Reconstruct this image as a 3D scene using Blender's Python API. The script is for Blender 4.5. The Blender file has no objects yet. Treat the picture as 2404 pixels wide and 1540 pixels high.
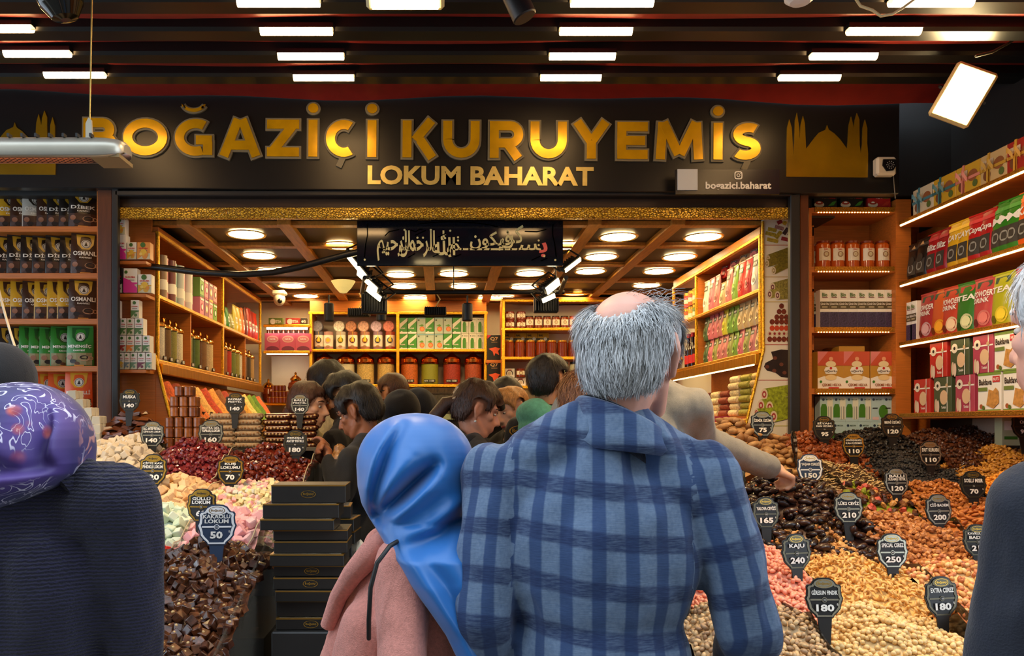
import bpy, math, random
import numpy as np
from mathutils import Vector, Matrix, noise
from mathutils.geometry import tessellate_polygon
random.seed(7); np.random.seed(7)
SC = bpy.context.scene
COL = SC.collection
PI = math.pi

# ------------------------------------------------------------------ camera
F, CX, CY, CZ = 1870.0, 1040.0, 1000.0, 1.5          # focal length and optical axis in pixels, eye height in metres
cam = bpy.data.cameras.new('camera'); camo = bpy.data.objects.new('camera', cam); COL.objects.link(camo)
camo.location = (0, 0, CZ); camo.rotation_euler = (PI/2, 0, 0)
cam.sensor_width = 36; cam.lens = F/2404*36
cam.shift_x = (1202-CX)/2404; cam.shift_y = (CY-770)/2404
cam.clip_start = 0.05
SC.camera = camo
# ------------------------------------------------------------------ sky and exposure
w = bpy.data.worlds.new('overcast_sky'); SC.world = w; w.use_nodes = True
bg = w.node_tree.nodes['Background']
bg.inputs[0].default_value = (0.74, 0.87, 1.0, 1); bg.inputs[1].default_value = 2.1
vs = SC.view_settings
vs.view_transform = 'Standard'; vs.look = 'None'; vs.gamma = 1; vs.use_curve_mapping = False; vs.exposure = 0.55

cy = SC.cycles; cy.max_bounces = 6; cy.diffuse_bounces = 3; cy.glossy_bounces = 3; cy.transmission_bounces = 4; cy.transparent_max_bounces = 8; cy.caustics_reflective = False; cy.caustics_refractive = False
# ------------------------------------------------------------------ materials
MATS = {}
def lin(c):
    return tuple((x/12.92 if x <= .04045 else ((x+.055)/1.055)**2.4) for x in c)
def rgb(r, g, b):
    return lin((r/255, g/255, b/255))
def N(nt, t, **kw):
    n = nt.nodes.new(t)
    for k, v in kw.items(): setattr(n, k, v)
    return n
def mat(name, col=(.5, .5, .5), rough=.5, metal=0., var=0., scale=30., bump=0., bscale=None, emit=0., trans=0., coat=0.,
        rnd=None, alpha=1., stretch=(1, 1, 1), spec=None, sheen=0.):
    """procedural material: colour with noise variation, optional piece-to-piece variation (rnd = second colour)"""
    if name in MATS: return MATS[name]
    m = bpy.data.materials.new(name); MATS[name] = m; m.use_nodes = True
    nt = m.node_tree; b = nt.nodes['Principled BSDF']; L = nt.links.new
    b.inputs['Roughness'].default_value = rough; b.inputs['Metallic'].default_value = metal
    b.inputs['Base Color'].default_value = (*col, 1)
    if coat: b.inputs['Coat Weight'].default_value = coat; b.inputs['Coat Roughness'].default_value = .08
    if trans: b.inputs['Transmission Weight'].default_value = trans; b.inputs['IOR'].default_value = 1.3
    if spec is not None: b.inputs['Specular IOR Level'].default_value = spec
    if sheen: b.inputs['Sheen Weight'].default_value = sheen
    if alpha < 1: b.inputs['Alpha'].default_value = alpha
    if emit:
        b.inputs['Emission Color'].default_value = (*col, 1); b.inputs['Emission Strength'].default_value = emit
    if var or bump or rnd:
        tc = N(nt, 'ShaderNodeTexCoord'); mp = N(nt, 'ShaderNodeMapping'); mp.inputs['Scale'].default_value = stretch
        L(tc.outputs['Object'], mp.inputs[0])
    src = None
    if rnd:
        oi = N(nt, 'ShaderNodeObjectInfo'); ge = N(nt, 'ShaderNodeNewGeometry')
        ad = N(nt, 'ShaderNodeMath', operation='ADD'); L(oi.outputs['Random'], ad.inputs[0]); L(ge.outputs['Random Per Island'], ad.inputs[1])
        fr = N(nt, 'ShaderNodeMath', operation='FRACT'); L(ad.outputs[0], fr.inputs[0])
        cr = N(nt, 'ShaderNodeValToRGB'); e = cr.color_ramp.elements
        cols = [col] + (rnd if isinstance(rnd, list) else [rnd])
        e[0].position = 0; e[0].color = (*cols[0], 1); e[1].position = 1; e[1].color = (*cols[-1], 1)
        for i in range(1, len(cols)-1):
            q = e.new(i/(len(cols)-1)); q.color = (*cols[i], 1)
        if len(cols) > 2: cr.color_ramp.interpolation = 'CONSTANT' if len(cols) > 3 else 'LINEAR'
        L(fr.outputs[0], cr.inputs[0]); src = cr.outputs[0]
        L(src, b.inputs['Base Color'])
    if var:
        nz = N(nt, 'ShaderNodeTexNoise'); nz.inputs['Scale'].default_value = scale; nz.inputs['Detail'].default_value = 4
        L(mp.outputs[0], nz.inputs['Vector'])
        mr = N(nt, 'ShaderNodeMapRange'); mr.inputs[1].default_value = .3; mr.inputs[2].default_value = .7
        mr.inputs[3].default_value = 1-var; mr.inputs[4].default_value = 1+var
        L(nz.outputs['Fac'], mr.inputs[0])
        mx = N(nt, 'ShaderNodeMix', data_type='RGBA', blend_type='MULTIPLY'); mx.inputs[0].default_value = 1
        mx.inputs[6].default_value = (*col, 1)
        if src: L(src, mx.inputs[6])
        L(mr.outputs[0], mx.inputs[7]); L(mx.outputs[2], b.inputs['Base Color'])
    if bump:
        n2 = N(nt, 'ShaderNodeTexNoise'); n2.inputs['Scale'].default_value = bscale or scale; n2.inputs['Detail'].default_value = 3
        L(mp.outputs[0], n2.inputs['Vector'])
        bp = N(nt, 'ShaderNodeBump'); bp.inputs['Strength'].default_value = bump; bp.inputs['Distance'].default_value = .004
        L(n2.outputs['Fac'], bp.inputs['Height']); L(bp.outputs[0], b.inputs['Normal'])
    return m
def emis(name, col, strength):
    if name in MATS: return MATS[name]
    m = bpy.data.materials.new(name); MATS[name] = m; m.use_nodes = True
    nt = m.node_tree; nt.nodes.remove(nt.nodes['Principled BSDF'])
    e = N(nt, 'ShaderNodeEmission'); e.inputs[0].default_value = (*col, 1); e.inputs[1].default_value = strength
    nt.links.new(e.outputs[0], nt.nodes['Material Output'].inputs[0]); return m
def cm(r, g, b, rough=.45, **kw):
    """plain printed / painted colour from sRGB"""
    return mat('print_%d_%d_%d_%d' % (r, g, b, int(rough*100)) + ''.join('%s%s' % (k, v) for k, v in sorted(kw.items())), rgb(r, g, b), rough, **kw)

# ------------------------------------------------------------------ mesh building
class MB:
    def __init__(s): s.v = []; s.f = []; s.m = []; s.mats = []; s.sm = []
    def mi(s, m):
        if m not in s.mats: s.mats.append(m)
        return s.mats.index(m)
    def add(s, vs_, fs, m, smooth=False, M=None):
        o = len(s.v); i = s.mi(m)
        if M is not None: vs_ = [tuple(M @ Vector(p)) for p in vs_]
        s.v.extend([tuple(p) for p in vs_])
        for f in fs: s.f.append([o+k for k in f]); s.m.append(i); s.sm.append(smooth)
        return s
    def box(s, lo, hi, m, M=None, bev=0.):
        (x0, y0, z0), (x1, y1, z1) = lo, hi
        if bev:
            b = min(bev, (x1-x0)*.45, (y1-y0)*.45, (z1-z0)*.45); P_ = []
            ring = lambda x0, x1, y0, y1, z: [(x0, y0, z), (x1, y0, z), (x1, y1, z), (x0, y1, z)]
            L_ = [ring(x0+b, x1-b, y0+b, y1-b, z0)]
            for z in (z0+b, z1-b):
                L_.append([(x0+b, y0, z), (x1-b, y0, z), (x1, y0+b, z), (x1, y1-b, z), (x1-b, y1, z), (x0+b, y1, z), (x0, y1-b, z), (x0, y0+b, z)])
            L_.append(ring(x0+b, x1-b, y0+b, y1-b, z1))
            v = L_[0]+L_[1]+L_[2]+L_[3]
            f = [(3, 2, 1, 0), (20, 21, 22, 23)]
            for k in range(8):
                f.append((4+k, 4+(k+1) % 8, 12+(k+1) % 8, 12+k))
            for k in range(4):
                a, c = 4+2*k, 4+(2*k+1) % 8; d = 4+(2*k+2) % 8; n = (k+1) % 4
                f += [(k, n, c, a), (n, d, c), (20+k, a+8, c+8, 20+n), (20+n, c+8, d+8)]
            return s.add(v, f, m, False, M)
        v = [(x0, y0, z0), (x1, y0, z0), (x1, y1, z0), (x0, y1, z0), (x0, y0, z1), (x1, y0, z1), (x1, y1, z1), (x0, y1, z1)]
        return s.add(v, [(0, 3, 2, 1), (4, 5, 6, 7), (0, 1, 5, 4), (1, 2, 6, 5), (2, 3, 7, 6), (3, 0, 4, 7)], m, False, M)
    def poly(s, pts, y, m, M=None):
        """flat polygon in the XZ plane facing -Y at depth y"""
        t = tessellate_polygon([[Vector((p[0], p[1], 0)) for p in pts]])
        v = [(p[0], y, p[1]) for p in pts]; f = []
        for a, b, c in t:
            A, B, C = pts[a], pts[b], pts[c]
            if (B[0]-A[0])*(C[1]-A[1])-(B[1]-A[1])*(C[0]-A[0]) < 0: b, c = c, b
            f.append((a, b, c))
        return s.add(v, f, m, False, M)
    def prism(s, pts, y0, y1, m, M=None, ms=None):
        """polygon in XZ extruded from front y0 to back y1"""
        s.poly(pts, y0, m, M); n = len(pts)
        a = sum(pts[i][0]*pts[(i+1) % n][1]-pts[(i+1) % n][0]*pts[i][1] for i in range(n))
        v = [(p[0], y0, p[1]) for p in pts]+[(p[0], y1, p[1]) for p in pts]
        f = [(i, i+n, (i+1) % n+n, (i+1) % n) if a > 0 else ((i+1) % n, (i+1) % n+n, i+n, i) for i in range(n)]
        s.add(v, f, ms or m, False, M)
        t = tessellate_polygon([[Vector((p[0], p[1], 0)) for p in pts]])
        return s.add([(p[0], y1, p[1]) for p in pts], [tuple(x) for x in t], ms or m, False, M)
    def disc(s, cx, cz, r, y, m, n=16, rz=None, M=None):
        return s.poly([(cx+r*math.cos(2*PI*i/n), cz+(rz or r)*math.sin(2*PI*i/n)) for i in range(n)], y, m, M)
    def ring(s, cx, cz, r0, r1, y, m, n=20, k=1., M=None):
        v = []
        for i in range(n):
            a = 2*PI*i/n; c, d = math.cos(a), math.sin(a)*k
            v += [(cx+r0*c, y, cz+r0*d), (cx+r1*c, y, cz+r1*d)]
        return s.add(v, [(2*i, 2*i+1, 2*((i+1) % n)+1, 2*((i+1) % n)) for i in range(n)], m, False, M)
    def lathe(s, prof, m, n=16, M=None, cap=True):
        """profile [(r,z)...] about Z; m may be a list with one material per profile step"""
        v = []; 
        for r, z in prof:
            v += [(r*math.cos(2*PI*i/n), r*math.sin(2*PI*i/n), z) for i in range(n)]
        for k in range(len(prof)-1):
            f = [(k*n+i, k*n+(i+1) % n, (k+1)*n+(i+1) % n, (k+1)*n+i) for i in range(n)]
            s.add(v, f, m[k] if isinstance(m, list) else m, True, M) if False else s._l(v, f, m[k] if isinstance(m, list) else m, M, k, n)
        if cap:
            s.add(v[:n], [tuple(reversed(range(n)))], m[0] if isinstance(m, list) else m, False, M)
            s.add(v[-n:], [tuple(range(n))], m[-1] if isinstance(m, list) else m, False, M)
        return s
    def _l(s, v, f, m, M, k, n):
        seg = v[k*n:(k+2)*n]; return s.add(seg, [[j-k*n for j in q] for q in f], m, True, M)
    def tube(s, pts, r, m, n=8, cap=True, M=None, smooth=True):
        pts = [Vector(p) for p in pts]; rs = r if isinstance(r, (list, tuple)) else [r]*len(pts)
        v = []; up = None
        for i, p in enumerate(pts):
            d = (pts[min(i+1, len(pts)-1)]-pts[max(i-1, 0)]).normalized()
            if up is None:
                up = Vector((0, 0, 1)) if abs(d.z) < .9 else Vector((1, 0, 0))
            a = d.cross(up).normalized(); b = a.cross(d).normalized(); up = b
            v += [tuple(p+a*rs[i]*math.cos(2*PI*k/n)+b*rs[i]*math.sin(2*PI*k/n)) for k in range(n)]
        f = [(i*n+k, i*n+(k+1) % n, (i+1)*n+(k+1) % n, (i+1)*n+k) for i in range(len(pts)-1) for k in range(n)]
        s.add(v, f, m, smooth, M)
        if cap: s.add(v[:n], [tuple(reversed(range(n)))], m, False, M); s.add(v[-n:], [tuple(range(n))], m, False, M)
        return s
    def ball(s, c, r, m, nu=10, nv=6, M=None, smooth=True):
        rx, ry, rz = r if isinstance(r, (tuple, list)) else (r, r, r)
        v = [(c[0], c[1], c[2]-rz)]
        for j in range(1, nv):
            t = -PI/2+PI*j/nv
            v += [(c[0]+rx*math.cos(t)*math.cos(2*PI*i/nu), c[1]+ry*math.cos(t)*math.sin(2*PI*i/nu), c[2]+rz*math.sin(t)) for i in range(nu)]
        v.append((c[0], c[1], c[2]+rz)); f = []
        for i in range(nu):
            f.append((0, 1+(i+1) % nu, 1+i)); f.append((len(v)-1, 1+(nv-2)*nu+i, 1+(nv-2)*nu+(i+1) % nu))
            for j in range(nv-2):
                f.append((1+j*nu+i, 1+j*nu+(i+1) % nu, 1+(j+1)*nu+(i+1) % nu, 1+(j+1)*nu+i))
        return s.add(v, f, m, smooth, M)
    def grid(s, P_, m, smooth=True, closed=False, M=None):
        """P_ rows of points"""
        h, w_ = len(P_), len(P_[0]); v = [tuple(p) for r in P_ for p in r]
        W = w_ if closed else w_-1
        return s.add(v, [(j*w_+i, j*w_+(i+1) % w_, (j+1)*w_+(i+1) % w_, (j+1)*w_+i) for j in range(h-1) for i in range(W)], m, smooth, M)
    def text(s, t, x0, z0, x1, z1, y, m, bold=.02, keep=False, M=None, res=2):
        """lettering fitted into the rectangle (x0,z0)-(x1,z1) of the XZ plane at depth y"""
        v, f = textgeo(t, bold, res)
        if not f: return s
        a = v.min(0); b = v.max(0); sx = (x1-x0)/max(b[0]-a[0], 1e-6); sz = (z1-z0)/max(b[1]-a[1], 1e-6)
        if keep: sx = sz = min(sx, sz)
        cx, cz = (x0+x1)/2, (z0+z1)/2; mx = (a+b)/2
        return s.add([(cx+(p[0]-mx[0])*sx, y, cz+(p[1]-mx[1])*sz) for p in v], f, m, False, M)
    def mesh(s, name):
        me = bpy.data.meshes.new(name); me.from_pydata(s.v, [], s.f)
        for m in s.mats: me.materials.append(m)
        me.polygons.foreach_set('material_index', s.m); me.polygons.foreach_set('use_smooth', s.sm)
        me.update(); return me
_TG = {}
def textgeo(t, bold, res):
    k = (t, bold, res)
    if k in _TG: return _TG[k]
    c = bpy.data.curves.new('t', 'FONT'); c.body = t; c.resolution_u = res; c.offset = bold; c.align_x = 'CENTER'
    o = bpy.data.objects.new('t', c); me = o.to_mesh()
    v = np.array([tuple(p.co)[:2] for p in me.vertices]) if len(me.vertices) else np.zeros((0, 2))
    f = []
    for p in me.polygons:
        i = list(p.vertices)
        if p.normal.z < 0: i.reverse()
        f.append(i)
    o.to_mesh_clear(); bpy.data.objects.remove(o); bpy.data.curves.remove(c)
    _TG[k] = (v, f); return _TG[k]

def link(name, data, parent=None, loc=None, rot=None, M=None):
    o = bpy.data.objects.new(name, data); COL.objects.link(o)
    if parent is not None: o.parent = parent
    if M is not None: o.matrix_local = M
    else:
        if loc is not None: o.location = loc
        if rot is not None: o.rotation_euler = rot
    return o
def tag(o, label=None, cat=None, group=None, kind=None):
    if label: o['label'] = label
    if cat: o['category'] = cat
    if group: o['group'] = group
    if kind: o['kind'] = kind
    return o
def obj(name, mb, parent=None, **kw):
    return link(name, mb.mesh(name) if isinstance(mb, MB) else mb, parent, **kw)
def thing(name, label, cat, loc=(0, 0, 0), rz=0., group=None):
    return tag(link(name, None, None, loc, (0, 0, rz)), label, cat, group)
def struct(name, mb, parent=None, **kw):
    o = obj(name, mb, parent, **kw)
    if parent is None: o['kind'] = 'structure'
    return o
def at(px, py, Y):
    """the point of the place that the picture shows at a pixel, at depth Y"""
    return Vector(((px-CX)/F*Y, Y, CZ+(CY-py)/F*Y))
def xat(px, Y): return (px-CX)/F*Y
def zat(py, Y): return CZ+(CY-py)/F*Y
def R(x, y=None, z=None): return Matrix.Rotation(x, 4, y or 'Z')
def T(x, y, z): return Matrix.Translation((x, y, z))
class Kind:
    """a product kind: named meshes; place() links one thing with copies of its parts that share mesh data"""
    def __init__(s, name, cat, parts): s.name = name; s.cat = cat; s.parts = [(n, b.mesh(n) if isinstance(b, MB) else b) for n, b in parts]
    def place(s, loc, rz=0., label=None, group=None, rx=0., ry=0., sc=(1, 1, 1)):
        o = link(s.name, s.parts[0][1], None, loc, (rx, ry, rz)); o.scale = sc
        tag(o, label, s.cat, group)
        for n, me in s.parts[1:]: link(n, me, o)
        return o
WOOD = mat('warm_wood_laminate', rgb(196, 112, 42), .42, var=.16, scale=7, stretch=(1.2, 6, 22), bump=.05)
WOODD = mat('dark_wood_laminate', rgb(92, 50, 26), .38, var=.2, scale=7, stretch=(6, 6, 1), bump=.05)
GOLD = mat('embossed_gold_trim', rgb(236, 178, 52), .28, 1., var=.35, scale=160, bump=.9, bscale=170)
BLACK = mat('matt_black_metal', (.012, .012, .013), .45)
GLOSSK = mat('glossy_black', (.008, .008, .009), .15)
WHITE = mat('white_wall_paint', rgb(238, 226, 205), .7, var=.04, scale=3)
GLASS = mat('clear_glass', (.02, .02, .02), .03, alpha=.1, spec=.8)
LED = emis('led_strip_light', (1, .62, .22), 14)
# ================================================================== THE SETTING
YS = 4.08                                   # front of the shop sign
CEIL = CZ+1.115                             # shop ceiling
PAVE = mat('street_paving', rgb(92, 88, 84), .8, var=.25, scale=5, bump=.3)
DARKW = mat('dark_painted_wall', (.013, .012, .011), .6, var=.2, scale=4)
struct('floor', MB().box((-6, -5, -.1), (6, 7.6, 0), PAVE))
CEILM = mat('dark_ceiling_panel', rgb(52, 38, 24), .5, var=.2, scale=3)
ceiling = struct('ceiling', MB().box((-1.95, 4.27, CEIL), (2.1, 7.3, CEIL+.1), CEILM))
BEAM = mat('ceiling_beam_wood', rgb(190, 128, 52), .4, var=.2, scale=9, stretch=(9, 1, 9))
for x in (-1.4, -.86, -.1, .37, .82, 1.27):
    obj('ceiling_beam', MB().box((x-.035, 4.29, CEIL-.03), (x+.035, 7.2, CEIL-.0005), BEAM), ceiling)
for y in (4.36, 4.87, 5.44, 6.04, 6.58, 6.95):
    obj('ceiling_beam', MB().box((-1.9, y-.03, CEIL-.024), (2.0, y+.03, CEIL-.0004), BEAM), ceiling)
struct('wall_back', MB().box((-1.95, 7.2, 0), (2.1, 7.3, CEIL), WHITE))
struct('wall_left', MB().box((-1.95, 4.47, 0), (-1.87, 7.2, CEIL), WHITE))
struct('wall_right', MB().box((2.02, 4.62, 0), (2.1, 7.2, CEIL), WHITE))
# shop front: side walls, pillars, header
struct('wall_facade_left', MB().box((-5, 4.47, 0), (-1.8, 4.6, 3.4), WOOD))
struct('wall_facade_right', MB().box((2.03, 4.5, 0), (3.2, 4.6, 3.4), WOOD))
struct('wall_facade_top', MB().box((-5, 4.2, CEIL+.1), (3.2, 4.46, 3.6), DARKW))
struct('wall_opposite_unseen', MB().box((-6, -4.2, 0), (6, -4.0, 8.0), mat('unseen_facade', rgb(120, 112, 100), .8, var=.2, scale=2)))  # unseen wall, added and raised to block low sky so daylight falls from above
struct('wall_street_right', MB().box((2.68, 1.9, 0), (2.8, 4.5, 3.4), DARKW))
def mosaic():
    m = mat('gold_mosaic_trim', rgb(240, 180, 40), .25, .3); nt = m.node_tree; b = nt.nodes['Principled BSDF']; L = nt.links.new
    tc = N(nt, 'ShaderNodeTexCoord'); mp = N(nt, 'ShaderNodeMapping'); mp.inputs['Scale'].default_value = (70, 70, 120); L(tc.outputs['Object'], mp.inputs[0])
    vo = N(nt, 'ShaderNodeTexVoronoi', feature='DISTANCE_TO_EDGE'); vo.inputs['Scale'].default_value = 1; L(mp.outputs[0], vo.inputs['Vector'])
    vc = N(nt, 'ShaderNodeTexVoronoi'); vc.inputs['Scale'].default_value = 1; L(mp.outputs[0], vc.inputs['Vector'])
    r = N(nt, 'ShaderNodeMapRange'); r.inputs[1].default_value = .02; r.inputs[2].default_value = .16; L(vo.outputs['Distance'], r.inputs[0])
    x = N(nt, 'ShaderNodeMix', data_type='RGBA'); x.inputs[6].default_value = (*rgb(120, 76, 14), 1); x.inputs[7].default_value = (*rgb(255, 206, 70), 1); L(r.outputs[0], x.inputs[0]); L(x.outputs[2], b.inputs['Base Color'])
    bp = N(nt, 'ShaderNodeBump'); bp.inputs['Strength'].default_value = 1; bp.inputs['Distance'].default_value = .004; L(r.outputs[0], bp.inputs['Height']); L(bp.outputs[0], b.inputs['Normal']); return m
def pillar(px0, px1, m, y0, y1, n):
    struct('trim_%d' % n, MB().box((xat(px0, y0), y0, 0), (xat(px1, y0), y1, zat(440, y0)), m, bev=.004))
pillar(229, 263, WOODD, 4.12, 4.19, 1); pillar(262, 276, BLACK, 4.10, 4.135, 2)
pillar(1856, 1879, BLACK, 4.10, 4.135, 3); pillar(1878, 1899, WOODD, 4.12, 4.19, 4)
hd = MB().box((xat(270, 4.16), 4.16, zat(490, 4.16)), (xat(1868, 4.16), 4.28, zat(430, 4.16)), mat('header_wood', rgb(58, 36, 20), .45, var=.2, scale=6, stretch=(1, 6, 9)))
struct('trim_5', hd)
struct('trim_6', MB().box((xat(270, 4.11), 4.10, zat(461, 4.11)), (xat(1870, 4.11), 4.17, zat(447, 4.11)), BLACK, bev=.006))
struct('trim_7', MB().box((xat(276, 4.14), 4.13, zat(513, 4.14)), (xat(1856, 4.14), 4.17, zat(488, 4.14)), mosaic(), bev=.004))
# ------------------------------------------------------------------ awning: sagging red cloth on black beams with light bars
RED = mat('dark_red_awning_cloth', rgb(150, 36, 24), .55, var=.12, scale=14, bump=.08, bscale=900)
BMS = [(3.7, 1.64), (3.4, 1.6), (3.1, 1.552), (2.72, 1.462), (2.36, 1.41), (2.0, 1.34)]
aw = thing('awning', 'dark red cloth awning on black crossbeams above the shop sign', 'awning', (0, 0, 3.0))
P_ = []
path = [(4.07, 1.70, 0)]
for i, (y, z) in enumerate(BMS):
    py_, pz = path[-1][:2]
    for k in (.25, .5, .75):
        yy = py_+(y-py_)*k; zz = pz+(z+.035-pz)*k
        path.append((yy, zz-(.0 if i == 0 else .03)*math.sin(PI*k), 1))
    path.append((y, z+.035, 0))
xs = [-4.6+i*.2 for i in range(40)]
for y, z, wv in path:
    row = []
    for x in xs:
        e = 0
        if y > 4: e = -.045*(x+2.3)/4.4+.012*math.sin(2.1*x)+.01*math.sin(5.3*x+1)
        row.append((x, y, z+CZ-3.0+e+wv*.008*math.sin(3.1*x+y*9)))
    P_.append(row)
cloth = MB().grid(P_, RED); P2 = [[(a, b, c+.012) for a, b, c in r] for r in P_]
cloth.grid([list(reversed(r)) for r in P2], RED)
obj('cloth', cloth, aw)
BEAMK = mat('black_aluminium_beam', (.008, .008, .008), .35, var=.2, scale=5, stretch=(.3, 5, 5))
for y, z in BMS:
    obj('crossbeam', MB().box((-4.6, y-.05, z+CZ-3.0-.035), (3.1, y+.05, z+CZ-3.0+.03), BEAMK, bev=.012), aw)
for x in (-4.4, 2.9):
    obj('side_rail', MB().tube([(x, 2.0, 1.31+CZ-3.0), (x, 4.1, 1.70+CZ-3.0)], .03, BEAMK), aw)
BAR = emis('warm_bar_diffuser', (1, .60, .25), 20.)
def light_bar(px, py, Y, where):
    t = thing('light_bar', 'glowing warm light bar on an awning beam, '+where, 'light', at(px, py, Y), 0, 'light bars under the awning')
    P_ = []
    for x in (-.137, .137):
        P_.append([(x, -.019*math.cos(a), .004-.021*math.sin(a)) for a in [PI*k/8 for k in range(9)]])
    d = MB().grid(P_, BAR); obj('diffuser', d, t)
    obj('housing', MB().box((-.142, -.02, .004), (.142, .02, .022), BEAMK), t)
rows = [(3.64, 181, [(176, 'far row, leftmost'), (760, 'far row, second from left'), (1340, 'far row, third from left'), (1900, 'far row, rightmost')], 8),
        (3.34, 131, [(88, 'second row, leftmost'), (730, 'second row, left of middle'), (1367, 'second row, right of middle'), (1980, 'second row, rightmost')], 7),
        (3.04, 72, [(-8, 'third row, cut by the left edge'), (696, 'third row, left of middle'), (1399, 'third row, right of middle'), (2075, 'third row, rightmost')], 3),
        (2.66, 4, [(654, 'nearest row, left of the floodlight'), (1437, 'nearest row, right of the floodlight'), (2186, 'nearest row, rightmost')], 0)]
for Y, py, L_, _ in rows:
    for px, s_ in L_:
        light_bar(px, py-(6 if px < 200 else 0), Y, s_)

# ------------------------------------------------------------------ the shop sign
SGN = mat('black_sign_panel', rgb(24, 23, 22), .33, var=.1, scale=3)
SGOLD = mat('gold_mirror_letter', rgb(226, 172, 14), .25, .4, var=.18, scale=9, bump=.12, bscale=22)
SGREY = mat('grey_letter_edge', rgb(122, 114, 92), .5)
SPALE = mat('pale_gold_letter', rgb(232, 206, 120), .3, .45, var=.15, scale=14)
sign = thing('shop_sign', 'wide black shop sign with big gold and grey lettering', 'sign', at(1025, 318, YS))
sign.rotation_euler = (0, math.radians(.42), 0)
k = YS/F
def sx(px): return (px-1025)*k
def sz(py): return (318-py)*k
obj('panel', MB().box((sx(-900), 0, sz(447)), (sx(2112), .06, sz(165)), SGN, bev=.004), sign)
EDG, STEM = 30., 21.                         # width of the grey edge strokes and of the gold strokes, in picture pixels
def arc(cx, cy, rx, ry, a0, a1, n=18): return [(cx+rx*math.cos(math.radians(a0+(a1-a0)*i/n)), cy-ry*math.sin(math.radians(a0+(a1-a0)*i/n))) for i in range(n+1)]
def ribbon(mb, pts, wd, y0, y1, m_, cut=0., closed=False):
    p = [Vector(q) for q in pts]; n = len(p)
    if cut and not closed:
        p[0] = p[0]+(p[1]-p[0]).normalized()*cut; p[-1] = p[-1]+(p[-2]-p[-1]).normalized()*cut
    A, B = [], []
    for i in range(n):
        if closed: d0, d1 = (p[i]-p[i-1]).normalized(), (p[(i+1) % n]-p[i]).normalized()
        else: d0 = (p[i]-p[max(i-1, 0)]); d1 = (p[min(i+1, n-1)]-p[i]); d0 = (d0 if d0.length else d1).normalized(); d1 = (d1 if d1.length else d0).normalized()
        t = (d0+d1).normalized(); nn = Vector((-t.y, t.x))*(wd/2/max(.5, t.dot(d1))); A.append(p[i]+nn); B.append(p[i]-nn)
    pt = lambda q, y: (sx(q.x), y, sz(q.y)); v = [pt(q, y) for y in (y0, y1) for L_ in (A, B) for q in L_]
    k_ = n if closed else n-1
    for i in range(k_):
        j = (i+1) % n; mb.add([v[i], v[j], v[n+j], v[n+i]], [(3, 2, 1, 0), (0, 1, 2, 3)][:1], m_)
        mb.add([v[i], v[j], v[2*n+j], v[2*n+i]], [(0, 1, 2, 3)], m_); mb.add([v[n+i], v[n+j], v[3*n+j], v[3*n+i]], [(3, 2, 1, 0)], m_)
    if not closed:
        for i in (0, n-1): mb.add([v[i], v[n+i], v[3*n+i], v[2*n+i]], [(0, 1, 2, 3)], m_)
TP, BS = 282., 377.; MD = (TP+BS)/2
def glyph(ch, x0, x1):
    """centre lines of a capital; (points, closed)"""
    h_ = EDG/2; l, r, t, b = x0+h_, x1-h_, TP+h_, BS-h_; cx = (x0+x1)/2; T0, B0 = TP, BS; S = []
    if ch == 'İ': S = [([(cx, T0), (cx, B0)], 0)]
    elif ch == 'O': S = [(arc(cx, MD, r-cx, MD-t, 0, 342, 24), 1)]
    elif ch in 'ÇĞ': S = [(arc(cx+6, MD, cx+6-l, MD-t, 52, 308 if ch == 'Ç' else 300, 22), 0)]
    elif ch == 'Z': S = [([(x0, t), (x1, t)], 0), ([(r-2, t), (l+2, b)], 0), ([(x0, b), (x1, b)], 0)]
    elif ch == 'A': S = [([(l, B0), (cx-3, T0)], 0), ([(r, B0), (cx+3, T0)], 0), ([(cx-26, B0-30), (cx+26, B0-30)], 0)]
    elif ch == 'K': S = [([(l, T0), (l, B0)], 0), ([(r-2, T0), (l+16, MD+6)], 0), ([(l+28, MD-2), (r, B0)], 0)]
    elif ch == 'U': S = [([(l, T0), (l, BS-(r-l)/2-h_)]+arc(cx, BS-(r-l)/2-h_, (r-l)/2, (r-l)/2, 180, 360, 12)+[(r, T0)], 0)]
    elif ch == 'R': S = [([(l, T0), (l, B0)], 0), ([(x0, t)]+arc(r-22, (t+MD+8)/2, 20, (MD+8-t)/2, 90, -90, 10)+[(x0, MD+8)], 0), ([(cx-2, MD+4), (r, B0)], 0)]
    elif ch == 'B': S = [([(l, T0), (l, B0)], 0), ([(x0, t)]+arc(r-22, (t+MD)/2, 18, (MD-t)/2, 90, -90, 10)+[(x0, MD)], 0), ([(x0, MD)]+arc(r-20, (b+MD)/2, 22, (b-MD)/2, 90, -90, 10)+[(x0, b)], 0)]
    elif ch == 'Y': S = [([(l, T0), (cx, MD+4)], 0), ([(r, T0), (cx, MD+4)], 0), ([(cx, MD-4), (cx, B0)], 0)]
    elif ch == 'E': S = [([(l, T0), (l, B0)], 0), ([(x0, t), (x1, t)], 0), ([(x0, MD), (x1-6, MD)], 0), ([(x0, b), (x1, b)], 0)]
    elif ch == 'M': S = [([(l, B0), (l+6, T0)], 0), ([(r, B0), (r-6, T0)], 0), ([(l+5, T0), (cx, BS-12)], 0), ([(r-5, T0), (cx, BS-12)], 0)]
    elif ch == 'Ş': S = [(arc(cx+4, (t+MD)/2, cx+4-l, (MD-t)/2, 40, 250, 14)+arc(cx-4, (b+MD)/2, r-cx+4, (b-MD)/2, 80, -150, 14), 0)]
    if ch == 'Ğ': S += [([(r+2, MD+4), (r+2, B0-2)], 0), ([(cx+2, MD+6), (r+16, MD+6)], 0), (arc(cx, TP-36, 27, 20, 200, 340, 12), 0)]
    if ch in 'ÇŞ': S += [([(cx+4, BS-4), (cx-6, BS+18)], 0)]
    return S
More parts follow.
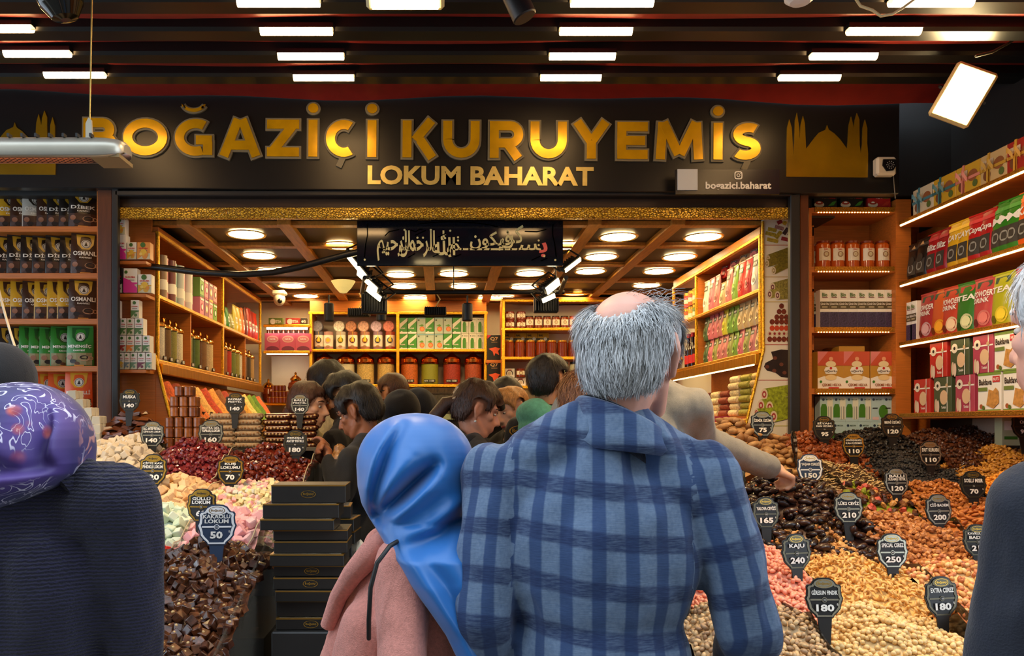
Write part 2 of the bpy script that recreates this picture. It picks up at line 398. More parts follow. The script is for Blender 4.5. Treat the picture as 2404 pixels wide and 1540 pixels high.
LT = [('B', 195, 280), ('O', 288, 400), ('Ğ', 409, 503), ('A', 511, 620), ('Z', 624, 708), ('İ', 720, 752), ('Ç', 762, 842), ('İ', 858, 890), ('K', 941, 1033), ('U', 1036, 1130), ('R', 1145, 1234), ('U', 1240, 1334), ('Y', 1336, 1438), ('E', 1443, 1523), ('M', 1533, 1653), ('İ', 1667, 1699), ('Ş', 1714, 1787)]
for i, (ch, x0, x1) in enumerate(LT):
    o_, g_ = MB(), MB(); e = i*.00002
    for j, (pts, cl) in enumerate(glyph(ch, x0, x1)):
        thin = ch in 'ÇŞ' and len(pts) == 2 or (ch == 'Ğ' and j == 3); q = j*.0003
        if ch == 'Ğ' and j == 3:
            br_ = MB(); ribbon(br_, pts, 14, -.012, 0, SGREY); bo_ = obj('breve', br_, sign); br_ = MB(); ribbon(br_, pts, 7, -.019, -.01, SGOLD, 4.5); obj('gold_face', br_, bo_); continue
        ribbon(o_, pts, EDG if not thin else 14, -.012-q, 0, SGREY, 0, cl)
        if not (ch in 'ÇŞ' and len(pts) == 2): ribbon(g_, pts, STEM if not thin else 7, -.019-q, -.010, SGOLD, 4.5, cl)
    if ch == 'İ':
        cx = (x0+x1)/2
        for mb, r_, y, m_ in ((o_, 17, -.012, SGREY), (g_, 12, -.019, SGOLD)): mb.prism([(sx(cx+r_*math.cos(a)), sz(TP-23+r_*.92*math.sin(a))) for a in [2*PI*k_/18 for k_ in range(18)]][::-1], y, 0, m_)
    lo_ = obj('letter', o_, sign); obj('gold_face', g_, lo_)
obj('small_lettering', MB().text('LOKUM BAHARAT', sx(864), sz(435), sx(1394), sz(390), -.006, SPALE, bold=.035, res=4), sign)
Q = [(735,1225),(1305,1225),(1307,1060),(1300,985),(1300,880),(1283,820),(1268,880),(1266,990),(1256,1060),(1247,1000),(1244,820),(1226,775),(1210,830),(1206,880),(1186,800),(1170,860),
     (1165,960),(1160,1028),(1110,960),(1070,920),(1030,893),(1018,860),(1008,893),(960,915),(930,950),(872,1028),(868,960),(862,850),(848,797),(832,860),(826,960),(822,880),(806,775),(792,830),(788,985),(782,1070),(776,960),(770,880),(752,822),(738,880),(735,985)]
MOSQ = [(sx(1600+x*.3344), sz(y*.3344)) for x, y in Q]
DGOLD = mat('dull_gold_film', rgb(150, 116, 10), .3, .4, var=.2, scale=5)
obj('mosque_silhouette', MB().prism(MOSQ, -.006, 0, DGOLD), sign)
obj('mosque_silhouette', MB().prism([(x-(2040-135)*k*1.0, z-8*k) for x, z in MOSQ], -.006, 0, DGOLD), sign)
# account plate on the sign
pl = thing('account_plate', 'small dark plate with camera icon and web handle under the sign', 'sign', at(1708, 427, 4.0))
kk = 4.0/F
pm = MB().box((-122*kk, 0, -29*kk), (122*kk, .012, 29*kk), mat('navy_plate', rgb(14, 19, 30), .25)); obj('panel', pm, pl)
W_ = cm(236, 236, 232)
obj('lettering', MB().text('bogazici.baharat', -52*kk, -22*kk, 102*kk, 0, -.003, W_, bold=.03), pl)
ic = MB()
for r0, r1 in ((7, 9.5),):
    pts = lambda r: [(25*kk+kk*(r*math.copysign(abs(math.cos(a))**.5, math.cos(a))), 15*kk+kk*(r*math.copysign(abs(math.sin(a))**.5, math.sin(a)))) for a in [2*PI*i/24 for i in range(24)]]
    A, B = pts(r0), pts(r1); v = [(x, -.003, z) for p in zip(A, B) for x, z in p]
    ic.add(v, [(2*i, 2*i+1, 2*((i+1) % 24)+1, 2*((i+1) % 24)) for i in range(24)], W_)
ic.ring(25*kk, 15*kk, 2.6*kk, 4.4*kk, -.003, W_); ic.disc(29.5*kk, 19.5*kk, 1*kk, -.003, W_, 8)
obj('camera_icon', ic, pl)
pc = MB().box((-118*kk, -.006, -20*kk), (-71*kk, -.001, 29*kk), cm(198, 206, 214)); obj('white_card', pc, pl)
# calligraphy board
cb = thing('calligraphy_board', 'glossy dark board with pale gold Arabic calligraphy below the gold trim', 'sign', at(1080, 571, 4.24))
ck = 4.24/F
obj('board', MB().box((-242*ck, 0, -53*ck), (242*ck, .015, 53*ck), mat('navy_gloss_board', rgb(16, 20, 30), .08), bev=.002), cb)
bx_ = lambda x: (820+x*520/2404-1080)*ck
bz_ = lambda y: (571-(500+y*220/1017))*ck
INK = mat('pale_calligraphy', rgb(226, 214, 150), .4); PINK = cm(226, 96, 90)
cal = MB()
def word(s_, x0, y0, x1, y1, b=.02, m_=INK): cal.text(s_, bx_(x0), bz_(y0), bx_(x1), bz_(y1), -.003, m_, bold=b, res=3)
word('\ufee2\u0640\u0640\u0640\u0640\u0640\u0640\u0640\u0640\ufeb4', 1060, 480, 2080, 330, .012)
word('\ufe91', 2060, 480, 2150, 320, .02, PINK)
word('\ufdf2', 900, 460, 1150, 190)
word('\ufee6\ufee4\ufea3\ufeae\ufedf\ufe8d', 540, 480, 930, 190)
word('\ufee2\ufef4\ufea3\ufeae\ufedf\ufe8d', 300, 520, 660, 190)
word('\ufee5\ufeee\ufedc\ufef4\ufed3', 1310, 400, 1760, 200); word('\ufee6\ufedb', 1650, 390, 1890, 130, .012)
def stroke(P_, r=5, m_=INK):
    pts = [Vector((bx_(x), -.0035, bz_(y))) for x, y in P_]
    v = []; rr = r*220/1017*ck
    for i, p in enumerate(pts):
        d = (pts[min(i+1, len(pts)-1)]-pts[max(i-1, 0)]).normalized(); n = Vector((-d.z, 0, d.x))*rr
        v += [p-n, p+n]
    cal.add(v, [(2*i, 2*i+2, 2*i+3, 2*i+1) for i in range(len(pts)-1)], m_); cal.add(v, [(2*i+1, 2*i+3, 2*i+2, 2*i) for i in range(len(pts)-1)], m_)
stroke([(765, 120), (950, 102), (1150, 98), (1350, 108), (1500, 128), (1610, 152)])
stroke([(195, 112), (198, 240), (178, 340), (165, 480)]); stroke([(2208, 118), (2205, 240), (2230, 340), (2245, 480)])
stroke([(1905, 200), (2040, 204), (2140, 178)]); stroke([(385, 250), (430, 205), (540, 180)]); stroke([(710, 245), (830, 190)]); stroke([(960, 265), (1050, 220)])
stroke([(665, 185), (720, 205), (760, 180), (795, 175)]); stroke([(905, 475), (980, 440)]); stroke([(1135, 478), (1210, 450)]); stroke([(635, 485), (715, 440)]); stroke([(330, 405), (405, 375)])
stroke([(1975, 515), (2070, 470)]); stroke([(2075, 522), (2150, 490)])
for x, y in ((168, 508), (2235, 512), (380, 425), (365, 428), (1600, 395), (1630, 398), (2115, 470), (2055, 300), (2055, 350), (1180, 265), (1180, 300), (600, 185), (885, 185), (1095, 195), (740, 270), (1040, 275), (800, 270)):
    cal.disc(bx_(x), bz_(y), 2.6*ck, -.0035, INK, 8)
obj('lettering', cal, cb)
obj('hanger', MB().tube([(-150*ck, .01, 53*ck), (-150*ck, .01, 60*ck)], .003, BLACK).tube([(150*ck, .01, 53*ck), (150*ck, .01, 60*ck)], .003, BLACK), cb)

# ------------------------------------------------------------------ lamps, heater, cameras, cables under the awning
SIL = mat('silver_heater_shell', rgb(196, 190, 174), .35, .6, var=.06, scale=8)
ht = thing('patio_heater', 'silver infrared heater with orange glowing grille hanging before the sign', 'heater', (xat(280, 2.2), 2.2, zat(310, 2.2)))
hk = 2.2/F
prof = [(.115, -42*hk), (.125, -20*hk), (.10, -3*hk), (.05, 0), (.015, -8*hk), (0, -25*hk), (-.002, -52*hk), (.012, -56*hk), (.012, -50*hk)]
L0 = -1.1
rowsP = []
for x, s_ in ((L0, 1), (-.075, 1), (-.045, .97), (-.018, .86), (-.004, .66), (0, .45)):
    rowsP.append([(x, .06+(y-.06)*s_, -25*hk+(z+25*hk)*s_) for y, z in prof])
hb = MB().grid(rowsP, SIL)
hb.add([rowsP[-1][i] for i in range(9)], [tuple(range(8, -1, -1))], SIL)
obj('shell', hb, ht)
obj('end_cap', MB().box((-.09, .014, -54*hk), (-.006, .112, -45*hk), cm(150, 122, 80)), ht)
gr = MB().box((L0, .02, -.022), (-.09, .11, -.014), mat('heater_reflector', rgb(168, 160, 150), .3, .8)); obj('reflector', gr, ht)
obj('element', MB().tube([(L0, .065, -.04), (-.16, .065, -.04)], .006, emis('heater_element_glow', (1, .22, .06), 4), 8), ht)
gw = MB()
for i in range(60):
    x = L0+i*(1.0/60); gw.tube([(x, .014, -.062), (x+.02, .112, -.048)], .0009, BLACK, 3, False)
for i in range(7):
    y = .02+i*.015; gw.tube([(L0, y, -.062+.14*(y-.014)), (-.095, y, -.062+.14*(y-.014))], .0009, BLACK, 3, False)
tag(obj('wire_grille', gw, ht), kind='stuff')
for i in range(11):
    x = -.085-.038*i
    obj('vent_slot', MB().box((x, .003, -9*hk), (x+.006, .022, -1*hk), BLACK, M=Matrix.Shear('XZ', 4, (.35, 0)) if 0 else None), ht)
obj('bracket', MB().prism([(-.098, 0), (-.118, 0), (-.118, .045), (-.11, .062), (-.102, .055)], .055, .062, SIL), ht)
obj('hanging_rod', MB().tube([(-.108, .06, .05), (-.1, .06, .52)], .0022, mat('steel_wire', rgb(190, 160, 90), .3, .9), 6), ht)

def floodlight(loc, w_, h_, eul, strength, label, group=None, glow=(1, .74, .36), name='floodlight'):
    t = thing(name, label, 'light', loc, 0, group); t.rotation_euler = eul
    obj('housing', MB().box((-w_/2, 0, -h_/2), (w_/2, .035, h_/2), mat('cream_lamp_frame', rgb(196, 176, 120), .4) if strength > 20 else BLACK, bev=.01), t)
    obj('glass', MB().box((-w_/2*.84, -.004, -h_/2*.86), (w_/2*.84, .002, h_/2*.86), emis('flood_glow_%d' % strength, glow, strength)), t)
    f = MB()
    for i in range(7):
        f.box((-w_/2*.8+i*w_*.8/6.5-.003, .034, -h_/2*.8), (-w_/2*.8+i*w_*.8/6.5+.003, .06, h_/2*.8), BLACK)
    tag(obj('cooling_fins', f, t), kind='stuff')
    obj('mounting_bracket', MB().tube([(-w_/2-.008, .02, 0), (-w_/2-.008, .1, .02), (w_/2+.008, .1, .02), (w_/2+.008, .02, 0)], .006, BLACK, 6), t)
    return t
floodlight(at(2262, 222, 3.3), .165, .225, (math.radians(14), math.radians(27), math.radians(-14)), 60, 'bright floodlight tilted on the dark wall above the gift boxes')
floodlight(at(950, -22, 2.35), .235, .12, (math.radians(52), 0, 0), 60, 'bright floodlight at the top edge above the sign')
def spot_can(loc, r, h, label, eul=(0, 0, 0), group=None, m_=BLACK):
    t = thing('track_spotlight', label, 'light', loc, 0, group); t.rotation_euler = eul
    obj('can', MB().lathe([(r*.9, -h/2), (r, -h/2+.004), (r, h/2-.006), (r*.8, h/2)], m_, 18), t)
    obj('stem', MB().tube([(0, 0, h/2), (0, 0, h/2+.05)], .006, m_, 6), t)
    return t
spot_can(at(1213, 0, 2.6), .04, .13, 'black spotlight tilted at the top edge right of centre', (0, math.radians(-25), 0))
def stall_fill_spot(parent, frm, to, watts, deg=110):  # spot added under a lamp, aimed to brighten a stall
    l = bpy.data.lights.new('stall_fill_spot', 'SPOT'); l.energy = watts; l.color = (1, .72, .40); l.spot_size = math.radians(deg); l.spot_blend = .7; l.shadow_soft_size = .06
    o = link('stall_fill_spot', l); o.location = frm; o.rotation_euler = (Vector(to)-Vector(frm)).to_track_quat('-Z', 'Y').to_euler(); o.parent = parent
    pm_ = Matrix.Translation(parent.location) @ parent.rotation_euler.to_matrix().to_4x4(); o.matrix_parent_inverse = pm_.inverted()
horn = thing('bell_lamp', 'dark glossy bell lamp hanging at the top left corner', 'light', at(140, -8, 2.45))
horn.rotation_euler = (math.radians(8), math.radians(-12), 0)
obj('shade', MB().lathe([(.016, -.07), (.039, -.064), (.064, -.026), (.08, .039), (.085, .1)], mat('olive_black_gloss', rgb(20, 19, 10), .12), 24), horn)
stall_fill_spot(horn, at(140, 58, 2.47), (-1.05, 3.4, 1.2), 75, 70)  # the bell lamp itself is dark; added spot for the left stall
dl = thing('round_lamp', 'white round lamp cut by the top edge near the right', 'light', at(1878, -6, 2.5))
obj('shade', MB().lathe([(.0, -.02), (.03, -.017), (.046, -.004), (.05, .02)], mat('white_lamp_shade', rgb(230, 230, 225), .3), 20), dl)
stall_fill_spot(dl, at(1878, 14, 2.5), (1.75, 3.0, 1.1), 95, 120)
tag(obj('white_cable', MB().tube([at(2003, -12, 2.6), at(2020, 14, 2.6), at(2048, 24, 2.6), at(2068, 38, 2.6), at(2095, 33, 2.6), at(2120, 18, 2.6), at(2150, -4, 2.6)], .0045, cm(232, 214, 160), 6)), 'white cable looping under the nearest light bar at the top right', 'cable')
tag(obj('black_cable', MB().tube([at(2290, 132, 3.2), at(2330, 122, 3.2), at(2370, 100, 3.2), at(2420, 66, 3.2)], .006, mat('dusty_cable', rgb(48, 40, 26), .5), 6)), 'dusty black cable curving up at the right edge above the floodlight', 'cable')
cv = thing('security_camera', 'square white security camera on the sign beside the mosque silhouette', 'camera', at(2070, 396, 4.07))
obj('housing', MB().box((-.05, -.05, -.047), (.05, 0, .047), cm(212, 200, 176), bev=.01), cv)
obj('lens_face', MB().prism([(-.022, .03), (.04, .03), (.045, 0), (.028, -.026), (-.005, -.03), (-.026, .0)], -.056, -.05, GLOSSK), cv)
le = MB().ring(.012, .001, .007, .011, -.058, cm(90, 90, 95)); 
for i in range(10): le.disc(.012+.018*math.cos(i*PI/5), .001+.018*math.sin(i*PI/5), .003, -.058, cm(150, 150, 150), 6)
obj('infrared_ring', le, cv)
tag(obj('sign_wire', MB().tube([at(2094, 376, 4.07), at(2098, 420, 4.07), at(2102, 466, 4.07)], .003, cm(120, 110, 90), 5)), 'thin grey wire running down from the square security camera', 'cable')
tag(obj('hanging_cord', MB().tube([at(-60, 62, 3.0), at(-30, 400, 3.0), at(-8, 660, 3.0), at(2, 700, 3.0), at(14, 745, 3.0), at(28, 792, 3.0), at(44, 842, 3.0), at(60, 940, 3.0), at(64, 1060, 3.0)], .0045, cm(226, 210, 180), 6)), 'white cord hanging before the coffee bags at the left edge', 'cable')
CAB = mat('black_cable_tape', (.011, .011, .012), .33, bump=.3, bscale=40)
pts = [(270, 622), (330, 623), (400, 631), (470, 640), (560, 645), (640, 640), (700, 628), (760, 612), (812, 598), (850, 590)]
tag(obj('taped_cable', MB().tube([at(x, y, 4.22+.0002*abs(x-560)) for x, y in pts], .0175, CAB, 10)), 'thick black taped cable sagging across the shop opening', 'cable')

# ------------------------------------------------------------------ ceiling lights and lamps inside
ORD_ = ['first', 'second', 'third', 'fourth', 'fifth', 'sixth', 'seventh']
DOWN = emis('downlight_glow', (1, .70, .32), 26.)
DRING = mat('downlight_ring', rgb(232, 196, 110), .35, .5)
DLP = [(578, 548), (608, 598), (640, 633), (686, 669), (718, 693), (1451, 554), (1651, 554), (1411, 601), (1595, 601), (1386, 635), (1547, 635), (1352, 686), (1518, 668), (947, 670), (1088, 670),
       (1230, 672), (1065, 641), (1245, 640), (940, 643), (975, 697), (1150, 697), (1180, 697), (875, 693), (1330, 574), (800, 574)]
dring = MB().lathe([(.118, -.006), (.112, -.012), (.098, -.008)], DRING, 24, cap=False).mesh('trim_ring')
ddisc = MB().lathe([(.001, -.0085), (.1, -.0085)], DOWN, 24, cap=False); ddisc.f = [list(reversed(f)) for f in ddisc.f]; ddisc = ddisc.mesh('diffuser')
for px, py in DLP:
    Y = 1.115*F/(1000-py)
    rw = [r for r in ((540, 580, 'nearest the opening'), (590, 610, 'second from the opening'), (625, 650, 'middle'), (660, 680, 'second from the back'), (681, 700, 'nearest the back shelves')) if r[0] <= py <= r[1]][0]
    same = sorted(q[0] for q in DLP if rw[0] <= q[1] <= rw[1])
    t = thing('downlight', 'round ceiling downlight, '+ORD_[same.index(px)]+' from the left in the row '+rw[2], 'light', (xat(px, Y), Y, CEIL), 0, 'round downlights in the shop ceiling')
    link('trim_ring', dring, t); link('diffuser', ddisc, t)
Yt = 5.0
tr = thing('light_track', 'black lighting track frame hanging under the shop ceiling', 'track', at(1065, 690, Yt))
tk = Yt/F
for a, b in (((-215, 8), (260, 8)), ((-215, 8), (-190, 60)), ((250, 8), (235, 60))):
    obj('rail', MB().tube([(a[0]*tk, 0, a[1]*tk*-.0+.01), (b[0]*tk, (.0 if b[1] == 8 else -.5), .01)], .014, BLACK, 6), tr)
for x in (-200, 0, 240): obj('hanger', MB().tube([(x*tk, 0, .01), (x*tk, 0, CEIL-tr.location.z)], .004, BLACK, 5), tr)
spot_can(at(772, 733, Yt), .031, .115, 'black can spotlight hanging before the striped paper tubes, left', group='can spotlights on the track')
spot_can(at(895, 735, Yt), .031, .10, 'black can spotlight under the big dark floodlight', group='can spotlights on the track')
spot_can(at(1097, 733, Yt), .033, .11, 'black can spotlight hanging before the green cartons, right', group='can spotlights on the track')
cl = thing('cone_lamp', 'pale yellow cone lamp under the ceiling left of the calligraphy board', 'light', at(806, 668, 4.9))
obj('shade', MB().lathe([(.075, .02), (.07, .012), (.05, -.02), (.022, -.05), (.001, -.055)], mat('yellow_lamp_shade', rgb(240, 208, 120), .4, emit=.5), 20), cl)
fl = [((835, 622), .30, .06, (30, 47, -30), 'slim floodlight left of the calligraphy board, upper'), ((862, 660), .26, .06, (30, 40, -30), 'slim floodlight left of the calligraphy board, lower'),
      ((878, 690), .16, .06, (30, 38, -20), 'slim floodlight above the dark finned lamp'), ((1345, 622), .20, .045, (30, -35, 30), 'slim floodlight right of the calligraphy board, upper'),
      ((1298, 672), .15, .09, (30, -38, 20), 'bright tilted floodlight right of the calligraphy board'), ((1288, 700), .12, .05, (30, -25, 10), 'small tilted floodlight over the honey shelf')]
for (px, py), w_, h_, e, lb in fl:
    floodlight(at(px, py, 4.55), w_*.8, h_*.6, tuple(math.radians(a) for a in e), 14, lb+', black', 'black floodlights beside the calligraphy board')
def finned(px, py, Y, w_, h_, label):
    t = thing('finned_floodlight', label, 'light', at(px, py, Y)); s_ = Y/F
    obj('housing', MB().box((-w_/2*s_, 0, -h_/2*s_), (w_/2*s_, .05, h_/2*s_), BLACK, bev=.006), t)
    for i in range(10):
        x = (-w_/2+(i+.5)*w_/10)*s_
        obj('fin', MB().box((x-.0025, -.03, -h_/2*s_*.8), (x+.0025, .001, h_/2*s_*.9), BLACK), t)
    obj('cable', MB().tube([(0, .02, h_/2*s_), (.03, .02, h_/2*s_+.05), (.0, .03, h_/2*s_+.1)], .004, cm(220, 190, 120), 5), t)
finned(878, 712, 4.7, 60, 48, 'large black finned floodlight seen from behind, left of centre')
finned(842, 733, 5.1, 52, 20, 'small black finned floodlight above the paper tubes')
finned(1022, 730, 5.1, 52, 20, 'small black finned floodlight above the green cartons')
finned(1283, 716, 4.7, 58, 34, 'black finned floodlight hanging before the honey shelf')
dc = thing('dome_camera', 'white dome security camera on the ceiling above the corner shelf', 'camera', at(656, 702, 6.4))
obj('base', MB().box((-.055, -.05, .03), (.055, .05, .065), cm(226, 214, 190), bev=.01), dc)
obj('body', MB().ball((0, 0, 0), (.048, .048, .055), cm(226, 214, 190), 14, 9), dc)
obj('lens', MB().ball((.012, -.042, -.022), (.02, .014, .02), GLOSSK, 10, 6), dc)
# ================================================================== PRODUCTS
ORD = ['first', 'second', 'third', 'fourth', 'fifth', 'sixth', 'seventh', 'eighth', 'ninth', 'tenth', 'eleventh', 'twelfth', 'thirteenth', 'fourteenth', 'fifteenth', 'sixteenth']
def nth(i, n, side='left'):
    if n == 1: return 'the only one'
    if i == 0: return side+'most' if side in ('left', 'right') else 'first from the '+side
    if i == n-1: return ('rightmost' if side == 'left' else 'leftmost') if side in ('left', 'right') else 'last from the '+side
    return ORD[i]+' from the '+side
def prints(ops, w_, h_, yf=None, eps=.0012):
    """flat print on the front of a pack: op coordinates run -.5...5 across and 0..1 up"""
    mb = MB()
    for n_, op in enumerate(ops):
        y = -eps-.0004*n_; t = op[0]
        if t == 'r':
            x0, z0, x1, z1 = op[1:5]
            nx = max(1, int((x1-x0)/.17)) if yf else 1; nz = max(1, int((z1-z0)/.12)) if yf else 1
            mb.grid([[((x0+(x1-x0)*i/nx)*w_, y, (z0+(z1-z0)*j/nz)*h_) for i in range(nx+1)] for j in range(nz+1)], op[5], False)
        elif t == 'd': mb.disc(op[1]*w_, op[2]*h_, op[3]*w_, y, op[4], 16, (op[5] if len(op) > 5 else 1)*op[3]*w_)
        elif t == 'o': mb.ring(op[1]*w_, op[2]*h_, op[3]*w_, op[4]*w_, y, op[5], 16)
        elif t == 't': mb.text(op[1], op[2]*w_, op[3]*h_, op[4]*w_, op[5]*h_, y, op[6], bold=.025)
        elif t == 'p': mb.poly([(x*w_, z*h_) for x, z in op[1]], y, op[2])
    if yf: mb.v = [(x, y+yf(x, z), z) for x, y, z in mb.v]
    return mb
def carton(name, w_, h_, d, base, ops, side=None, cat='box', bev=.0012):
    b = MB().box((-w_/2, 0, 0), (w_/2, d, h_), base, bev=bev)
    if side:
        b.box((-w_/2-.0006, .002, .002), (-w_/2, d-.002, h_*.98), side); b.box((w_/2, .002, .002), (w_/2+.0006, d-.002, h_*.98), side)
    return Kind(name, cat, [('body', b), ('printed_front', prints(ops, w_, h_))])
def pouch(name, w_, h_, d, base, ops, top=None, cat='bag', wob=.0, zc=.86):
    def D(z):
        t = z/h_
        return d*(.5*(1-max(0, (t-.12)/.88)**1.8)+.02) if t > .12 else d*(.40+.10*t/.12)
    def yf(x, z): return -D(max(0, min(h_, z)))*(1-.75*abs(2*x/w_)**3.)+wob*math.sin(z*70+x*40)*(1-z/h_)
    b = MB(); NX, NZ = 8, 9
    xs_ = [-w_/2+w_*i/NX for i in range(NX+1)]; zs_ = [h_*j/NZ for j in range(NZ+1)]
    xin = lambda z: 1-.05*(z/h_)
    b.grid([[(x*xin(z), yf(x, z), z) for x in xs_] for z in zs_], base)
    b.grid([[(x*xin(z), D(z)*(1-.7*abs(2*x/w_)**3), z) for x in reversed(xs_)] for z in zs_], base)
    for s_ in (-1, 1):
        rr = [[(s_*w_/2*xin(z), yf(s_*w_/2, z), z), (s_*w_/2*xin(z), D(z)*.3, z)] for z in zs_]
        b.grid(rr if s_ > 0 else [list(reversed(r)) for r in rr], base)
    b.grid([[(x, yf(x, 0), 0) for x in reversed(xs_)], [(x, D(0)*(1-.7*abs(2*x/w_)**3), 0) for x in reversed(xs_)]], base)
    parts = [('body', b), ('printed_front', prints(ops, w_, h_, yf))]
    s2 = MB().box((-w_/2*.95, -.004, h_*.965), (w_/2*.95, .004, h_), top or base); parts.append(('top_seal', s2))
    return Kind(name, cat, parts)
CW = cm(240, 236, 226); CK = cm(20, 17, 15); CR = cm(196, 30, 34); CY_ = cm(226, 178, 34); CG = cm(58, 128, 40); CO = cm(226, 104, 28); CP = cm(220, 70, 150); CB = cm(66, 38, 22)
CT = cm(200, 160, 110); CLG = cm(150, 186, 96); CLP = cm(222, 150, 168)
def shine(r, g, b): return mat('foil_%d_%d_%d' % (r, g, b), rgb(r, g, b), .3, bump=.25, bscale=28)

def beads(a, b, n, r, m):
    mb = MB()
    for i in range(n):
        p = Vector(a).lerp(Vector(b), i/(n-1)); mb.box(p-Vector((r, r*1.3, r)), p+Vector((r, r*1.3, r)), m)
    return mb
# ------------------------------------------------------------------ left bag shelf
ZB = [zat(p, 4.2) for p in (531, 641, 748, 859, 968)]
lc = thing('bag_shelf', 'orange wooden wall shelf full of coffee bags left of the opening', 'shelf', (xat(110, 4.2), 4.2, 0))
x0, x1 = -1.3, xat(231, 4.2)-lc.location.x
obj('back_panel', MB().box((x0, .255, .3), (x1, .265, zat(420, 4.2)), WOOD), lc)
obj('side_panel', MB().box((x1, -.02, .3), (x1+.02, .265, zat(430, 4.2)), WOOD), lc)
for z in ZB: obj('shelf_board', MB().box((x0, 0, z-.03), (x1, .255, z), WOOD, bev=.002), lc)
def coffee(kind):
    base, pan, text = {'dibek': (shine(34, 27, 22), shine(196, 152, 40), 'DİBEK'), 'osm_y': (shine(214, 164, 38), shine(64, 38, 22), 'OSMANLI'), 'osm_b': (shine(64, 38, 22), shine(206, 160, 40), 'OSMANLI'),
                       'osm_w': (shine(196, 192, 180), shine(60, 50, 40), 'OSMANLI'), 'men': (shine(40, 128, 34), shine(22, 84, 28), 'MENENGİÇ'), 'kar': (shine(226, 88, 22), shine(220, 160, 40), 'KARAMELLİ')}[kind]
    brown = cm(70, 40, 26); dk = cm(36, 22, 16)
    ops = [('p', [(-.3, 1), (-.26, .72), (-.1, .6), (.16, .6), (.3, .72), (.34, 1)], pan), ('d', .04, .73, .17, cm(226, 222, 210)), ('o', .04, .73, .13, .15, dk), ('p', [(-.02, .68), (.1, .68), (.04, .79)], dk),
           ('r', -.46, .02, .46, .33, brown if kind != 'men' else cm(150, 140, 96)), ('d', .2, .2, .2, cm(190, 150, 120), .6), ('d', .2, .22, .15, dk, .5), ('o', .42, .2, .05, .08, cm(190, 150, 120)),
           ('d', -.2, .12, .12, dk, .7), ('d', -.05, .07, .09, cm(96, 58, 34), .7), ('d', -.33, .22, .1, cm(150, 100, 72), 1), ('r', -.16, .0, .2, .035, cm(220, 150, 60)),
           ('t', text, -.4, .44, .44, .55, CW), ('t', 'KAHVESİ' if kind != 'kar' else 'KAHVE', -.18, .37, .24, .42, CW)]
    return pouch('coffee_bag', .135, .215, .055, base, ops, cat='bag')
KC = {k_: coffee(k_) for k_ in ('dibek', 'osm_y', 'osm_b', 'osm_w', 'men', 'kar')}
DESC = {'dibek': 'black coffee bag with a gold crest panel', 'osm_y': 'yellow coffee bag with brown picture', 'osm_b': 'brown coffee bag with a yellow crest panel', 'osm_w': 'silver coffee bag with dark crest',
        'men': 'green coffee bag with white lettering', 'kar': 'orange coffee bag with yellow crest panel'}
BR = [['osm_y', 'osm_b', 'osm_w', 'osm_b', 'dibek', 'dibek', 'dibek'], ['dibek']*6+['osm_b'], ['osm_y', 'osm_y', 'osm_b', 'osm_y', 'osm_y', 'osm_y', 'osm_b'], ['dibek', 'dibek', 'men', 'men', 'men', 'men', 'men'], ['dibek', 'dibek', 'kar', 'kar', 'kar', 'kar']]
RN = ['top', 'second', 'third', 'fourth', 'lowest visible']
BX = [[22, 52, 80, 114, 138, 166, 200], [14, 44, 76, 103, 134, 168, 205], [22, 52, 80, 108, 138, 162, 200], [18, 48, 72, 95, 120, 146, 194], [20, 50, 78, 108, 140, 190]]
for r, row in enumerate(BR):
    n = len(row)
    for i, k_ in enumerate(row):
        last = i == n-1
        KC[k_].place((xat(BX[r][i], 4.27), 4.29 if not last else 4.245, ZB[r]), math.radians(28 if not last else (6 if r > 2 else 20))+random.uniform(-.06, .06),
                     DESC[k_]+', '+nth(i, n)+', '+RN[r]+' shelf', 'coffee bags on the left wall shelf', sc=(1.0 if not last else 1.05, 1, random.uniform(.98, 1.02)))

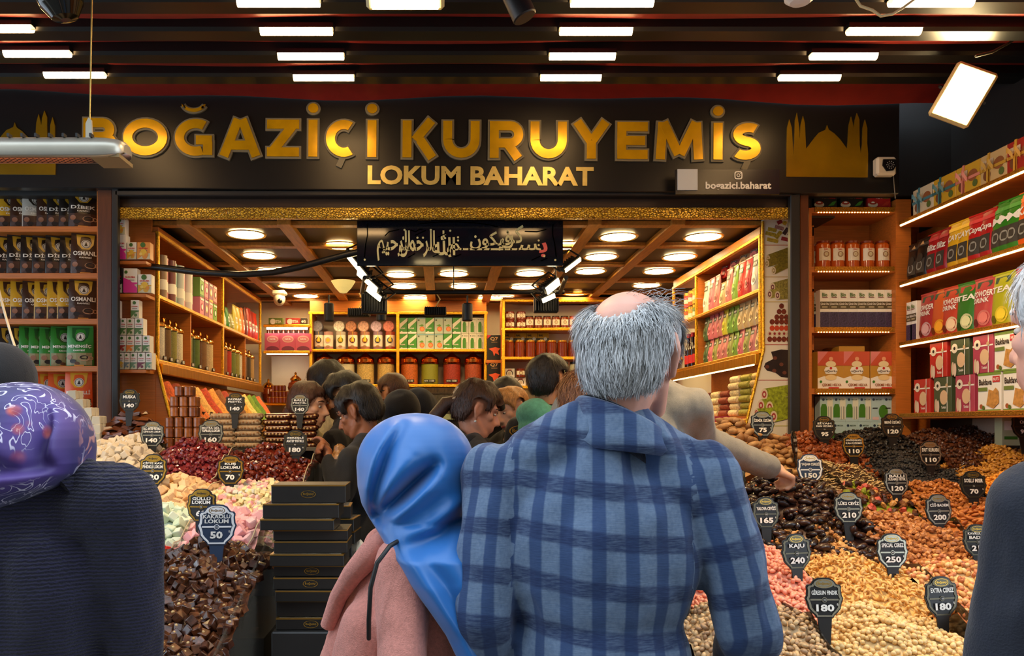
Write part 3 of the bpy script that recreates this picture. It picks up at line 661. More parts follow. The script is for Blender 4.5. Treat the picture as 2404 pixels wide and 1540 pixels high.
# ------------------------------------------------------------------ end panel of the inner left cabinet with small cartons
lp = thing('carton_shelf', 'wooden end panel with narrow shelves of small cartons beside the left pillar', 'shelf', (xat(320, 4.3), 4.3, 0))
xa, xb = xat(268, 4.3)-lp.location.x, xat(364, 4.3)-lp.location.x
obj('end_panel', MB().box((xa, 0, .1), (xb, .02, zat(545, 4.3)), WOOD), lp)
obj('end_panel', MB().box((xa, 0, zat(545, 4.3)), (xb-.02, .02, zat(514, 4.3)), WOOD), lp)
SH = {k_: zat(k_, 4.18) for k_ in (613, 690, 868)}
for z in SH.values(): obj('shelf_board', MB().box((xa, -.13, z-.018), (xb+.0, 0, z), WOOD, bev=.002), lp)
def tea_carton(px0, py0, px1, py1, kind, Y=4.2, label='', group=None):
    s_ = Y/F; w_ = (px1-px0)*s_*.96; h_ = (py1-py0)*s_
    key = ('tc', round(w_, 3), round(h_, 3), kind)
    if key not in _KK:
        c = {'g': cm(84, 122, 60), 'o': cm(226, 130, 50), 'r': cm(170, 56, 48), 'y': cm(220, 172, 60), 'b': cm(110, 130, 140), 'm': cm(120, 48, 70), 't': cm(110, 150, 120), 'pink': cm(216, 50, 150), 'k': cm(30, 22, 18), 'oy': cm(226, 150, 66)}[kind]
        ops = [('r', -.5, 0, .5, .42, c), ('p', [(-.5, .0), (.5, .0), (.5, .36), (.1, .3), (-.3, .1)], cm(204, 200, 170)), ('d', .1, .16, .2, c), ('d', -.05 if kind != 'pink' else -.3, .84, .2 if kind != 'pink' else .12, cm(66, 110, 40)), ('t', 'nurbaba' if 0 else 'NURUMA', -.36, .6, .36, .67, CR), ('r', -.3, .5, .3, .53, cm(120, 120, 110))]
        if kind in ('pink',): ops += [('p', [(-.5, .0), (.5, .0), (.5, .2), (.0, .5), (-.5, .62)], c)]
        if kind in ('y', 'oy'): ops += [('d', .0, .4, .26, cm(232, 190, 60)), ('d', .22, .25, .14, cm(226, 150, 60)), ('d', -.2, .3, .12, cm(240, 210, 110))]
        _KK[key] = carton('tea_carton', w_, h_, .055, CW if kind not in ('k', 'oy') else c, ops, cat='box')
    return _KK[key].place((xat((px0+px1)/2, Y), Y-.02, zat(py1, Y)+.001), random.uniform(-.06, .06), label, group)
_KK = {}
G_ = 'small tea cartons on the end panel'
for px0, py0, px1, py1, k_, lb in [(276, 553, 300, 611, 'pink', 'pink and white carton at the bottom of the top shelf, leftmost'), (274, 514, 297, 552, 'y', 'pale yellow carton stacked highest at the left'), (301, 571, 324, 611, 'y', 'white carton with yellow blossoms above the cable'), (325, 571, 356, 611, 'oy', 'orange carton beside the gold frame above the cable'),
                                   (273, 630, 291, 689, 'k', 'black carton with orange picture under the cable'), (293, 632, 326, 689, 'pink', 'white carton with big pink corner under the cable'), (327, 646, 359, 689, 'y', 'white carton with yellow blossoms under the cable')]:
    tea_carton(px0, py0, px1, py1, k_, 4.2, lb, G_)
rowsC = [(868, 829, [(270, 282, 'g'), (282.5, 294, 'y'), (295, 308, 'b'), (308.5, 325, 't'), (326, 344, 'm'), (345, 360, 't')], 'bottom'), (828, 789, [(270, 281, 'r'), (282, 299, 'r'), (300, 318, 'o'), (319, 336, 'g'), (338, 355, 'g')], 'second'),
         (788, 749, [(272, 285, 'g'), (286, 300, 'g'), (301, 318, 'g'), (319, 340, 'g')], 'third'), (748, 706, [(271, 281, 'y'), (310, 330, 'g')], 'top')]
for py1, py0, L_, nm in rowsC:
    for i, (a, b, k_) in enumerate(L_):
        tea_carton(a, py0, b, py1, k_, 4.2, {'g': 'green', 'y': 'yellow', 'b': 'grey blue', 't': 'teal', 'm': 'plum', 'r': 'red', 'o': 'orange'}[k_]+' and white tea carton, '+nth(i, len(L_))+' in the '+nm+' row of the pile', G_)

# ------------------------------------------------------------------ inner wall cabinets
XL, XR = -1.55, 1.725
def gold_bar(parent, a, b, r=.012): obj('gold_trim', MB().box([min(p, q)-r for p, q in zip(a, b)], [max(p, q)+r for p, q in zip(a, b)], GOLD, bev=.004), parent)
def wall_cabinet(name, label, X, s_, y0, y1, ztop, zm, zlow, divs_up, divs_lo):
    """cabinet along a side wall; s_ = +1 faces +X (left wall), -1 faces -X"""
    t = thing(name, label, 'shelf', (X, 0, 0)); D = -s_*.29
    def bx(lo, hi, nm, m): obj(nm, MB().box([min(a, b) for a, b in zip(lo, hi)], [max(a, b) for a, b in zip(lo, hi)], m, bev=.002), t)
    bx((D, y0, .1), (D+s_*.012, y1, ztop+.06), 'back_panel', WOOD)
    bx((D, y0, ztop), (s_*.004, y1, CEIL-.032), 'cornice', WOOD)
    for z in (zm, zlow): bx((D, y0, z-.02), (0, y1, z), 'shelf_board', WOOD)
    for y in divs_up: bx((D, y-.008, zm), (-s_*.004, y+.008, ztop), 'divider', WOOD)
    for y in divs_lo: bx((D, y-.008, zlow), (-s_*.004, y+.008, zm-.02), 'divider', WOOD)
    for z in (ztop, zm-.01, zlow-.01): gold_bar(t, (0, y0, z), (0, y1, z), .011)
    for y in [y0, y1]+divs_up: gold_bar(t, (0, y, zlow), (0, y, ztop), .010)
    bx((-s_*.01, y0, zlow-.075), (s_*.03, y1, zlow-.022), 'gold_moulding', mat('fluted_gold_moulding', rgb(206, 150, 44), .3, .9, var=.3, scale=60, stretch=(1, 3, .1), bump=.6, bscale=60))
    if s_ < 0: obj('led_strip', MB().box((-.02, y0+.05, zlow-.081), (-.014, y1-.05, zlow-.076), LED), t)
    return t
ZT, ZM_, ZL = CZ+1.046, CZ+.713, CZ+.36
cabL = wall_cabinet('side_cabinet', 'wooden cabinet with gold trim along the left wall of the shop', XL, 1, 4.325, 6.75, ZT, ZM_, ZL, [5.6], [4.91, 5.6, 6.26])
ZT2, ZM2, ZL2 = CZ+1.03, CZ+.747, CZ+.414
cabR = wall_cabinet('side_cabinet', 'wooden cabinet with gold trim along the right wall of the shop', XR, -1, 4.325, 5.95, ZT2, ZM2, ZL2, [5.42], [5.42])
# sloping end piece of both cabinets
for nm, pts in (('end_panel', [(xat(364, 4.3), zat(545, 4.3)), (xat(364, 4.3), zat(840, 4.3)), (xat(402, 4.3), zat(990, 4.3)), (xat(402, 4.3), .1), (xat(300, 4.3), .1), (xat(300, 4.3), zat(545, 4.3))]),):
    obj(nm, MB().prism([(x-XL, z) for x, z in reversed(pts)], 4.305, 4.322, WOOD), cabL)
obj('gold_trim', MB().tube([(xat(364, 4.3)-XL, 4.3, zat(835, 4.3)), (xat(402, 4.3)-XL, 4.3, zat(990, 4.3))], .01, GOLD, 6), cabL)
# paper tubes and bottles, upper left bay
def cyl_kind(name, r, h, ms, lid=None, n=14):
    b = MB(); nb = len(ms)
    for i, m in enumerate(ms): b.lathe([(r, h*i/nb), (r, h*(i+1)/nb)], m, n, cap=(i in (0, nb-1)))
    parts = [('body', b)]
    if lid: parts.append(('lid', MB().lathe([(r*1.02, h), (r*1.02, h+.02), (r*.3, h+.026)], lid, n)))
    return Kind(name, 'bottle', parts)
cols = [(40, 36, 34, 'black'), (206, 176, 40, 'yellow'), (150, 120, 90, 'bronze'), (186, 96, 100, 'rose'), (120, 66, 60, 'maroon'), (110, 170, 160, 'turquoise'), (196, 196, 190, 'silver'), (206, 130, 140, 'pink'), (214, 206, 196, 'white'), (176, 140, 170, 'lilac')]
for i, (r_, g_, b_, nm) in enumerate(cols):
    K = cyl_kind('bottle', .03, .235, [shine(r_, g_, b_), cm(236, 230, 214), shine(r_, g_, b_), shine(r_, g_, b_)], shine(r_, g_, b_))
    K.place((XL-.05-.02*(i % 2), 4.38+i*.075, ZM_), 0, nm+' cylinder bottle, '+nth(i, 10, 'front')+' on the left cabinet', 'tall bottles on the left cabinet')
def gift(w_, h_, base, acc, txt=None):
    return carton('gift_carton', w_, h_, .09, base, [('r', -.5, .0, .5, .12, acc), ('d', 0, .5, .3, acc), ('d', 0, .5, .2, CW), ('r', -.4, .84, .4, .93, CW)]+([('t', txt, -.35, .86, .35, .91, acc)] if txt else []))
GK = [('pink', gift(.085, .125, cm(216, 130, 150), cm(170, 60, 90))), ('green', gift(.085, .125, cm(132, 176, 84), cm(60, 110, 40))), ('rose', gift(.085, .125, cm(226, 160, 160), cm(140, 60, 70))), ('mauve', gift(.085, .125, cm(150, 96, 130), cm(220, 190, 90)))]
for i in range(4):
    for lv in range(2):
        nm, K = GK[(i*3+lv) % 4]
        K.place((XL-.02, 5.19+i*.1, ZM_+lv*.126), PI/2, nm+' gift carton, '+ORD[i]+' from the front, '+('upper' if lv else 'lower')+' layer, left cabinet', 'gift cartons on the left cabinet')
Z2 = [('clear', (214, 206, 180), .13), ('green', (40, 120, 44), .15), ('olive', (150, 146, 70), .12), ('lemon', (206, 190, 66), .2), ('yellow', (222, 176, 40), .2), ('orange', (222, 110, 40), .21), ('dark red', (110, 24, 22), .23), ('red', (196, 30, 28), .24), ('crimson', (176, 24, 36), .23), ('scarlet', (214, 44, 30), .23)]
for i, (nm, c, h_) in enumerate(Z2):
    pouch('gift_bag', .1, h_, .05, shine(*c), [('r', -.3, .3, .3, .55, CW), ('t', 'LOKUM', -.26, .36, .26, .48, cm(*c))]).place((XL-.03, 5.7+i*.108, ZM_), PI/2+random.uniform(-.1, .1), nm+' foil gift bag, '+nth(i, 10, 'front')+' in the far upper bay, left cabinet', 'foil bags in the far bay')
# glass spice jars
GLID = mat('polished_brass_lid', rgb(232, 176, 84), .16, 1.)
def spice_jar(c, var=.3, r=.046, h=.2):
    cont = mat('spice_%d_%d_%d' % c, rgb(*c), .75, var=var, scale=220)
    lid = MB().lathe([(r*1.06, h), (r*1.08, h+.012), (r*.95, h+.02), (r*.55, h+.034), (r*.22, h+.044), (r*.2, h+.056), (r*.3, h+.062), (.001, h+.07)], GLID, 16)
    return Kind('spice_jar', 'jar', [('glass', MB().lathe([(r, 0), (r, h)], GLASS, 16)), ('contents', MB().lathe([(r*.94, .004), (r*.94, h*.97)], cont, 16)), ('lid', lid),
                                     ('price_label', MB().box((-.026, -r-.004, .012), (.026, -r-.001, .034), CK).text('85', -.018, .015, .018, .031, -r-.0045, CW))])
JC = [(176, 128, 60, 'tan'), (232, 220, 190, 'cream'), (120, 84, 40, 'brown'), (150, 140, 66, 'olive'), (230, 214, 180, 'ivory'), (128, 124, 70, 'grey green'), (84, 104, 36, 'green'), (126, 84, 44, 'speckled'), (206, 176, 130, 'beige'),
      (70, 48, 28, 'dark brown'), (150, 90, 50, 'mottled'), (176, 44, 24, 'red'), (110, 116, 48, 'sage'), (140, 132, 60, 'khaki'), (226, 216, 196, 'white'), (104, 70, 40, 'umber'), (60, 44, 30, 'blackish'), (170, 130, 76, 'sand')]
JY = [4.385+.105*i for i in range(5)]+[4.99+.15*i for i in range(4)]+[5.68+.118*i for i in range(9)]
for (r_, g_, b_, nm), y in zip(JC, JY):
    spice_jar((r_, g_, b_)).place((XL-.065, y, ZL), PI/2, 'glass jar of '+nm+' spice with brass lid on the left cabinet', 'spice jars on the left cabinet')
# sloping spice tray under the jars
tray = thing('spice_tray', 'sloping wooden tray of open spice bins under the jar shelf', 'tray', (XL, 0, 0))
obj('bottom', MB().prism([(-.05, ZL-.09), (-.05, ZL-.42), (.13, ZL-.42), (.13, ZL-.33), (.0, ZL-.13)], 0, 2.42, WOOD, M=T(0, 4.33, 0)), tray)
obj('gold_trim', MB().box((.115, 4.33, ZL-.36), (.145, 6.75, ZL-.325), GOLD, bev=.004), tray)
obj('gold_trim', MB().box((.115, 4.33, ZL-.46), (.155, 6.75, ZL-.40), MATS['fluted_gold_moulding'], bev=.004), tray)
SPC = [(206, 84, 24, 'orange'), (150, 52, 20, 'rust'), (216, 110, 40, 'deep orange'), (226, 172, 96, 'pale'), (190, 60, 24, 'red'), (228, 150, 70, 'apricot'), (140, 80, 36, 'brown'), (168, 60, 40, 'brick'), (120, 74, 40, 'bark brown'), (206, 150, 60, 'ochre'), (220, 200, 120, 'straw'), (120, 150, 40, 'green'), (90, 130, 40, 'dark green'), (226, 110, 60, 'coral')]
for i, (r_, g_, b_, nm) in enumerate(SPC):
    y = 4.36+i*.168; P_ = []
    for a in range(7):
        row = []
        for b in range(7):
            u, v = a/6, b/6; hump = .035*math.sin(PI*max(.02, min(.98, v)))**.6
            row.append((-.005+.13*u+hump*.85, y+.15*v, ZL-.135-.195*u+hump*.55+.006*math.sin(9*u+5*v+i)))
        P_.append(row)
    o = obj('spice_heap', MB().grid(P_, mat('heap_%d' % i, rgb(r_, g_, b_), .8, var=.35, scale=60, bump=.6, bscale=120), M=T(XL, 0, 0)))
    tag(o, nm+' spice heaped in the sloping tray, '+nth(i, 14, 'front'), 'spice', 'spices in the sloping tray')
    cl_ = MB().box((.118, y+.03, ZL-.335), (.13, y+.12, ZL-.275), CK, bev=.002); c_ = obj('price_clip', cl_, tray)
    obj('clip_label', MB().text('90', -.025, -.012, .025, .012, 0, CT, M=T(.1315, y+.075, ZL-.305) @ R(PI/2)), c_)

# ------------------------------------------------------------------ shelves along the back
def back_unit(name, label, px0, px1, Y, py_top, shelves, verts, depth=.26, panel=WHITE, cornice=True, bottom=None):
    t = thing(name, label, 'shelf', (xat((px0+px1)/2, Y), Y, 0)); ox = t.location.x
    X0, X1 = xat(px0, Y)-ox, xat(px1, Y)-ox; zt = zat(py_top, Y); zb = zat(shelves[-1], Y)
    obj('back_panel', MB().box((X0, depth, zb-.6), (X1, depth+.012, zt), panel), t)
    for p in shelves:
        z = zat(p, Y); obj('shelf_board', MB().box((X0, 0, z-.02), (X1, depth, z), WOOD, bev=.002), t); gold_bar(t, (X0, 0, z-.01), (X1, 0, z-.01), .012)
    gold_bar(t, (X0, 0, zt), (X1, 0, zt), .012)
    for v in verts:
        x = xat(v, Y)-ox; obj('divider', MB().box((x-.012, 0.004, zb), (x+.012, depth, zt), WOOD), t); gold_bar(t, (x, 0, zb), (x, 0, zt), .013)
    if cornice: obj('cornice', MB().box((X0, .01, zt+.012), (X1, depth, CEIL-.03), WOOD), t)
    else: obj('top_board', MB().box((X0, 0, zt-.004), (X1, depth, zt+.01), WOOD), t)
    return t
YB = 6.9
back_unit('back_shelf', 'back wall shelf with paper tubes, cartons and domed candy jars', 727, 1142, YB, 735, [820, 903], [730, 934, 1140])
back_unit('honey_shelf', 'back wall shelf stacked with honey and jam jars', 1180, 1600, 6.7, 706, [770, 838, 906], [1182, 1560])
cu = back_unit('corner_shelf', 'lit corner shelf with rose boxes and small honey jars', 622, 724, 6.78, 765, [824, 946], [], cornice=False)
PWH = emis('cool_led_strip', (1, .84, .66), 12)
for p in (772, 831): obj('led_strip', MB().box((xat(624, 6.76)-cu.location.x, .01, zat(p, 6.76)), (xat(720, 6.76)-cu.location.x, .03, zat(p-4, 6.76)), PWH), cu)
# corner shelf goods
for i in range(3):
    carton('rose_box', .135, .155, .06, cm(206, 84, 110), [('d', 0, .68, .36, cm(226, 170, 150), .62), ('d', 0, .68, .3, cm(214, 120, 120), .5), ('d', 0, .12, .4, cm(120, 40, 70), .5), ('t', 'GÜL', -.2, .64, .2, .74, CW)]).place((xat(640+i*36, 6.82), 6.82, zat(824, 6.78)), .1, 'pink box with oval rose emblem, '+nth(i, 3)+' on the corner shelf', 'rose boxes')
dk = mat('dark_honey', rgb(120, 44, 14), .12, coat=.5, var=.1)
def honey(r, h, lidc, label=True, c=dk, lidh=.16):
    p = [('jar', MB().lathe([(r*.92, 0), (r, .006), (r, h*.86), (r*.8, h*.93), (r*.8, h*.95)], c, 14)), ('lid', MB().lathe([(r*.86, h*.93), (r*.86, h), (r*.5, h+.001)], lidc, 14))]
    if label:
        lb = MB(); P_ = []
        for z in (.28, .72): P_.append([(r*1.012*math.cos(a), r*1.012*math.sin(a), h*z) for a in [-PI/2-.95+1.9*k/8 for k in range(9)]])
        lb.grid(P_, cm(236, 228, 206)); yy = -r*1.02-.002
        lb.ring(0, h*.5, r*.28, r*.4, yy, cm(150, 110, 60), 12); lb.disc(0, h*.5, r*.16, yy, cm(214, 196, 150), 10); lb.text('BAL', -r*.3, h*.64, r*.3, h*.7, yy, CR)
        p.append(('paper_label', lb))
    return Kind('honey_jar', 'jar', p)
LK = cm(40, 26, 18, .3); LR = cm(130, 34, 26, .3); LGo = mat('gold_jar_lid', rgb(226, 172, 70), .25, .9)
mini = honey(.021, .05, LGo, False)
for rr, (n, py, Yr) in enumerate([(11, 945, 6.76), (6, 930, 6.84), (4, 917, 6.88)]):
    for i in range(n):
        mini.place((xat(632+i*8.6+(8 if rr else 0), Yr), Yr, zat(946, 6.78)+rr*.0525), 0, 'tiny dark honey jar, '+nth(i, n)+' in the '+['front', 'middle', 'top'][rr]+' row on the corner shelf', 'tiny honey jars')
urn = Kind('honey_urn', 'jar', [('jar', MB().lathe([(.03, 0), (.055, .03), (.068, .08), (.06, .12), (.035, .14)], dk, 18)), ('lid', MB().lathe([(.045, .14), (.05, .155), (.03, .175), (.008, .19), (.012, .205), (.001, .215)], GLID, 16))])
urn.place((xat(694, 6.86), 6.86, zat(946, 6.78)+.054), 0, 'round honey urn with brass lid on the corner shelf, right', 'honey urns'); urn.place((xat(630, 6.9), 6.9, zat(946, 6.78)+.0), 0, 'round honey urn with brass lid on the corner shelf, left', 'honey urns')
for i in range(8):
    Kind('scent_bottle', 'bottle', [('glass', MB().lathe([(.014, 0), (.014, .045), (.008, .055)], dk, 10)), ('cap', MB().lathe([(.01, .055), (.01, .07), (.004, .085)], LGo, 10))]).place((xat(628+i*12, 6.9), 6.93, zat(824, 6.78)+.157), 0, 'small dark bottle with gold cap behind the rose boxes, '+nth(i, 8), 'small dark bottles on the corner shelf')
for i, c in enumerate([(110, 130, 60), (176, 60, 50), (60, 50, 40)]):
    carton('snack_box', .12 if i < 2 else .05, .06, .05, cm(*c), [('d', -.2, .5, .2, CW), ('t', 'TEA', .0, .3, .4, .7, CW)]).place((xat([646, 686, 712][i], 6.8), 6.82, zat(765, 6.78)+.012), 0, ['green', 'red', 'dark'][i]+' box lying on top of the corner shelf', 'boxes on top of the corner shelf')
# paper tubes with tassels
def tube_gift(c1, c2, tass=True):
    b = MB(); r = .042
    b.lathe([(r, 0), (r, .03)], cm(*c1), 18).lathe([(r, .03), (r, .13)], cm(236, 228, 208), 18, cap=False).lathe([(r, .13), (r, .16)], cm(*c1), 18)
    p = [('tube', b), ('emblem', MB().disc(0, .085, .026, -r-.002, cm(*c2), 14).disc(0, .085, .017, -r-.0025, CY_, 12).disc(0, .03, .018, -r-.002, cm(160, 120, 80), 10, .01))]
    if tass: p.append(('tassel', MB().tube([(0, -r-.004, .16), (.004, -r-.006, .12)], .0015, CY_, 4).lathe([(.013, .07), (.009, .1), (.004, .118)], CY_, 8, M=T(.004, -r-.012, 0))))
    return Kind('gift_tube', 'tube', p)
TC = [((90, 86, 96), (60, 60, 70)), ((176, 130, 120), (200, 160, 150)), ((190, 176, 160), (120, 140, 60)), ((150, 84, 50), (110, 60, 90)), ((160, 110, 90), (140, 90, 60)), ((140, 110, 130), (60, 80, 110)), ((156, 66, 50), (70, 100, 120))]
TX = [749, 771, 800, 828, 857, 887, 916]
rl = mat('round_lid', rgb(200, 160, 130), .5, var=.3, scale=60)
for i, (a, b) in enumerate(TC):
    tube_gift(a, b, i != 1).place((xat(TX[i], 6.98), 6.99, zat(820, YB)), 0, 'white paper tube with tassel and coloured emblem, '+nth(i, 7)+' on the back shelf' if i != 1 else 'plain pinkish paper tube without tassel on the back shelf', 'paper tubes on the back shelf')
    if i != 1:
        Kind('round_box', 'box', [('body', MB().lathe([(.047, 0), (.05, .004), (.05, .05)], cm(*a), 18, M=R(PI/2, 'X') @ T(0, 0, 0))), ('lid_print', MB().disc(0, 0, .044, -.0515, mat('lid_print_%d' % i, rgb(*[min(255, v+60) for v in a]), .5, var=.4, scale=90), 18))]).place((xat(TX[i], 7.0)-.012, 7.02, zat(820, YB)+.208), 0, 'round patterned box standing on edge behind the tubes, '+nth(i-(i > 1), 6), 'round boxes above the paper tubes')
def veg_can(kind):
    ops = [('p', [(-.5, .3), (.5, .8), (.5, 1), (-.5, .6)], cm(236, 232, 214)), ('r', -.5, 0, .5, .12, CW), ('d', -.2, .1, .12, CW), ('t', 'ALGARI', -.4, .3, .2, .38, CW)]
    base = cm(66, 150, 50)
    if kind == 'p': base = cm(190, 206, 190); ops = [('d', .1, .3, .3, cm(232, 110, 60)), ('d', .1, .3, .2, cm(240, 160, 90)), ('p', [(-.3, .5), (.1, .6), (.3, .5), (.1, .45)], cm(100, 160, 60)), ('d', -.3, .85, .1, cm(60, 80, 60)), ('r', -.5, .94, .5, 1, cm(140, 190, 200))]
    if kind == 'w': base = cm(230, 226, 206); ops = [('p', [(-.3, .1), (.15, .1), (.15, .6), (.05, .75), (-.2, .75), (-.3, .6)], cm(70, 140, 40)), ('r', .22, .06, .3, .5, cm(150, 160, 140)), ('d', -.3, .88, .06, CK), ('t', 'MATCHA', -.1, .85, .36, .9, CK)]
    return carton('drink_carton', .0735 if kind != 'w' else .066, .14, .07, base, ops)
VK = {k_: veg_can(k_) for k_ in 'gpw'}
xs_ = [947, 968, 989, 1009, 1030, 1051, 1072, 1091.5, 1110, 1128]
for lv, row in enumerate(['ggpppggwww', 'ggpgppgwww']):
    for i, k_ in enumerate(row):
        VK[k_].place((xat(xs_[i], 6.96), 6.96, zat(820, YB)+lv*.1415), 0, {'g': 'green and white', 'p': 'pale carton with orange fruit,', 'w': 'white carton with green shape,'}[k_]+' drink carton, '+nth(i, 10)+' in the '+('upper' if lv else 'lower')+' row', 'drink cartons on the back shelf')
# domed candy jars
COPP = mat('polished_copper_lid', rgb(214, 120, 50), .16, 1.)
def dome_jar(c, rnd=None, fine=.3):
    r, h = .078, .185
    cont = mat('jarfill_%d_%d_%d' % c, rgb(*c), .5, var=fine, scale=130, bump=.5, bscale=130)
    lid = MB().lathe([(r*1.05, h), (r*1.08, h+.008), (r*1.0, h+.014), (r*1.0, h+.04), (r*.9, h+.055), (r*.6, h+.068), (r*.32, h+.085), (r*.14, h+.1), (r*.12, h+.108), (r*.17, h+.114), (r*.12, h+.125), (.001, h+.128)], COPP, 24)
    return Kind('candy_jar', 'jar', [('glass', MB().lathe([(r*.96, 0), (r, .006), (r, h)], GLASS, 24)), ('contents', MB().lathe([(r*.95, .006), (r*.95, h*.985)], cont, 24)), ('lid', lid),
                                     ('price_label', MB().box((-.05, -r-.006, .022), (.05, -r-.003, .046), CK).text('1150', -.0, .026, .04, .042, -r-.0065, CW).text('FISTIK', -.045, .028, -.01, .038, -r-.0065, CW))])
DJ = [((120, 100, 50), 'hidden brownish', 763), ((236, 224, 190), 'white', 812), ((222, 186, 110), 'pale grain', 858), ((224, 186, 112), 'yellow grain', 906), ((206, 104, 40), 'orange', 961), ((150, 150, 44), 'pistachio green', 1009), ((166, 52, 34), 'dark red', 1061), ((176, 76, 40), 'red brown', 1111)]
for c, nm, px in DJ:
    dome_jar(c, None, .05 if nm in ('white', 'pistachio green') else .35).place((xat(px, 6.98), 6.99, zat(903, YB)), random.uniform(-.05, .05), 'domed glass jar of '+nm+' sweets with copper lid', 'domed jars on the back shelf')
# black saffron boxes in the gap
gap = thing('gap_shelf', 'narrow wooden shelf between the two back shelves', 'shelf', (xat(1160, 6.85), 6.85, 0))
for p in (845, 906): obj('shelf_board', MB().box((-.07, 0, zat(p+4, 6.85)-.01), (.07, .2, zat(p, 6.85)), WOOD), gap)
sb = carton('saffron_box', .115, .215, .06, CK, [('t', 'Q7', -.28, .76, .3, .92, CT), ('p', [(-.4, .45), (.1, .52), (.45, .46), (.3, .36), (.38, .2), (.1, .28), (.0, .15), (-.1, .34)], cm(226, 90, 50)), ('p', [(-.5, 1), (-.2, 1), (-.5, .85)], cm(190, 30, 50)), ('t', 'SAFFRON', -.2, .7, .24, .73, CT)])
sb.place((xat(1160, 6.85), 6.86, zat(845, 6.85)), 0, 'black saffron box with orange threads, upper one between the back shelves', 'saffron boxes'); sb.place((xat(1160, 6.85), 6.86, zat(906, 6.85)), 0, 'black saffron box with orange threads, lower one between the back shelves', 'saffron boxes')
# honey shelf goods
hj1, hj2, hj3 = honey(.036, .11, LK), honey(.042, .073, LR), honey(.045, .145, LGo, False)
amb = honey(.036, .11, LR, c=mat('amber_honey', rgb(190, 84, 20), .12, coat=.5))
YH = 6.78
for i in range(2):
    for lv in range(2): hj2.place((xat(1197+i*26, YH), YH, zat(770, 6.7)+lv*.075), 0, 'low jam jar with red lid, '+['left', 'right'][i]+' pair, '+['lower', 'upper'][lv]+', on the honey shelf', 'low jam jars')
for i in range(8): (amb if i == 5 else hj1).place((xat(1243+i*20.5, YH), YH, zat(770, 6.7)), 0, ('amber' if i == 5 else 'dark')+' honey jar with white label, '+nth(i, 8)+' on the top honey shelf', 'labelled honey jars')
for i in range(7): hj3.place((xat(1195+i*25, YH), YH, zat(838, 6.7)), 0, 'large dark honey jar with gold lid, '+nth(i, 7)+' on the middle shelf', 'large honey jars')
yb = carton('yellow_box', .095, .07, .07, CY_, [('r', -.5, 0, .5, .4, CK), ('d', .2, .3, .16, CW), ('r', -.3, .1, 0, .3, cm(190, 170, 120)), ('t', 'BAL', -.4, .6, 0, .85, CK)])
for i in range(4): yb.place((xat(1196+i*26.5, YH+.08), YH+.09, zat(838, 6.7)+.15), 0, 'yellow honey box standing on the large jars, '+nth(i, 4), 'yellow honey boxes')
wb = carton('soap_box', .088, .075, .07, CW, [('o', 0, .45, .26, .34, cm(70, 60, 50)), ('r', -.5, .0, .5, .3, CW), ('d', 0, .42, .16, cm(214, 200, 176)), ('t', 'ARI', -.18, .78, .2, .9, CR), ('d', -.36, .12, .07, CK)])
for i, (px, lv) in enumerate([(1196, 0), (1222, 0), (1196, 1)]): wb.place((xat(px, YH), YH, zat(906, 6.7)+lv*.077), 0, 'square white box with round emblem, '+['lower left', 'lower right', 'upper'][i]+' on the honey shelf', 'square white boxes')
hj2.place((xat(1222, YH), YH, zat(906, 6.7)+.077), 0, 'low dark jam jar on a square white box', 'low jam jars')
hj3.place((xat(1250, YH), YH, zat(906, 6.7)), 0, 'large dark honey jar at the bottom of the honey shelf', 'large honey jars')
carton('yellow_box', .16, .065, .07, CY_, [('t', 'BAL', -.1, .3, .3, .7, CK)]).place((xat(1265, YH), YH, zat(906, 6.7)+.15), 0, 'wide yellow box on the lowest honey shelf', 'yellow honey boxes')
for i in range(2): Kind('cream_jar', 'jar', [('jar', MB().lathe([(.03, 0), (.032, .07), (.026, .08)], cm(206, 204, 170), 14)), ('lid', MB().lathe([(.028, .08), (.028, .1)], CK, 12))]).place((xat(1326+i*20, YH), YH, zat(906, 6.7)+.11), 0, 'pale jar with black lid beside the plaid man, '+['left', 'right'][i], 'pale jars')
tag(obj('shelf_riser', MB().box((xat(1312, YH), YH-.04, zat(906, 6.7)), (xat(1362, YH), YH+.08, zat(906, 6.7)+.109), WOOD, bev=.003)), 'small wooden riser under the pale jars', 'riser')
# counter below the back shelf with clear bins
bc = thing('back_counter', 'dark counter with clear bins of nuts along the back wall', 'counter', (xat(980, 6.6), 6.6, 0))
obj('body', MB().box((-1.15, 0, 0), (1.9, .28, zat(985, 6.6)), mat('dark_counter', rgb(40, 32, 26), .4)), bc)
obj('ledge', MB().box((-1.15, -.03, zat(985, 6.6)), (1.9, .28, zat(972, 6.6)), cm(150, 160, 130, .2)), bc)
obj('carved_rail', MB().box((-.9, .2, zat(922, 6.6)), (.6, .26, zat(908, 6.6)), mat('carved_dark_rail', rgb(60, 44, 26), .4, var=.6, scale=70, stretch=(1, 1, .2))), bc)
for i, (c, nm) in enumerate([((60, 46, 34), 'dark seed'), ((214, 176, 96), 'yellow nut'), ((220, 184, 104), 'pale nut'), ((70, 62, 54), 'black seed'), ((190, 110, 50), 'orange')]):
    xx = bc.location.x-.52+i*.24
    tag(Kind('nut_bin', 'bin', [('glass', MB().box((-.11, 0, 0), (.11, .2, .18), GLASS)), ('contents', MB().box((-.105, .005, .003), (.105, .195, .16), mat('bin_%d' % i, rgb(*c), .7, var=.4, scale=90, bump=.6, bscale=90))), ('price_card', MB().box((-.05, -.01, -.0), (.05, -.006, .05), CK).text('340', -.03, .012, .03, .036, -.0105, CW))]).place((xx, 6.62, zat(972, 6.6)), 0), 'clear bin of '+nm+' on the back counter', 'bin', 'clear bins on the back counter')

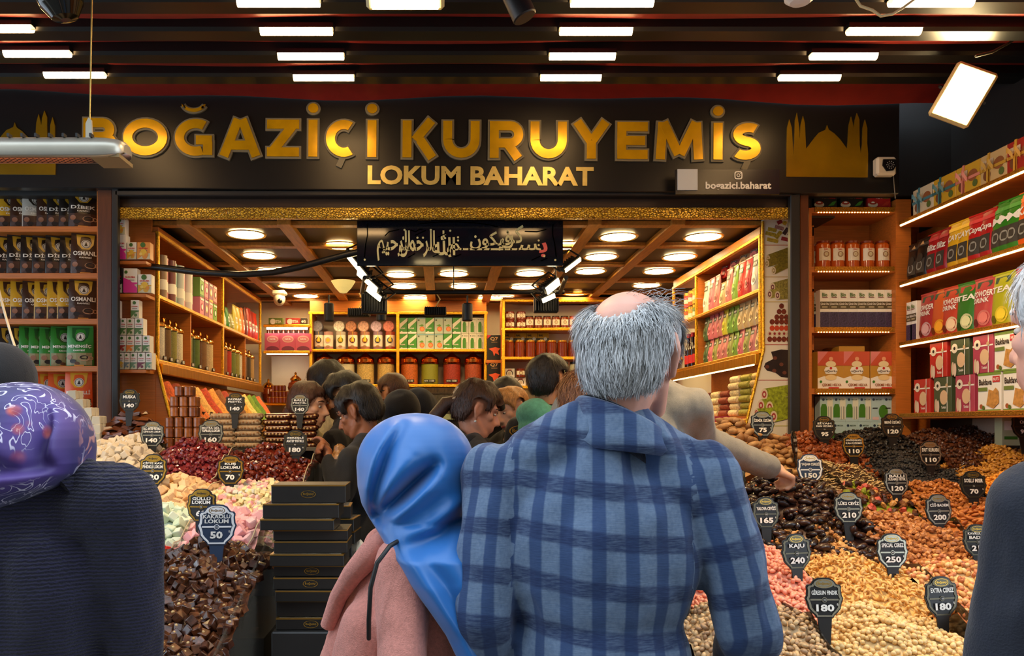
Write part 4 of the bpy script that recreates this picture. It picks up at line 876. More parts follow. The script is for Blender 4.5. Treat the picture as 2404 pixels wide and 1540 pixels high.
# ------------------------------------------------------------------ right inner cabinet goods
PC = [('white', (214, 206, 190)), ('pink', (206, 110, 120)), ('rose', (196, 120, 116)), ('red', (186, 40, 36)), ('green', (120, 160, 60)), ('olive', (150, 150, 80)), ('yellow', (206, 196, 60)), ('beige', (200, 170, 120)), ('dark green', (70, 96, 60)), ('crimson', (170, 30, 44))]
def pk(nm, c, w_=.085, h_=.2):
    key = ('pk', nm, w_, h_)
    if key not in _KK: _KK[key] = pouch('sweets_pack', w_, h_, .05, shine(*c), [('r', -.3, .68, .3, .84, cm(60, 70, 60)), ('t', 'LOKUM', -.24, .72, .24, .8, CW), ('d', 0, .36, .3, cm(*[min(255, int(v*1.15)+14) for v in c]), 1.2), ('d', .05, .34, .14, cm(*[int(v*.7) for v in c]))])
    return _KK[key]
up = ['white', 'pink', 'rose', 'beige', 'rose', 'green', 'red', 'crimson', 'white', 'white']
for i, nm in enumerate(up):
    pk(nm, dict(PC)[nm], .09, .225 if i not in (3,) else .16).place((XR+.05, 5.34-i*.105, ZM2), -PI/2+random.uniform(-.08, .08), nm+' sweets pack, '+nth(i, 10, 'back')+' on the upper right cabinet shelf', 'packs on the right cabinet')
for i, nm in enumerate(['red', 'rose', 'beige', 'rose']):
    pk(nm, dict(PC)[nm], .1, .09).place((XR+.09, 5.1-i*.16, ZM2+.2), -PI/2+.3, nm+' small pack laid on top of the upper row, '+nth(i, 4, 'back')+', right cabinet', 'packs on the right cabinet')
lo = ['dark green', 'pink', 'olive', 'rose', 'rose', 'olive', 'green', 'pink', 'olive', 'rose', 'beige', 'beige']
lo2 = ['dark green', 'pink', 'pink', 'rose', 'yellow', 'green', 'green', 'beige', 'beige', 'beige', 'beige', 'beige']
for i in range(12):
    for lv, L_ in ((0, lo), (1, lo2)):
        pk(L_[i], dict(PC)[L_[i]], .082, .158).place((XR+.05, 5.34-i*.089, ZL2+lv*.155), -PI/2+random.uniform(-.06, .06), L_[i]+' sweets pack, '+nth(i, 12, 'back')+' in the '+['lower', 'upper'][lv]+' layer, right cabinet', 'packs on the right cabinet')
sy = [('rose', (190, 70, 60)), ('green', (120, 140, 60)), ('gold', (206, 160, 60)), ('amber', (176, 90, 40))]
for i in range(4):
    for lv in range(2):
        cyl_kind('syrup_bottle', .03, .085, [shine(*sy[(i+lv) % 4][1]), cm(226, 216, 190), shine(*sy[(i+lv) % 4][1])], LGo).place((XR+.06, 5.5+i*.1, ZM2+lv*.112), 0, sy[(i+lv) % 4][0]+' bottle, '+ORD[i]+' bottle back, '+['lower', 'upper'][lv]+', far bay of the right cabinet', 'bottles in the far right bay')
    Kind('sauce_bottle', 'bottle', [('glass', MB().lathe([(.03, 0), (.03, .13), (.012, .18), (.012, .22)], mat('dark_sauce', (.02, .008, .006), .1), 12)), ('cap', MB().lathe([(.014, .22), (.014, .25)], CR, 10)), ('paper_label', MB().lathe([(.031, .03), (.031, .09)], CR, 12, cap=False))]).place((XR+.05, 5.48+i*.09, ZL2), 0, 'dark sauce bottle with red cap, '+nth(i, 4, 'front')+', right cabinet', 'sauce bottles')
# lower tray on the right with stacked sweets rolls
rt = thing('sweets_counter', 'stepped wooden counter with gold edges under the right cabinet', 'counter', (XR, 0, 0))
for j, (x, z) in enumerate([(-.06, ZL2-.36), (-.13, ZL2-.56)]):
    obj('step_board', MB().box((x, 4.33, z-.02), (.28, 5.95, z), WOOD), rt); gold_bar(rt, (x, 4.33, z-.03), (x, 5.95, z-.03), .016)
obj('led_strip', MB().box((-.05, 4.36, ZL2-.384), (-.04, 5.9, ZL2-.378), LED), rt)
obj('front_panel', MB().box((-.1, 4.33, 0), (.28, 5.95, ZL2-.58), WOODD), rt)
SW = [('dark red', (110, 30, 24)), ('cream', (222, 200, 150)), ('green', (130, 140, 40)), ('maroon', (96, 30, 26)), ('ivory', (226, 206, 160)), ('brown red', (140, 60, 40)), ('cream nut', (220, 200, 156)), ('pistachio', (146, 140, 50)), ('straw', (196, 164, 100))]
for i, (nm, c) in enumerate(SW):
    m_ = mat('sweet_roll_'+nm.replace(' ', '_'), rgb(*c), .6, var=.4, scale=90, bump=.6, bscale=90)
    st = thing('sweets_stack', nm+' sweet rolls piled on the right counter, '+nth(i, 9, 'back'), 'sweets', (XR+.06, 5.75-i*.17, ZL2-.36), 0, 'piles of sweet rolls on the right counter')
    for lv in range(6 if i > 5 else 4):
        for q in range(3-(lv > 3)):
            obj('roll', MB().lathe([(.012, -.07), (.022, -.066), (.022, .066), (.012, .07)], m_, 8, M=T(-.05+.045*q+.01*(lv % 2), 0, .022+lv*.04) @ R(PI/2, 'X')), st)
for i, (nm, c) in enumerate([('red', (176, 24, 36)), ('salmon pink', (214, 110, 100)), ('yellow', (226, 176, 60))]):
    w_ = [.1, .2, .08][i]
    pouch('jelly_bag', w_, [.2, .19, .14][i], .06, shine(*c), [('r', -.3, .5, .3, .8, cm(*[min(255, v+30) for v in c]))]).place((xat([1695, 1722, 1672][i], 4.45), [4.47, 4.44, 4.5][i], ZL2-.56-(.0 if i else 0)), -.5, nm+' jelly bag leaning behind the fig heap', 'jelly bags')

# ------------------------------------------------------------------ picture panel on the right cabinet's end
po = thing('picture_panel', 'white end panel with photographs of sweets beside the right pillar', 'poster', (0, 4.3, 0))
pn = [(1790, 516), (1864, 516), (1872, 1030), (1738, 1030), (1760, 985), (1792, 822)]
obj('board', MB().prism([(xat(x, 4.3), zat(y, 4.3)) for x, y in pn], 0, .02, cm(236, 224, 200)), po)
obj('gold_edge', MB().tube([(xat(1790, 4.3), -.003, zat(520, 4.3)), (xat(1792, 4.3), -.003, zat(822, 4.3)), (xat(1750, 4.3), -.003, zat(1000, 4.3))], .008, GOLD, 6), po)
pp = lambda x, y: (xat(1560+x*.37, 4.3), zat(480+y*.37, 4.3))
def fill(pts, m_, y=-.0015): return ([pp(*q) for q in pts], y, m_)
sep = MB()
for y, c, xl in ((258, (190, 100, 60), 622), (460, (200, 160, 90), 625), (618, (200, 170, 80), 628), (890, (176, 50, 40), 628), (1115, (176, 50, 44), 575), (1405, (190, 180, 70), 510)):
    sep.poly([pp(xl, y-2), pp(835, y-2), pp(835, y+2), pp(xl, y+2)], -.001, cm(*c))
obj('divider_lines', sep, po)
def foodm(nm, c, var=.5, sc=120): return mat('photo_'+nm, rgb(*c), .5, var=var, scale=sc)
def roll(mb, x0, y0, x1, y1, r, m_, endm=None, core=None, z=0.):
    d = math.hypot(x1-x0, y1-y0); nx, ny = -(y1-y0)/d*r, (x1-x0)/d*r
    pts = [(x0+nx, y0+ny)]+[(x1+nx*math.cos(a)+(x1-x0)/d*r*.5*math.sin(a), y1+ny*math.cos(a)+(y1-y0)/d*r*.5*math.sin(a)) for a in [PI*k_/6 for k_ in range(7)]]+[(x0-nx, y0-ny)]
    mb.poly([pp(*q) for q in pts], -.0015-z, m_)
    if endm:
        for rr, mm, e in ((1, endm, .0003), (.62, core or endm, .0006), (.3, endm, .0009)):
            mb.poly([pp(x0+r*.62*rr*math.cos(a), y0+r*rr*math.sin(a)) for a in [2*PI*k_/14 for k_ in range(14)]], -.0015-z-e, mm)
pics = [MB() for _ in range(6)]
gm = foodm('green', (138, 140, 40)); ym = foodm('gold', (180, 150, 40)); pk_ = foodm('pinkish', (160, 110, 100)); dm = foodm('darkroll', (60, 40, 44)); cr = cm(226, 204, 170); rd = cm(150, 40, 44); olv = foodm('olive', (126, 110, 28), .35)
for i, (x0, y0, x1, y1, m_) in enumerate([(640, 180, 700, 195, ym), (655, 155, 705, 165, ym), (650, 220, 715, 235, ym), (705, 215, 735, 175, ym), (755, 190, 780, 155, dm), (700, 140, 750, 155, pk_), (740, 215, 803, 230, rd), (715, 120, 740, 108, rd), (755, 130, 765, 112, ym), (780, 130, 803, 132, dm), (785, 200, 803, 180, dm)]): roll(pics[0], x0, y0, x1, y1, 12, m_, z=i*.0002)
for i, (x0, y0, x1, y1) in enumerate([(655, 345, 806, 290), (648, 375, 806, 330), (690, 420, 808, 365)]): roll(pics[1], x0, y0, x1, y1, 24, olv, cr, foodm('nut', (170, 150, 90)), z=i*.0012)
for i, (x0, y0, x1, y1) in enumerate([(685, 525, 812, 490), (665, 570, 812, 540), (715, 578, 814, 570)]): roll(pics[2], x0, y0, x1, y1, 27, foodm('pist', (150, 136, 60)), cr, cm(120, 50, 60), z=i*.0012)
for rw, (n, y, c) in enumerate([(1, 645, 0), (2, 680, 0), (3, 715, 0), (5, 745, 0), (5, 785, 1), (6, 820, 2), (6, 855, 0)]):
    for i in range(n):
        x = 742+(i-(n-1)/2)*30
        pics[3].poly([pp(x+16*math.cos(a), y+18*math.sin(a)) for a in [2*PI*k_/9 for k_ in range(9)]], -.0015-.0002*i, [foodm('glazed', (120, 44, 24), .6), cm(206, 70, 36), cr][c])
        if c == 2: pics[3].poly([pp(x+8*math.cos(a), y+9*math.sin(a)) for a in [2*PI*k_/8 for k_ in range(8)]], -.004, rd)
ch = foodm('choc', (40, 24, 22), .3, 30)
pics[4].poly([pp(*q) for q in [(675, 935), (740, 920), (805, 925), (815, 960), (820, 1000), (812, 1060), (790, 1100), (740, 1095), (700, 1065), (650, 1055), (630, 1030), (640, 1005), (690, 980)]], -.0015, ch)
for x, y in ((700, 975), (740, 1015), (760, 1068), (695, 1055), (650, 1030)): pics[4].poly([pp(x+14*math.cos(a), y+12*math.sin(a)) for a in [2*PI*k_/8 for k_ in range(8)]], -.003, cm(110, 60, 44))
for i, (x0, y0, x1, y1) in enumerate([(632, 1205, 790, 1180), (610, 1275, 760, 1250), (665, 1285, 830, 1245), (580, 1320, 700, 1310), (690, 1345, 832, 1310)]): roll(pics[5], x0, y0, x1, y1, 36 if i != 3 else 24, foodm('brightpist', (150, 160, 34), .5, 70), cr, cm(170, 50, 50), z=i*.0012)
for p_ in pics: obj('sweets_photo', p_, po)

# ------------------------------------------------------------------ niche shelf right of the right pillar
nk = 4.22
ns = thing('niche_shelf', 'wooden niche shelf right of the pillar with jars and white cartons', 'shelf', (xat(2005, nk), nk, 0))
X0, X1 = xat(1899, nk)-ns.location.x, xat(2112, nk)-ns.location.x
obj('back_panel', MB().box((X0, .265, .3), (X1+.3, .277, zat(465, nk)), WOOD), ns)
obj('side_panel', MB().box((X0, 0, .3), (X0+.015, .265, zat(488, nk)), WOOD), ns)
obj('side_panel', MB().box((X1-.02, .0, .3), (X1+.06, .265, zat(468, nk)), WOOD), ns)
NZ_ = [zat(p, nk) for p in (487, 626, 768, 912)]
GSPK = mat('gold_sparkle_edge', rgb(190, 130, 40), .3, .8, var=.5, scale=160, bump=.6, bscale=150)
for z in NZ_:
    b_ = obj('shelf_board', MB().box((X0+.015, 0, z-.03), (X1-.02, .265, z), WOOD), ns); obj('gold_edge', MB().box((X0+.03, -.006, z-.024), (X1-.03, 0, z-.0), GSPK), b_)
    obj('led_strip', beads((X0+.05, -.002, z-.027), (X1-.06, -.002, z-.027), 26, .002, emis('niche_led', (1, .62, .22), 7)), b_)['kind'] = 'stuff'
for i, (px, c, nm) in enumerate([(1938, CK, 'black tea box, left of two'), (2000, CK, 'black tea box, right of two'), (2064, cm(186, 30, 34), 'red apple tea box')]):
    carton('tea_box', .122, .076, .06, c, [('r', -.48, .85, -.2, .97, CW), ('d', -.28, .3, .22, cm(226, 210, 180), .55), ('d', -.28, .42, .17, cm(170, 60, 40), .45), ('d', -.28, .46, .08, CW, .4), ('p', [(.1, .2), (.3, .5), (.48, .55), (.35, .25)], CG if i < 2 else cm(206, 60, 40)), ('r', .16, .72, .42, .88, CR if i < 2 else CG), ('t', 'TEA', -.2, .7, .12, .9, CW if i == 2 else cm(90, 80, 60))]).place((xat(px, 4.25), 4.25, NZ_[0]), 0, nm+' on top of the niche shelf', 'tea boxes on the niche shelf')
amber = mat('clear_amber_honey', rgb(196, 88, 22), .1, coat=.6, var=.08)
hj = honey(.0375, .148, cm(120, 40, 24, .3), c=amber)
for i, px in enumerate([1913, 1934, 1967, 2002, 2037, 2072]): hj.place((xat(px, 4.28 if i else 4.36), 4.29 if i else 4.37, NZ_[1]), 0, 'amber honey jar with white label, '+nth(i, 6)+' in the niche', 'honey jars in the niche')
oc = carton('oil_carton', .0495, .205, .05, CW, [('r', -.5, 0, .5, .42, mat('berry_photo', rgb(58, 48, 80), .5, var=.9, scale=190)), ('r', -.5, .5, .5, .69, cm(84, 74, 50)), ('t', 'ÇörekOtu' if 0 else 'Çörek Otu', -.45, .59, .45, .66, CW), ('r', -.3, .53, .3, .57, cm(170, 160, 130)), ('t', 'Bio', -.3, .82, .26, .92, cm(70, 110, 40)), ('r', -.3, .79, .3, .805, cm(120, 40, 40))])
for i in range(8): oc.place((xat(1936+i*21.9, 4.26), 4.26, NZ_[2]), 0, 'slim white carton with dark berry picture, '+nth(i, 8)+' in the niche', 'slim berry cartons')
for i, px in enumerate((1908, 1916)): oc.place((xat(px, 4.36), 4.36-.03*i, NZ_[2]), -1.1, 'slim berry carton turned sideways, '+['left', 'right'][i]+' in the niche', 'slim berry cartons')
hb_ = carton('halva_box', .139, .2, .06, cm(190, 140, 50), [('r', -.5, .62, .5, 1, cm(196, 76, 50)), ('p', [(-.5, 1), (-.5, .66), (-.1, 1)], cm(214, 120, 120)), ('p', [(-.5, .28), (-.25, .34), (0, .28), (.25, .34), (.5, .28), (.5, 0), (-.5, 0)], CW), ('d', 0, .66, .2, cm(232, 214, 170), .6), ('p', [(-.26, .5), (-.2, .58), (.2, .58), (.26, .5), (.2, .4), (-.2, .4)], CW), ('t', 'uğurlu', -.22, .43, .22, .51, cm(60, 50, 40)), ('d', 0, .55, .05, CR), ('d', 0, .3, .22, cm(232, 206, 150), .5), ('d', 0, .8, .08, cm(226, 160, 120)), ('d', -.39, .19, .05, CG), ('t', 'ÇEKME HELVA', -.34, .055, .4, .14, cm(150, 90, 50)), ('r', -.1, .01, .3, .045, CR)])
for i, px in enumerate((1950, 2011, 2074)): hb_.place((xat(px, 4.26), 4.26, NZ_[3]), 0, 'cream and red halva box, '+nth(i, 3)+' facing forward in the niche', 'halva boxes')
for i in range(3): hb_.place((xat(1911+i*3.5, 4.36), 4.33+i*.0, NZ_[3]) if 0 else (xat(1909+i*3.4, 4.4)-.0, 4.42-.015*i, NZ_[3]), -1.35, 'halva box turned sideways beside the pillar, '+nth(i, 3), 'halva boxes')
hb_.place((xat(2000, 4.3), 4.3, NZ_[3]+.232), 0, 'halva box lying flat on the standing halva boxes', 'halva boxes', rx=-PI/2+.0)
mk = [carton('matcha_carton', .068, .138, .06, cm(178, 206, 210), o) for o in ([('r', .05, .1, .5, .95, cm(226, 226, 206)), ('p', [(-.46, .18), (.05, .18), (.05, .55), (-.05, .7), (-.35, .7), (-.46, .55)], cm(66, 126, 34)), ('r', .12, .1, .2, .6, cm(170, 176, 170)), ('r', .3, .12, .4, .6, cm(150, 150, 140)), ('d', -.25, .87, .1, cm(36, 56, 80)), ('t', 'MATCHA', -.05, .84, .4, .9, cm(60, 90, 80))],
                                                                                [('d', .45, .4, .36, cm(66, 126, 34), 1.5), ('r', -.4, .08, .1, .2, cm(220, 190, 190)), ('d', -.32, .87, .1, cm(36, 56, 80)), ('t', 'MATCHA', -.15, .84, .3, .9, cm(60, 90, 80)), ('r', -.4, .52, .0, .56, CK)])]
for lv in range(2):
    for i in range(6): mk[1 if (i > 3) != (lv == 0) or i == 5 else 0].place((xat(1940+i*30, 4.26), 4.26, zat(1052, 4.22)+lv*.1385), 0, 'pale blue carton with green powder picture, '+nth(i, 6)+' in the '+['lower', 'upper'][lv]+' row', 'pale blue cartons in the niche')
obj('shelf_board', MB().box((X0+.015, 0, zat(1052, 4.22)-.03), (X1-.02, .265, zat(1052, 4.22)-.001), WOOD), ns)
STKR = cm(24, 22, 20)
# ------------------------------------------------------------------ shelves along the right wall
XW = 2.41
ws = thing('long_shelf', 'long wooden shelves with glowing edges along the right wall', 'shelf', (XW, 0, 0))
WZ = [CZ+v for v in (1.078, .759, .4425, .067)]
obj('back_panel', MB().box((.25, 2.2, .3), (.265, 4.47, WZ[0]+.0), WOOD), ws)
for i, z in enumerate(WZ):
    b_ = obj('shelf_board', MB().box((0, 2.2, z-.03), (.25, 4.2, z), WOOD, bev=.002), ws); obj('gold_edge', MB().box((-.005, 2.2, z-.02), (0, 4.2, z-.002), GSPK), b_)
    if i < 3: obj('led_strip', beads((-.006, 2.4, z-.025), (-.006, 4.18, z-.025), 120, .0036, emis('shelf_edge_led', (1, .68, .28), 8)), b_)['kind'] = 'stuff'
def wy(px): return XW*F/(px-CX)
def on_wall(K, px, z, label, group, depth=.02, tw=0., **kw): return K.place((XW+depth, wy(px), z), -PI/2+tw, label, group, **kw)
def gbox(c, rib, txt=False):
    w_, h_ = .17, .135
    ops = [('r', -.5, .0, .5, 1, cm(*c)), ('d', .2, .55, .2, cm(150, 90, 50), .8), ('d', -.25, .3, .14, cm(120, 70, 40)), ('d', .3, .25, .1, cm(90, 110, 50)), ('r', -.4, .6, .0, .8, cm(236, 226, 200))]
    b = MB().box((-w_/2, 0, 0), (w_/2, .13, h_), cm(*c), bev=.003); rm = mat('ribbon_%d_%d_%d' % rib, rgb(*rib), .3)
    r_ = MB().box((-.035, -.003, -.001), (-.022, .132, h_+.002), rm).box((-w_/2-.001, -.0035, h_*.45), (w_/2+.001, .1305, h_*.55), rm)
    for s_ in (-1, 1): r_.grid([[(-.028+s_*(.005+.035*u), -.012-.014*math.sin(PI*u), h_*.5+.03*math.sin(PI*u*1.1)+.012*v) for v in (-1, 0, 1)] for u in [k_/6 for k_ in range(7)]], rm)
    r_.grid([[(-.03+.004*u+.006*v, -.008-.004*u, h_*.5-.075*u) for v in (-1, 1)] for u in [k_/5 for k_ in range(6)]], rm)
    return Kind('gift_box', 'box', [('body', b), ('printed_front', prints(ops[1:], w_, h_)), ('ribbon', r_)])
for i, (px, c, rib, nm) in enumerate([(2157, (214, 196, 160), (80, 130, 140), 'white gift box with teal ribbon'), (2207, (214, 166, 40), (70, 120, 120), 'yellow gift box with teal ribbon'), (2262, (216, 170, 46), (226, 140, 120), 'yellow gift box with pink bow'), (2322, (214, 180, 120), (206, 160, 60), 'cream gift box with gold ribbon'), (2386, (170, 40, 30), (216, 160, 60), 'red gift box with gold ribbon'), (2470, (214, 170, 60), (90, 130, 120), 'yellow gift box past the right edge')]):
    on_wall(gbox(c, rib), px, WZ[0], nm+' on the top right shelf', 'gift boxes on the top right shelf')
W2 = [('coal', 2128, (26, 22, 20), .19, ''), ('black', 2148, (30, 24, 20), .2, ''), ('dark red', 2172, (166, 22, 30), .205, 'filiz'), ('red', 2194, (150, 20, 28), .205, 'filiz'), ('yellow', 2222, (222, 172, 30), .215, 'ÇAY'), ('golden yellow', 2246, (220, 168, 28), .215, 'ÇAY'), ('bright red', 2272, (186, 26, 30), .215, 'Çaya'), ('crimson', 2298, (176, 22, 28), .215, 'Çaya'), ('green', 2326, (50, 130, 30), .22, 'M'), ('deep green', 2344, (44, 120, 28), .225, 'M'), ('leaf green', 2362, (50, 128, 30), .225, 'M'), ('orange', 2388, (232, 96, 24), .23, 'KA'), ('bright orange', 2406, (232, 100, 26), .23, 'KA')]
for nm, px, c, h_, t_ in W2:
    ops = [('r', -.3, .12, .3, .48, cm(60, 56, 50)), ('d', .0, .3, .2, cm(150, 150, 140)), ('r', -.4, .8, .4, .88, cm(*[min(255, v+34) for v in c]))]+([('t', t_, -.34, .56, .34, .72, CW)] if t_ else [('d', 0, .5, .2, cm(50, 46, 40)), ('p', [(-.15, .84), (.15, .84), (0, .94)], CT)])
    on_wall(pouch('tea_pouch', .118, h_, .06, shine(*c), ops), px, WZ[1], nm+' tea pouch on the second right-wall shelf', 'tea pouches on the right wall', .05, random.uniform(-.08, .12))
on_wall(oc, 2121, WZ[2], 'slim white berry carton in the corner of the third right shelf, left', None, .03); on_wall(oc, 2131, WZ[2], 'slim white berry carton in the corner of the third right shelf, right', None, .03)
W3 = [('dull red', 2157, (170, 50, 50), 'POWDER', 'DRINK', (206, 160, 160)), ('orange fruit', 2187, (206, 90, 36), '', '', (232, 160, 40)), ('tomato red', 2214, (196, 66, 44), 'POWDER', 'DRINK', (232, 200, 160)), ('green', 2248, (54, 120, 40), 'TEA', '', (214, 214, 160)), ('rosy', 2288, (190, 70, 70), 'POWDER', 'DRINK', (214, 120, 110)), ('lime', 2330, (176, 176, 30), 'TEA', '', (226, 200, 50)), ('vivid red', 2384, (196, 24, 24), '', '', (230, 170, 150)), ('scarlet', 2440, (200, 30, 26), 'TEA', '', (230, 180, 80))]
for nm, px, c, a, b, f_ in W3:
    ops = [('p', [(-.3, .8), (.25, .8), (.32, .85), (.32, .92), (-.3, .92)], cm(50, 80, 60) if nm != 'green' else cm(190, 60, 60)), ('d', .12, .2, .24, cm(*f_), 1), ('d', .12, .2, .17, cm(*[min(255, int(v*1.1)) for v in f_])), ('d', -.2, .12, .12, cm(*[int(v*.6) for v in c]))]
    if a: ops.append(('t', a, -.4, .62, .4, .74, CW))
    if b: ops.append(('t', b, -.36, .5, .3, .6, CW))
    on_wall(pouch('drink_pouch', .15, .232, .06, shine(*c), ops), px, WZ[2], nm+' instant drink pouch on the third right-wall shelf', 'drink pouches on the right wall', .055, random.uniform(-.04, .06))
def sq(c, bak):
    if bak: return carton('baklava_box', .15, .17, .05, CW, [('r', -.5, .93, .5, 1, cm(120, 150, 60)), ('r', -.5, 0, .5, .04, cm(120, 150, 60)), ('t', 'Baklava', -.44, .68, .12, .84, cm(50, 36, 30)), ('r', .16, .74, .46, .9, cm(196, 50, 50)), ('t', 'NUTS', .2, .78, .42, .86, CW), ('r', -.46, .52, -.06, .62, cm(110, 130, 60)), ('p', [(-.1, .15), (.2, .06), (.44, .2), (.42, .5), (.3, .6), (.2, .52), (.0, .56), (-.04, .36)], mat('pastry_photo', rgb(196, 140, 70), .5, var=.3, scale=60)), ('d', -.32, .12, .07, cm(170, 90, 50)), ('d', -.22, .09, .06, cm(90, 110, 40))])
    return carton('delight_box', .135, .17, .05, cm(*c), [('r', -.5, .7, .5, .74, CW), ('r', .26, 0, .3, 1, CW), ('d', -.26, .76, .17, cm(232, 220, 200)), ('d', -.26, .76, .06, CK), ('d', .1, .42, .22, cm(226, 190, 150), 1.2), ('d', -.34, .2, .08, cm(214, 190, 160), 3), ('d', -.22, .16, .08, cm(226, 200, 180), 3), ('d', .28, .76, .07, cm(200, 170, 130)), ('t', 'Turkish', -.02, .1, .24, .17, CW)])
SQ = {'red': sq((190, 44, 36), 0), 'green': sq((70, 84, 56), 0), 'plum pink': sq((176, 66, 90), 0), 'baklava': sq(None, 1)}
for lv, L_ in ((0, [('red', 2155), ('green', 2203), ('plum pink', 2255), ('baklava', 2312), ('baklava', 2374)]), (1, [('red', 2193), ('green', 2243), ('plum pink', 2297), ('baklava', 2352), ('baklava', 2425)])):
    for i, (nm, px) in enumerate(L_):
        on_wall(SQ[nm], px, WZ[3]+lv*.1715, (nm+' Turkish delight box' if nm != 'baklava' else 'white baklava box, '+('left' if i == 3 else 'right')+' of two,')+' in the '+['lower', 'upper'][lv]+' row on the right wall', 'dessert boxes on the right wall')
obj('dark_board', MB().box((.22, 3.96, .9), (.249, 4.3, WZ[3]-.031), BLACK), ws); obj('pale_board', MB().box((.22, 3.6, .9), (.249, 3.958, WZ[3]-.031), cm(190, 160, 140)), ws)
tag(obj('carton_riser', MB().box((xat(2362, 3.62), 3.625, 1.101), (xat(2394, 3.62), 3.665, zat(1046, 3.62)-.001), STKR)), 'small black riser under the pale green carton', 'riser')
carton('pale_carton', .1, .14, .05, cm(196, 200, 160), [('r', -.4, .5, .4, .8, CW), ('r', -.4, .2, .2, .3, CG)]).place((xat(2378, 3.62), 3.62, zat(1046, 3.62)), 0, 'pale green carton standing under the lowest right-wall shelf')['category'] = 'box'
# ================================================================== THE STALLS
STK = mat('stall_black_board', (.02, .018, .016), .5, var=.2, scale=6)
ACR = mat('clear_acrylic_sheet', rgb(120, 116, 104), .06, alpha=.22, spec=.7)
ACRK = mat('smoked_acrylic_sheet', rgb(34, 30, 24), .1, alpha=.8, spec=.6)
# ---- piece shapes (low-poly, shared)
def jitter(mb, a, seed):
    r = random.Random(seed); mb.v = [(x*(1+r.uniform(-a, a)), y*(1+r.uniform(-a, a)), z*(1+r.uniform(-a, a))) for x, y, z in mb.v]; return mb
def base_piece(kind, s_, m, seed):
    b = MB()
    if kind == 'cube': b.box((-s_/2, -s_/2, -s_/2), (s_/2, s_/2, s_/2), m, bev=s_*.09); jitter(b, .1, seed)
    elif kind == 'ball': b.ball((0, 0, 0), s_/2, m, 7, 5); jitter(b, .08, seed)
    elif kind == 'bean': b.ball((0, 0, 0), (s_*.62, s_*.4, s_*.38), m, 7, 5); jitter(b, .1, seed)
    elif kind == 'almond': b.ball((0, 0, 0), (s_*.7, s_*.42, s_*.24), m, 7, 4); b.v = [(x, y*(1-.35*x/s_), z) for x, y, z in b.v]
    elif kind == 'lump': b.ball((0, 0, 0), (s_*.6, s_*.46, s_*.34), m, 6, 4, smooth=False); jitter(b, .35, seed)
    elif kind == 'flake': b.ball((0, 0, 0), (s_*.6, s_*.26, s_*.12), m, 5, 3)
    elif kind == 'cashew':
        P_ = [(s_*.46*math.cos(a), s_*.46*math.sin(a)-s_*.15, 0) for a in [PI*(-.05+1.1*k_/5) for k_ in range(6)]]
        b.tube(P_, [s_*.1, s_*.2, s_*.22, s_*.21, s_*.17, s_*.08], m, 5)
    elif kind == 'date':
        b.ball((0, 0, 0), (s_*.72, s_*.36, s_*.34), m, 8, 6); jitter(b, .1, seed)
    elif kind == 'fig':
        b.ball((0, 0, 0), (s_*.55, s_*.5, s_*.3), m, 8, 5); b.v = [(x+(s_*.3*(x/s_)**2 if x > 0 else 0), y*(1-.5*max(0, x/s_)), z) for x, y, z in b.v]; jitter(b, .16, seed)
    elif kind == 'wedge':
        b.prism([(-s_*.6, -s_*.12), (s_*.6, -s_*.05), (s_*.5, s_*.12), (-s_*.4, s_*.16)], -s_*.3, s_*.3, m); jitter(b, .2, seed)
    return b
def surf(h, x, y):
    dx, dy = (x-h['x'])*h.get('kx', 1.), (y-h['y'])*(1. if y < h['y'] else h.get('kb', .8)); r0 = h.get('r0', .07)
    n = .010*math.sin(x*31+h['y']*7)+.010*math.sin(y*37+h['x']*5)+.006*math.sin((x+y)*71)
    return h['z']-h['sl']*(math.sqrt(dx*dx+dy*dy+r0*r0)-r0)+n
HEAPS = []
def heap(name, label, apex, pxr, kind, size, m, sl=.5, yf=.45, yb=.35, indiv=True, cat='food', nvar=3, kx=1., kb=.8, r0=.07, dens=1., second=None, piece_label=None, plural=None, jit=0.):
    px, py, Y = apex; p = at(px, py, Y)
    HEAPS.append(dict(name=name, label=label, x=p.x, y=Y, z=p.z-size*.4, x0=xat(pxr[0], Y), x1=min(2.655, xat(pxr[1], Y)), y0=Y-yf, y1=Y+yb, kind=kind, size=size, m=m, sl=sl, indiv=indiv, cat=cat, nvar=nvar, kx=kx, kb=kb, r0=r0, dens=dens, second=second, pl=piece_label, plural=plural))
def sweet(nm, c, c2, rough=.6, **kw): return mat(nm, rgb(*c), rough, rnd=[rgb(*q) for q in c2] if isinstance(c2[0], tuple) else rgb(*c2), **kw)
COCOA = sweet('cocoa_sweet', (62, 30, 16), (104, 58, 30), .32, var=.7, scale=75, coat=.3)
heap('cocoa_cube', 'cocoa Turkish delight cubes heaped at the front of the left stall', (480, 1278, 2.36), (325, 628), 'cube', .0215, COCOA, .44, .62, .25, cat='sweet', dens=1.15, piece_label='chocolate brown nutty delight cube in the front left heap', second=('hazelnut_bit', 'ball', .009, sweet('nut_bit', (196, 150, 84), (226, 190, 130), .3), .4))
heap('red_jelly', 'red jelly cubes beside the navy knitted coat', (322, 1290, 2.42), (270, 368), 'cube', .023, sweet('red_jelly', (226, 34, 26), (236, 70, 48), .3, coat=.4), .5, .3, .2, cat='sweet', piece_label='glossy red jelly cube beside the cocoa heap')
heap('mint_cube', 'pale mint delight cubes left of the pink ones', (372, 1193, 2.8), (255, 462), 'cube', .029, sweet('mint_sweet', (196, 214, 186), (214, 226, 206), .75), .5, .42, .25, cat='sweet', piece_label='pale mint green delight cube in the left stall')
heap('pink_cube', 'powdery pink delight cubes behind the cocoa heap', (560, 1198, 2.8), (462, 628), 'cube', .029, sweet('pink_sweet', (226, 162, 166), (238, 190, 188), .75), .5, .42, .25, cat='sweet', piece_label='powdery pink delight cube behind the cocoa heap')
